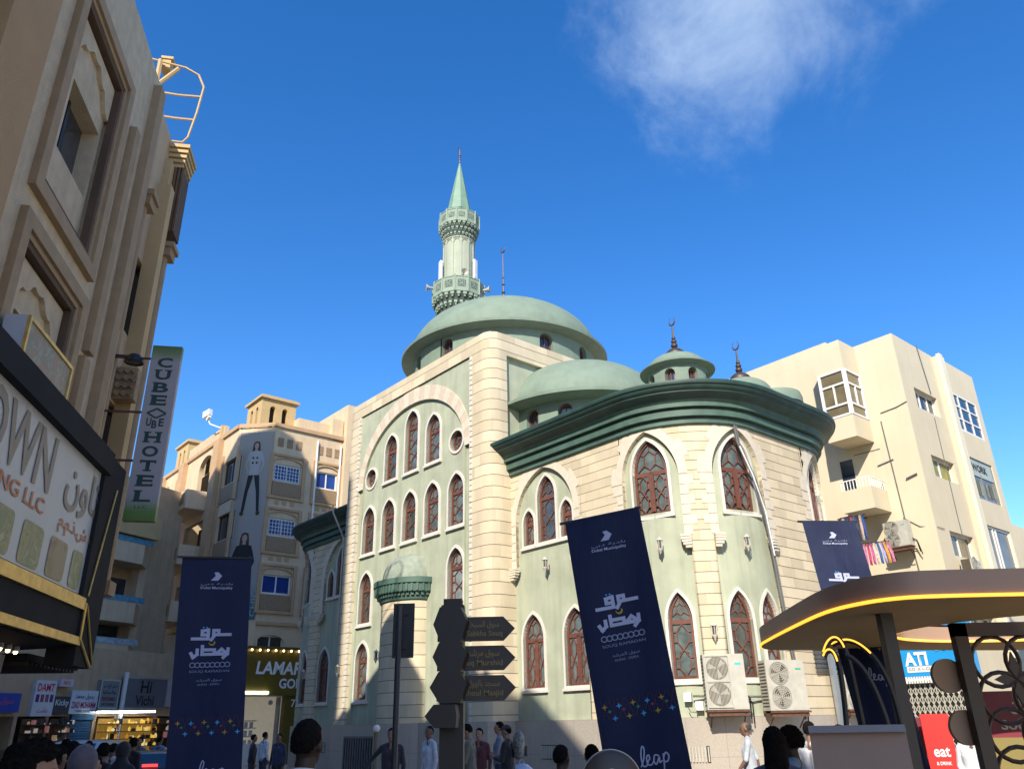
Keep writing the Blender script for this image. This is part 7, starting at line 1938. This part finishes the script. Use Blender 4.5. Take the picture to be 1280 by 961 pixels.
stand('man in a long pale white robe beside the fingerpost', 537, 906, 16.9, 235, C_['palewhite'], C_['palewhite'], skin='brown', hair='crop', robe=True, turn=.4)
stand('man in a maroon shirt half hidden behind the olive shirt man', 599, 909, 17.3, 200, C_['maroon'], C_['khaki'], skin='tan', hair='short', arms=('down', 'hip'))
stand('man in an olive shirt looking down at his phone by the fingerpost', 587, 906, 15, 280, C_['olive'], C_['olive'], skin='tan', hair='short', arms=('phone', 'phone'), nod=.45, sleeves='short', lower=.04)
stand('bearded man in a blue grey shirt facing the olive shirt man by the mosque plinth', 624, 901, 17.8, 275, C_['bluegrey'], C_['navy'], skin='tan', hair='short', arms=('phone', 'down'))
bp_ = stand('man in black cap and black shirt carrying a patterned backpack', 634, 905, 16, 290, C_['black'], C_['black'], skin='tan', hair='crop', cap=(C_['charcoal'], 'peak'), arms=('phone', 'phone'), nod=.15)
stand('man in an orange safety vest with his back to the viewer', 701, 929, 7.5, 30, C_['hiviz'], C_['navy'], skin='dark', hair='crop')
stand('dark haired head beside the round brown plate', 739, 930, 8.5, 350, C_['charcoal'], C_['navy'], skin='brown', hair='short')
stand('older man in a pale striped shirt walking past below the air conditioners', 931, 901, 15.4, 285, C_['stripe'], C_['navy'], skin='brown', hair='bald_side', hairm=GREYH, arms=('swing_f', 'swing_b'), stride=.22, sleeves='short')
stand('long dark haired person in a grey blue top near the brown canopy', 965, 908, 6.7, 20, C_['greyblue'], C_['black'], skin='dark', hair='long', female=True)
stand('dark haired person in a blue top close beside the long haired person', 986, 908, 7.7, 300, C_['skyblue'], C_['denim'], skin='dark', hair='full')
stand('man in a white shirt turned toward the kiosk counter', 1010, 900, 12, 60, C_['white'], C_['navy'], skin='tan', hair='crop')
stand('dark haired head showing above the kiosk counter board', 1048, 907, 10, 10, C_['black'], C_['navy'], skin='brown', hair='full')
stand('man in a white robe and white cap by the folding gate', 1208, 905, 14.5, 215, C_['white'], C_['white'], skin='brown', hair='none', robe=True, cap=(C_['white'], 'skull'), arms=('hip', 'bent'))
for px_, py_, r_, az_, tp, bt_, lab, kw in (
    (20, 931, 12, 40, 'red', 'navy', 'person in a red top by the stall of orange goods', dict(hair='full')),
    (57, 925, 15, 190, 'beige', 'charcoal', 'man in a beige shirt facing the viewer under the shop boards', dict(hair='short', skin='tan')),
    (84, 922, 18, 20, 'navy', 'black', 'person in navy far down the street under the pale blue board', dict(hair='crop')),
    (112, 925, 21, 200, 'white', 'khaki', 'man in white far away in front of the blue shutter', dict(hair='short')),
    (168, 922, 19, 15, 'black', 'black', 'dark haired person in black close in front of the bronze car', dict(hair='full')),
    (176, 920, 24, 195, 'bluegrey', 'navy', 'man in a blue grey shirt behind the bronze car', dict(hair='short', skin='tan')),
    (201, 919, 25, 20, 'skyblue', 'denim', 'person in a light blue shirt beside the upright navy banner', dict(hair='crop')),
    (332, 914, 28, 40, 'palewhite', 'navy', 'man in a pale shirt at the counter of the gold shop', dict(hair='short'))):
    stand(lab, px_, py_, r_, az_, C_[tp], C_[bt_], **kw)
# loose things people carry or stand beside
xb_, yb_, zb_ = col(634, 905, 16)
bk_ = thing('backpack', 'grey and white patterned backpack on the back of the man in black', 'backpack', (xb_+.21, yb_-.08, 1.08), R(20))
b = MB(); rows = []
for z, w, d in ((0, .10, .05), (.03, .15, .08), (.2, .16, .10), (.38, .15, .09), (.46, .10, .05), (.48, .03, .02)): rows.append([(d*math.cos(2*PI*k/16)*1.0, w*math.sin(2*PI*k/16), z) for k in range(16)])
b.grid(rows, closed=True); b.build('bag', photo_mat('patterned_bag', [(.03, .03, .03), (.35, .33, .28), (.10, .10, .09), (.25, .24, .2)], 14), bk_, smooth=50)
b = MB(); b.box((.08, -.10, .05), (.12, .10, .22)); b.build('pocket', C_['charcoal'], bk_)
P0 = px_pt(652, 945, 16.6)
sc2 = thing('suitcase', 'black suitcase with a pale blue bag on top by the mosque plinth', 'suitcase', (P0.x, P0.y, 0), .3)
b = MB(); b.box((-.25, -.15, .06), (.25, .15, .62)); b.build('case', M['black'], sc2)
for sx in (-1, 1): b = MB(); b.tube([(sx*.19, -.1, .05), (sx*.19, -.05, .05)], .05, 10); b.build('wheel', M['black'], sc2)
b = MB(); b.tube([(-.12, .1, .62), (-.12, .1, .95), (.12, .1, .95), (.12, .1, .62)], .012, 6); b.build('handle', M['steel'], sc2)
bg_ = thing('plastic_bag', 'pale blue bulging bag resting on the black suitcase', 'bag', (P0.x, P0.y, .62), .3)
b = MB(); rows = []
for z, w in ((0, .15), (.05, .22), (.16, .24), (.27, .2), (.34, .1), (.36, .03)): rows.append([((w+.02*math.sin(3*k))*math.cos(2*PI*k/16), (w*.7+.015*math.cos(5*k))*math.sin(2*PI*k/16), z) for k in range(16)])
b.grid(rows, closed=True); b.build('bag', mat('pale_blue_plastic', (.45, .52, .66), rough=.4, var=.15, scale=8), bg_, smooth=60)
b = MB(); b.tube([(-.05, 0, .35), (-.03, 0, .42), (.03, 0, .42), (.05, 0, .35)], .012, 6); b.build('knot', mat('pale_blue_plastic_knot', (.4, .48, .62), rough=.4, var=.1), bg_)
# ventilation posts and a bollard at the plinth
P0 = px_pt(471, 905, 21.5)
bo_ = thing('bollard_lamp', 'slim olive post with a white globe beside the mosque plinth', 'bollard lamp', (P0.x, P0.y, 0), 0)
b = MB(); b.tube([(0, 0, 0), (0, 0, 1.55)], .06, 10); b.build('post', cloth('olive_post', (.16, .14, .09), .05), bo_, smooth=40)
b = MB(); b.ball((0, 0, 1.62), .09, 14, 8); b.build('globe', M['white_plastic'], bo_, smooth=180)
gp = thing('barred_gate', 'low barred basement gate in the shaded plinth below the big arch', 'gate', MO, MRZ)
mg2 = lambda s, z, d: hall_plan(sA(s), z, d+.08)
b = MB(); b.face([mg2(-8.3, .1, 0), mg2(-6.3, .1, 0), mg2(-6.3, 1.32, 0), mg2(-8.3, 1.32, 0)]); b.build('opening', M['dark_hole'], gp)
b = MB()
for k in range(13): x = -8.3+2.0*k/12; b.bar(mg2(x, .1, .02), mg2(x, 1.32, .02), .05, .03, (0, -1, 0))
b.bar(mg2(-8.3, 1.32, .02), mg2(-6.3, 1.32, .02), .07, .05, (0, -1, 0)); b.build('bars', mat('grey_gate_bar', (.17, .155, .14), var=.1), gp, fix=False)
# fruit-coloured street stall at lower left
st_ = thing('street_stall', 'cluttered stall of small orange and red goods by the street crowd', 'stall', (-6.6, 10.6, 0), R(20))
b = MB(); b.box((-.9, -.4, 0), (.9, .4, .85)); b.box((-.95, .35, .85), (.95, .4, 1.5)); b.build('table', M['frame_dk'], st_, fix=False)
for nm, mm, sd in (('orange_goods', (.62, .22, .03), 3), ('red_goods', (.35, .05, .04), 4), ('brown_goods', (.2, .10, .05), 5)):
    rnd = random.Random(sd); b = MB()
    for k in range(60): b.ball((rnd.uniform(-.85, .85), rnd.uniform(-.35, .3), .9+rnd.uniform(0, .5)*rnd.random()), rnd.uniform(.03, .06), 7, 5)
    for k in range(40): b.ball((rnd.uniform(-.9, .9), .33, rnd.uniform(.9, 1.5)), (rnd.uniform(.02, .05),)*3, 7, 5)
    tag(b.build(nm, mat(nm, mm, var=.2, scale=10), st_, smooth=180, fix=False), kind='stuff')

# ================================================================== CARS
def car(label, loc, rz, body, light):
    t = thing('parked_car', label, 'car', loc, rz)
    prof = [(-2.15, .45), (-2.2, .75), (-2.1, .98), (-1.75, 1.05), (-1.25, 1.40), (-.6, 1.47), (.25, 1.43), (.95, 1.05), (1.9, .92), (2.15, .75), (2.18, .45)]
    b = MB(); W_ = .86
    def wd(z): return W_ if z < 1.0 else W_-.22*(z-1.0)/.45
    rows = [[(x, -wd(z), z) for x, z in prof], [(x, -wd(z)*.6, z+.01) for x, z in prof], [(x, wd(z)*.6, z+.01) for x, z in prof], [(x, wd(z), z) for x, z in prof]]
    b.grid(rows); b.face(rows[0]); b.face(rows[-1][::-1]); b.face([(x, y, .4) for x, y in ((-2.15, -W_), (2.15, -W_), (2.15, W_), (-2.15, W_))])
    b.build('body', body, t, smooth=35)
    b = MB()
    b.face([(-1.78, -.62, 1.07), (-1.78, .62, 1.07), (-1.28, .58, 1.395), (-1.28, -.58, 1.395)]); q = [(x-.02, y, z+.02) for x, y, z in [(-1.74, -.62, 1.07), (-1.74, .62, 1.07), (-1.28, .55, 1.385), (-1.28, -.55, 1.385)]]
    b = MB(); b.face(q); b.build('rear_window', M['glass'], t)
    b = MB(); b.face([(.93, -.6, 1.09), (.93, .6, 1.09), (.28, .56, 1.44), (.28, -.56, 1.44)]); b.build('windscreen', M['glass'], t)
    for sg in (-1, 1):
        b = MB(); b.face([(-1.5, sg*(W_-.0), 1.06), (.75, sg*(W_-.0), 1.06), (.2, sg*(wd(1.38)+.01), 1.37), (-1.2, sg*(wd(1.36)+.01), 1.35)]); b.build('side_window', M['glass'], t)
        b = MB(); b.box((-2.2, sg*.55-.16, .72), (-2.12, sg*.55+.16, .92)); b.build('tail_light', light, t)
        for x in (-1.35, 1.35):
            w = MB(); w.tube([(x, sg*.70, .32), (x, sg*.88, .32)], .32, 22); wo = w.build('wheel', M['black'], t, smooth=40)
            w = MB(); w.tube([(x, sg*.86, .32), (x, sg*.89, .32)], .19, 16); w.build('rim', M['steel'], wo)
        b = MB(); b.box((.55, sg*.88-.06, 1.0), (.75, sg*.88+.1*sg, 1.14)); b.build('mirror', body, t)
    b = MB(); b.box((-1.8, -.15, 1.13), (-1.72, .15, 1.19)); b.build('brake_lamp', light, t)
    b = MB(); b.box((-2.23, -.26, .6), (-2.2, .26, .72)); b.build('number_plate', M['white_paint'], t)
    return t
M['red_light'] = mat('lit_red_lamp', (.8, .03, .03), var=0, emit=(1, .05, .04), es=1.5)
CP = px_pt(190, 940, 21.0)
car('bronze saloon car with a lit red brake lamp beside the upright navy banner', (CP.x, CP.y+1.0, 0), R(100), mat('bronze_car_paint', (.22, .15, .11), rough=.25, metal=.4, var=.05), M['red_light']).scale = (1, 1, .86)
CP = px_pt(118, 930, 26.0)
car('white car further down the shop street', (CP.x, CP.y, 0), R(95), mat('white_car_paint', (.55, .55, .55), rough=.25, var=.04), M['red_light'])
SAZ, SEL = 195.0, 35.0
sd_ = bpy.data.lights.new('sun', 'SUN'); sd_.energy = 4.2; sd_.angle = R(.55); sd_.color = (1.0, .93, .80)
so = bpy.data.objects.new('sun', sd_); COL.objects.link(so)
dirv = Vector((math.sin(R(SAZ))*math.cos(R(SEL)), math.cos(R(SAZ))*math.cos(R(SEL)), math.sin(R(SEL))))
so.rotation_euler = dirv.to_track_quat('Z', 'Y').to_euler(); so.location = dirv*60
w = bpy.data.worlds.new('World'); scene.world = w; w.use_nodes = True
nt = w.node_tree; bg = nt.nodes['Background']
sky = nt.nodes.new('ShaderNodeTexSky'); sky.sky_type = 'NISHITA'; sky.sun_disc = False
sky.sun_elevation = R(SEL); sky.sun_rotation = R(SAZ); sky.altitude = 0; sky.air_density = 1.0; sky.dust_density = 0.3; sky.ozone_density = 3.0
hs = nt.nodes.new('ShaderNodeHueSaturation'); hs.inputs['Saturation'].default_value = 1.33; hs.inputs['Hue'].default_value = 0.508; hs.inputs['Value'].default_value = 1.0
nt.links.new(sky.outputs['Color'], hs.inputs['Color'])
# cloud: a soft patch of vapour fixed to a direction of the sky
tc = nt.nodes.new('ShaderNodeTexCoord')
def vm(op_, a, b=None, s=None):
    n = nt.nodes.new('ShaderNodeVectorMath'); n.operation = op_
    for k, x in enumerate((a, b)):
        if x is None: continue
        if isinstance(x, (tuple, list, Vector)): n.inputs[k].default_value = tuple(x)
        else: nt.links.new(x, n.inputs[k])
    if s is not None: n.inputs['Scale'].default_value = s
    return n
cdir = px_dir(925, 20); cx_ = (px_dir(1125, 20)-px_dir(725, 20)).normalized(); cy_ = cdir.cross(cx_).normalized()
gen = tc.outputs['Generated']
nrm = vm('NORMALIZE', gen)
px_ = vm('DOT_PRODUCT', nrm.outputs[0], cx_).outputs['Value']; py_ = vm('DOT_PRODUCT', nrm.outputs[0], cy_).outputs['Value']; pz_ = vm('DOT_PRODUCT', nrm.outputs[0], cdir).outputs['Value']
n1 = nt.nodes.new('ShaderNodeTexNoise'); n1.inputs['Scale'].default_value = 5.5; n1.inputs['Detail'].default_value = 12.0; n1.inputs['Roughness'].default_value = .64; n1.inputs['Distortion'].default_value = .3
nt.links.new(nrm.outputs[0], n1.inputs['Vector'])
ex = mth(nt, 'DIVIDE', px_, .185); ey = mth(nt, 'DIVIDE', mth(nt, 'ADD', py_, 0.012), .15)
rr_ = mth(nt, 'SQRT', mth(nt, 'ADD', mth(nt, 'MULTIPLY', ex, ex), mth(nt, 'MULTIPLY', ey, ey)))
blob = mth(nt, 'SUBTRACT', 1.14, rr_)
dens = mth(nt, 'ADD', blob, mth(nt, 'MULTIPLY', mth(nt, 'SUBTRACT', n1.outputs['Fac'], .5), 2.4))
mr = nt.nodes.new('ShaderNodeMapRange'); mr.interpolation_type = 'SMOOTHSTEP'
mr.inputs['From Min'].default_value = .0; mr.inputs['From Max'].default_value = 1.35; mr.inputs['To Max'].default_value = .86
nt.links.new(dens, mr.inputs['Value'])
front = mth(nt, 'GREATER_THAN', pz_, .6)
cf = mth(nt, 'MULTIPLY', mr.outputs['Result'], front)
mx = nt.nodes.new('ShaderNodeMix'); mx.data_type = 'RGBA'
nt.links.new(cf, mx.inputs['Factor']); nt.links.new(hs.outputs['Color'], mx.inputs['A']); mx.inputs['B'].default_value = (2.15, 2.85, 4.0, 1)
nt.links.new(mx.outputs['Result'], bg.inputs['Color'])
bg.inputs['Strength'].default_value = 0.15
scene.view_settings.view_transform = 'Standard'; scene.view_settings.look = 'None'; scene.view_settings.gamma = 1.0; scene.view_settings.exposure = 0.72
scene.view_settings.use_curve_mapping = False
scene.render.engine = 'CYCLES'
scene.cycles.max_bounces = 6; scene.cycles.diffuse_bounces = 3; scene.cycles.glossy_bounces = 3; scene.cycles.transmission_bounces = 4

bpy.data.scenes.remove(WORK)
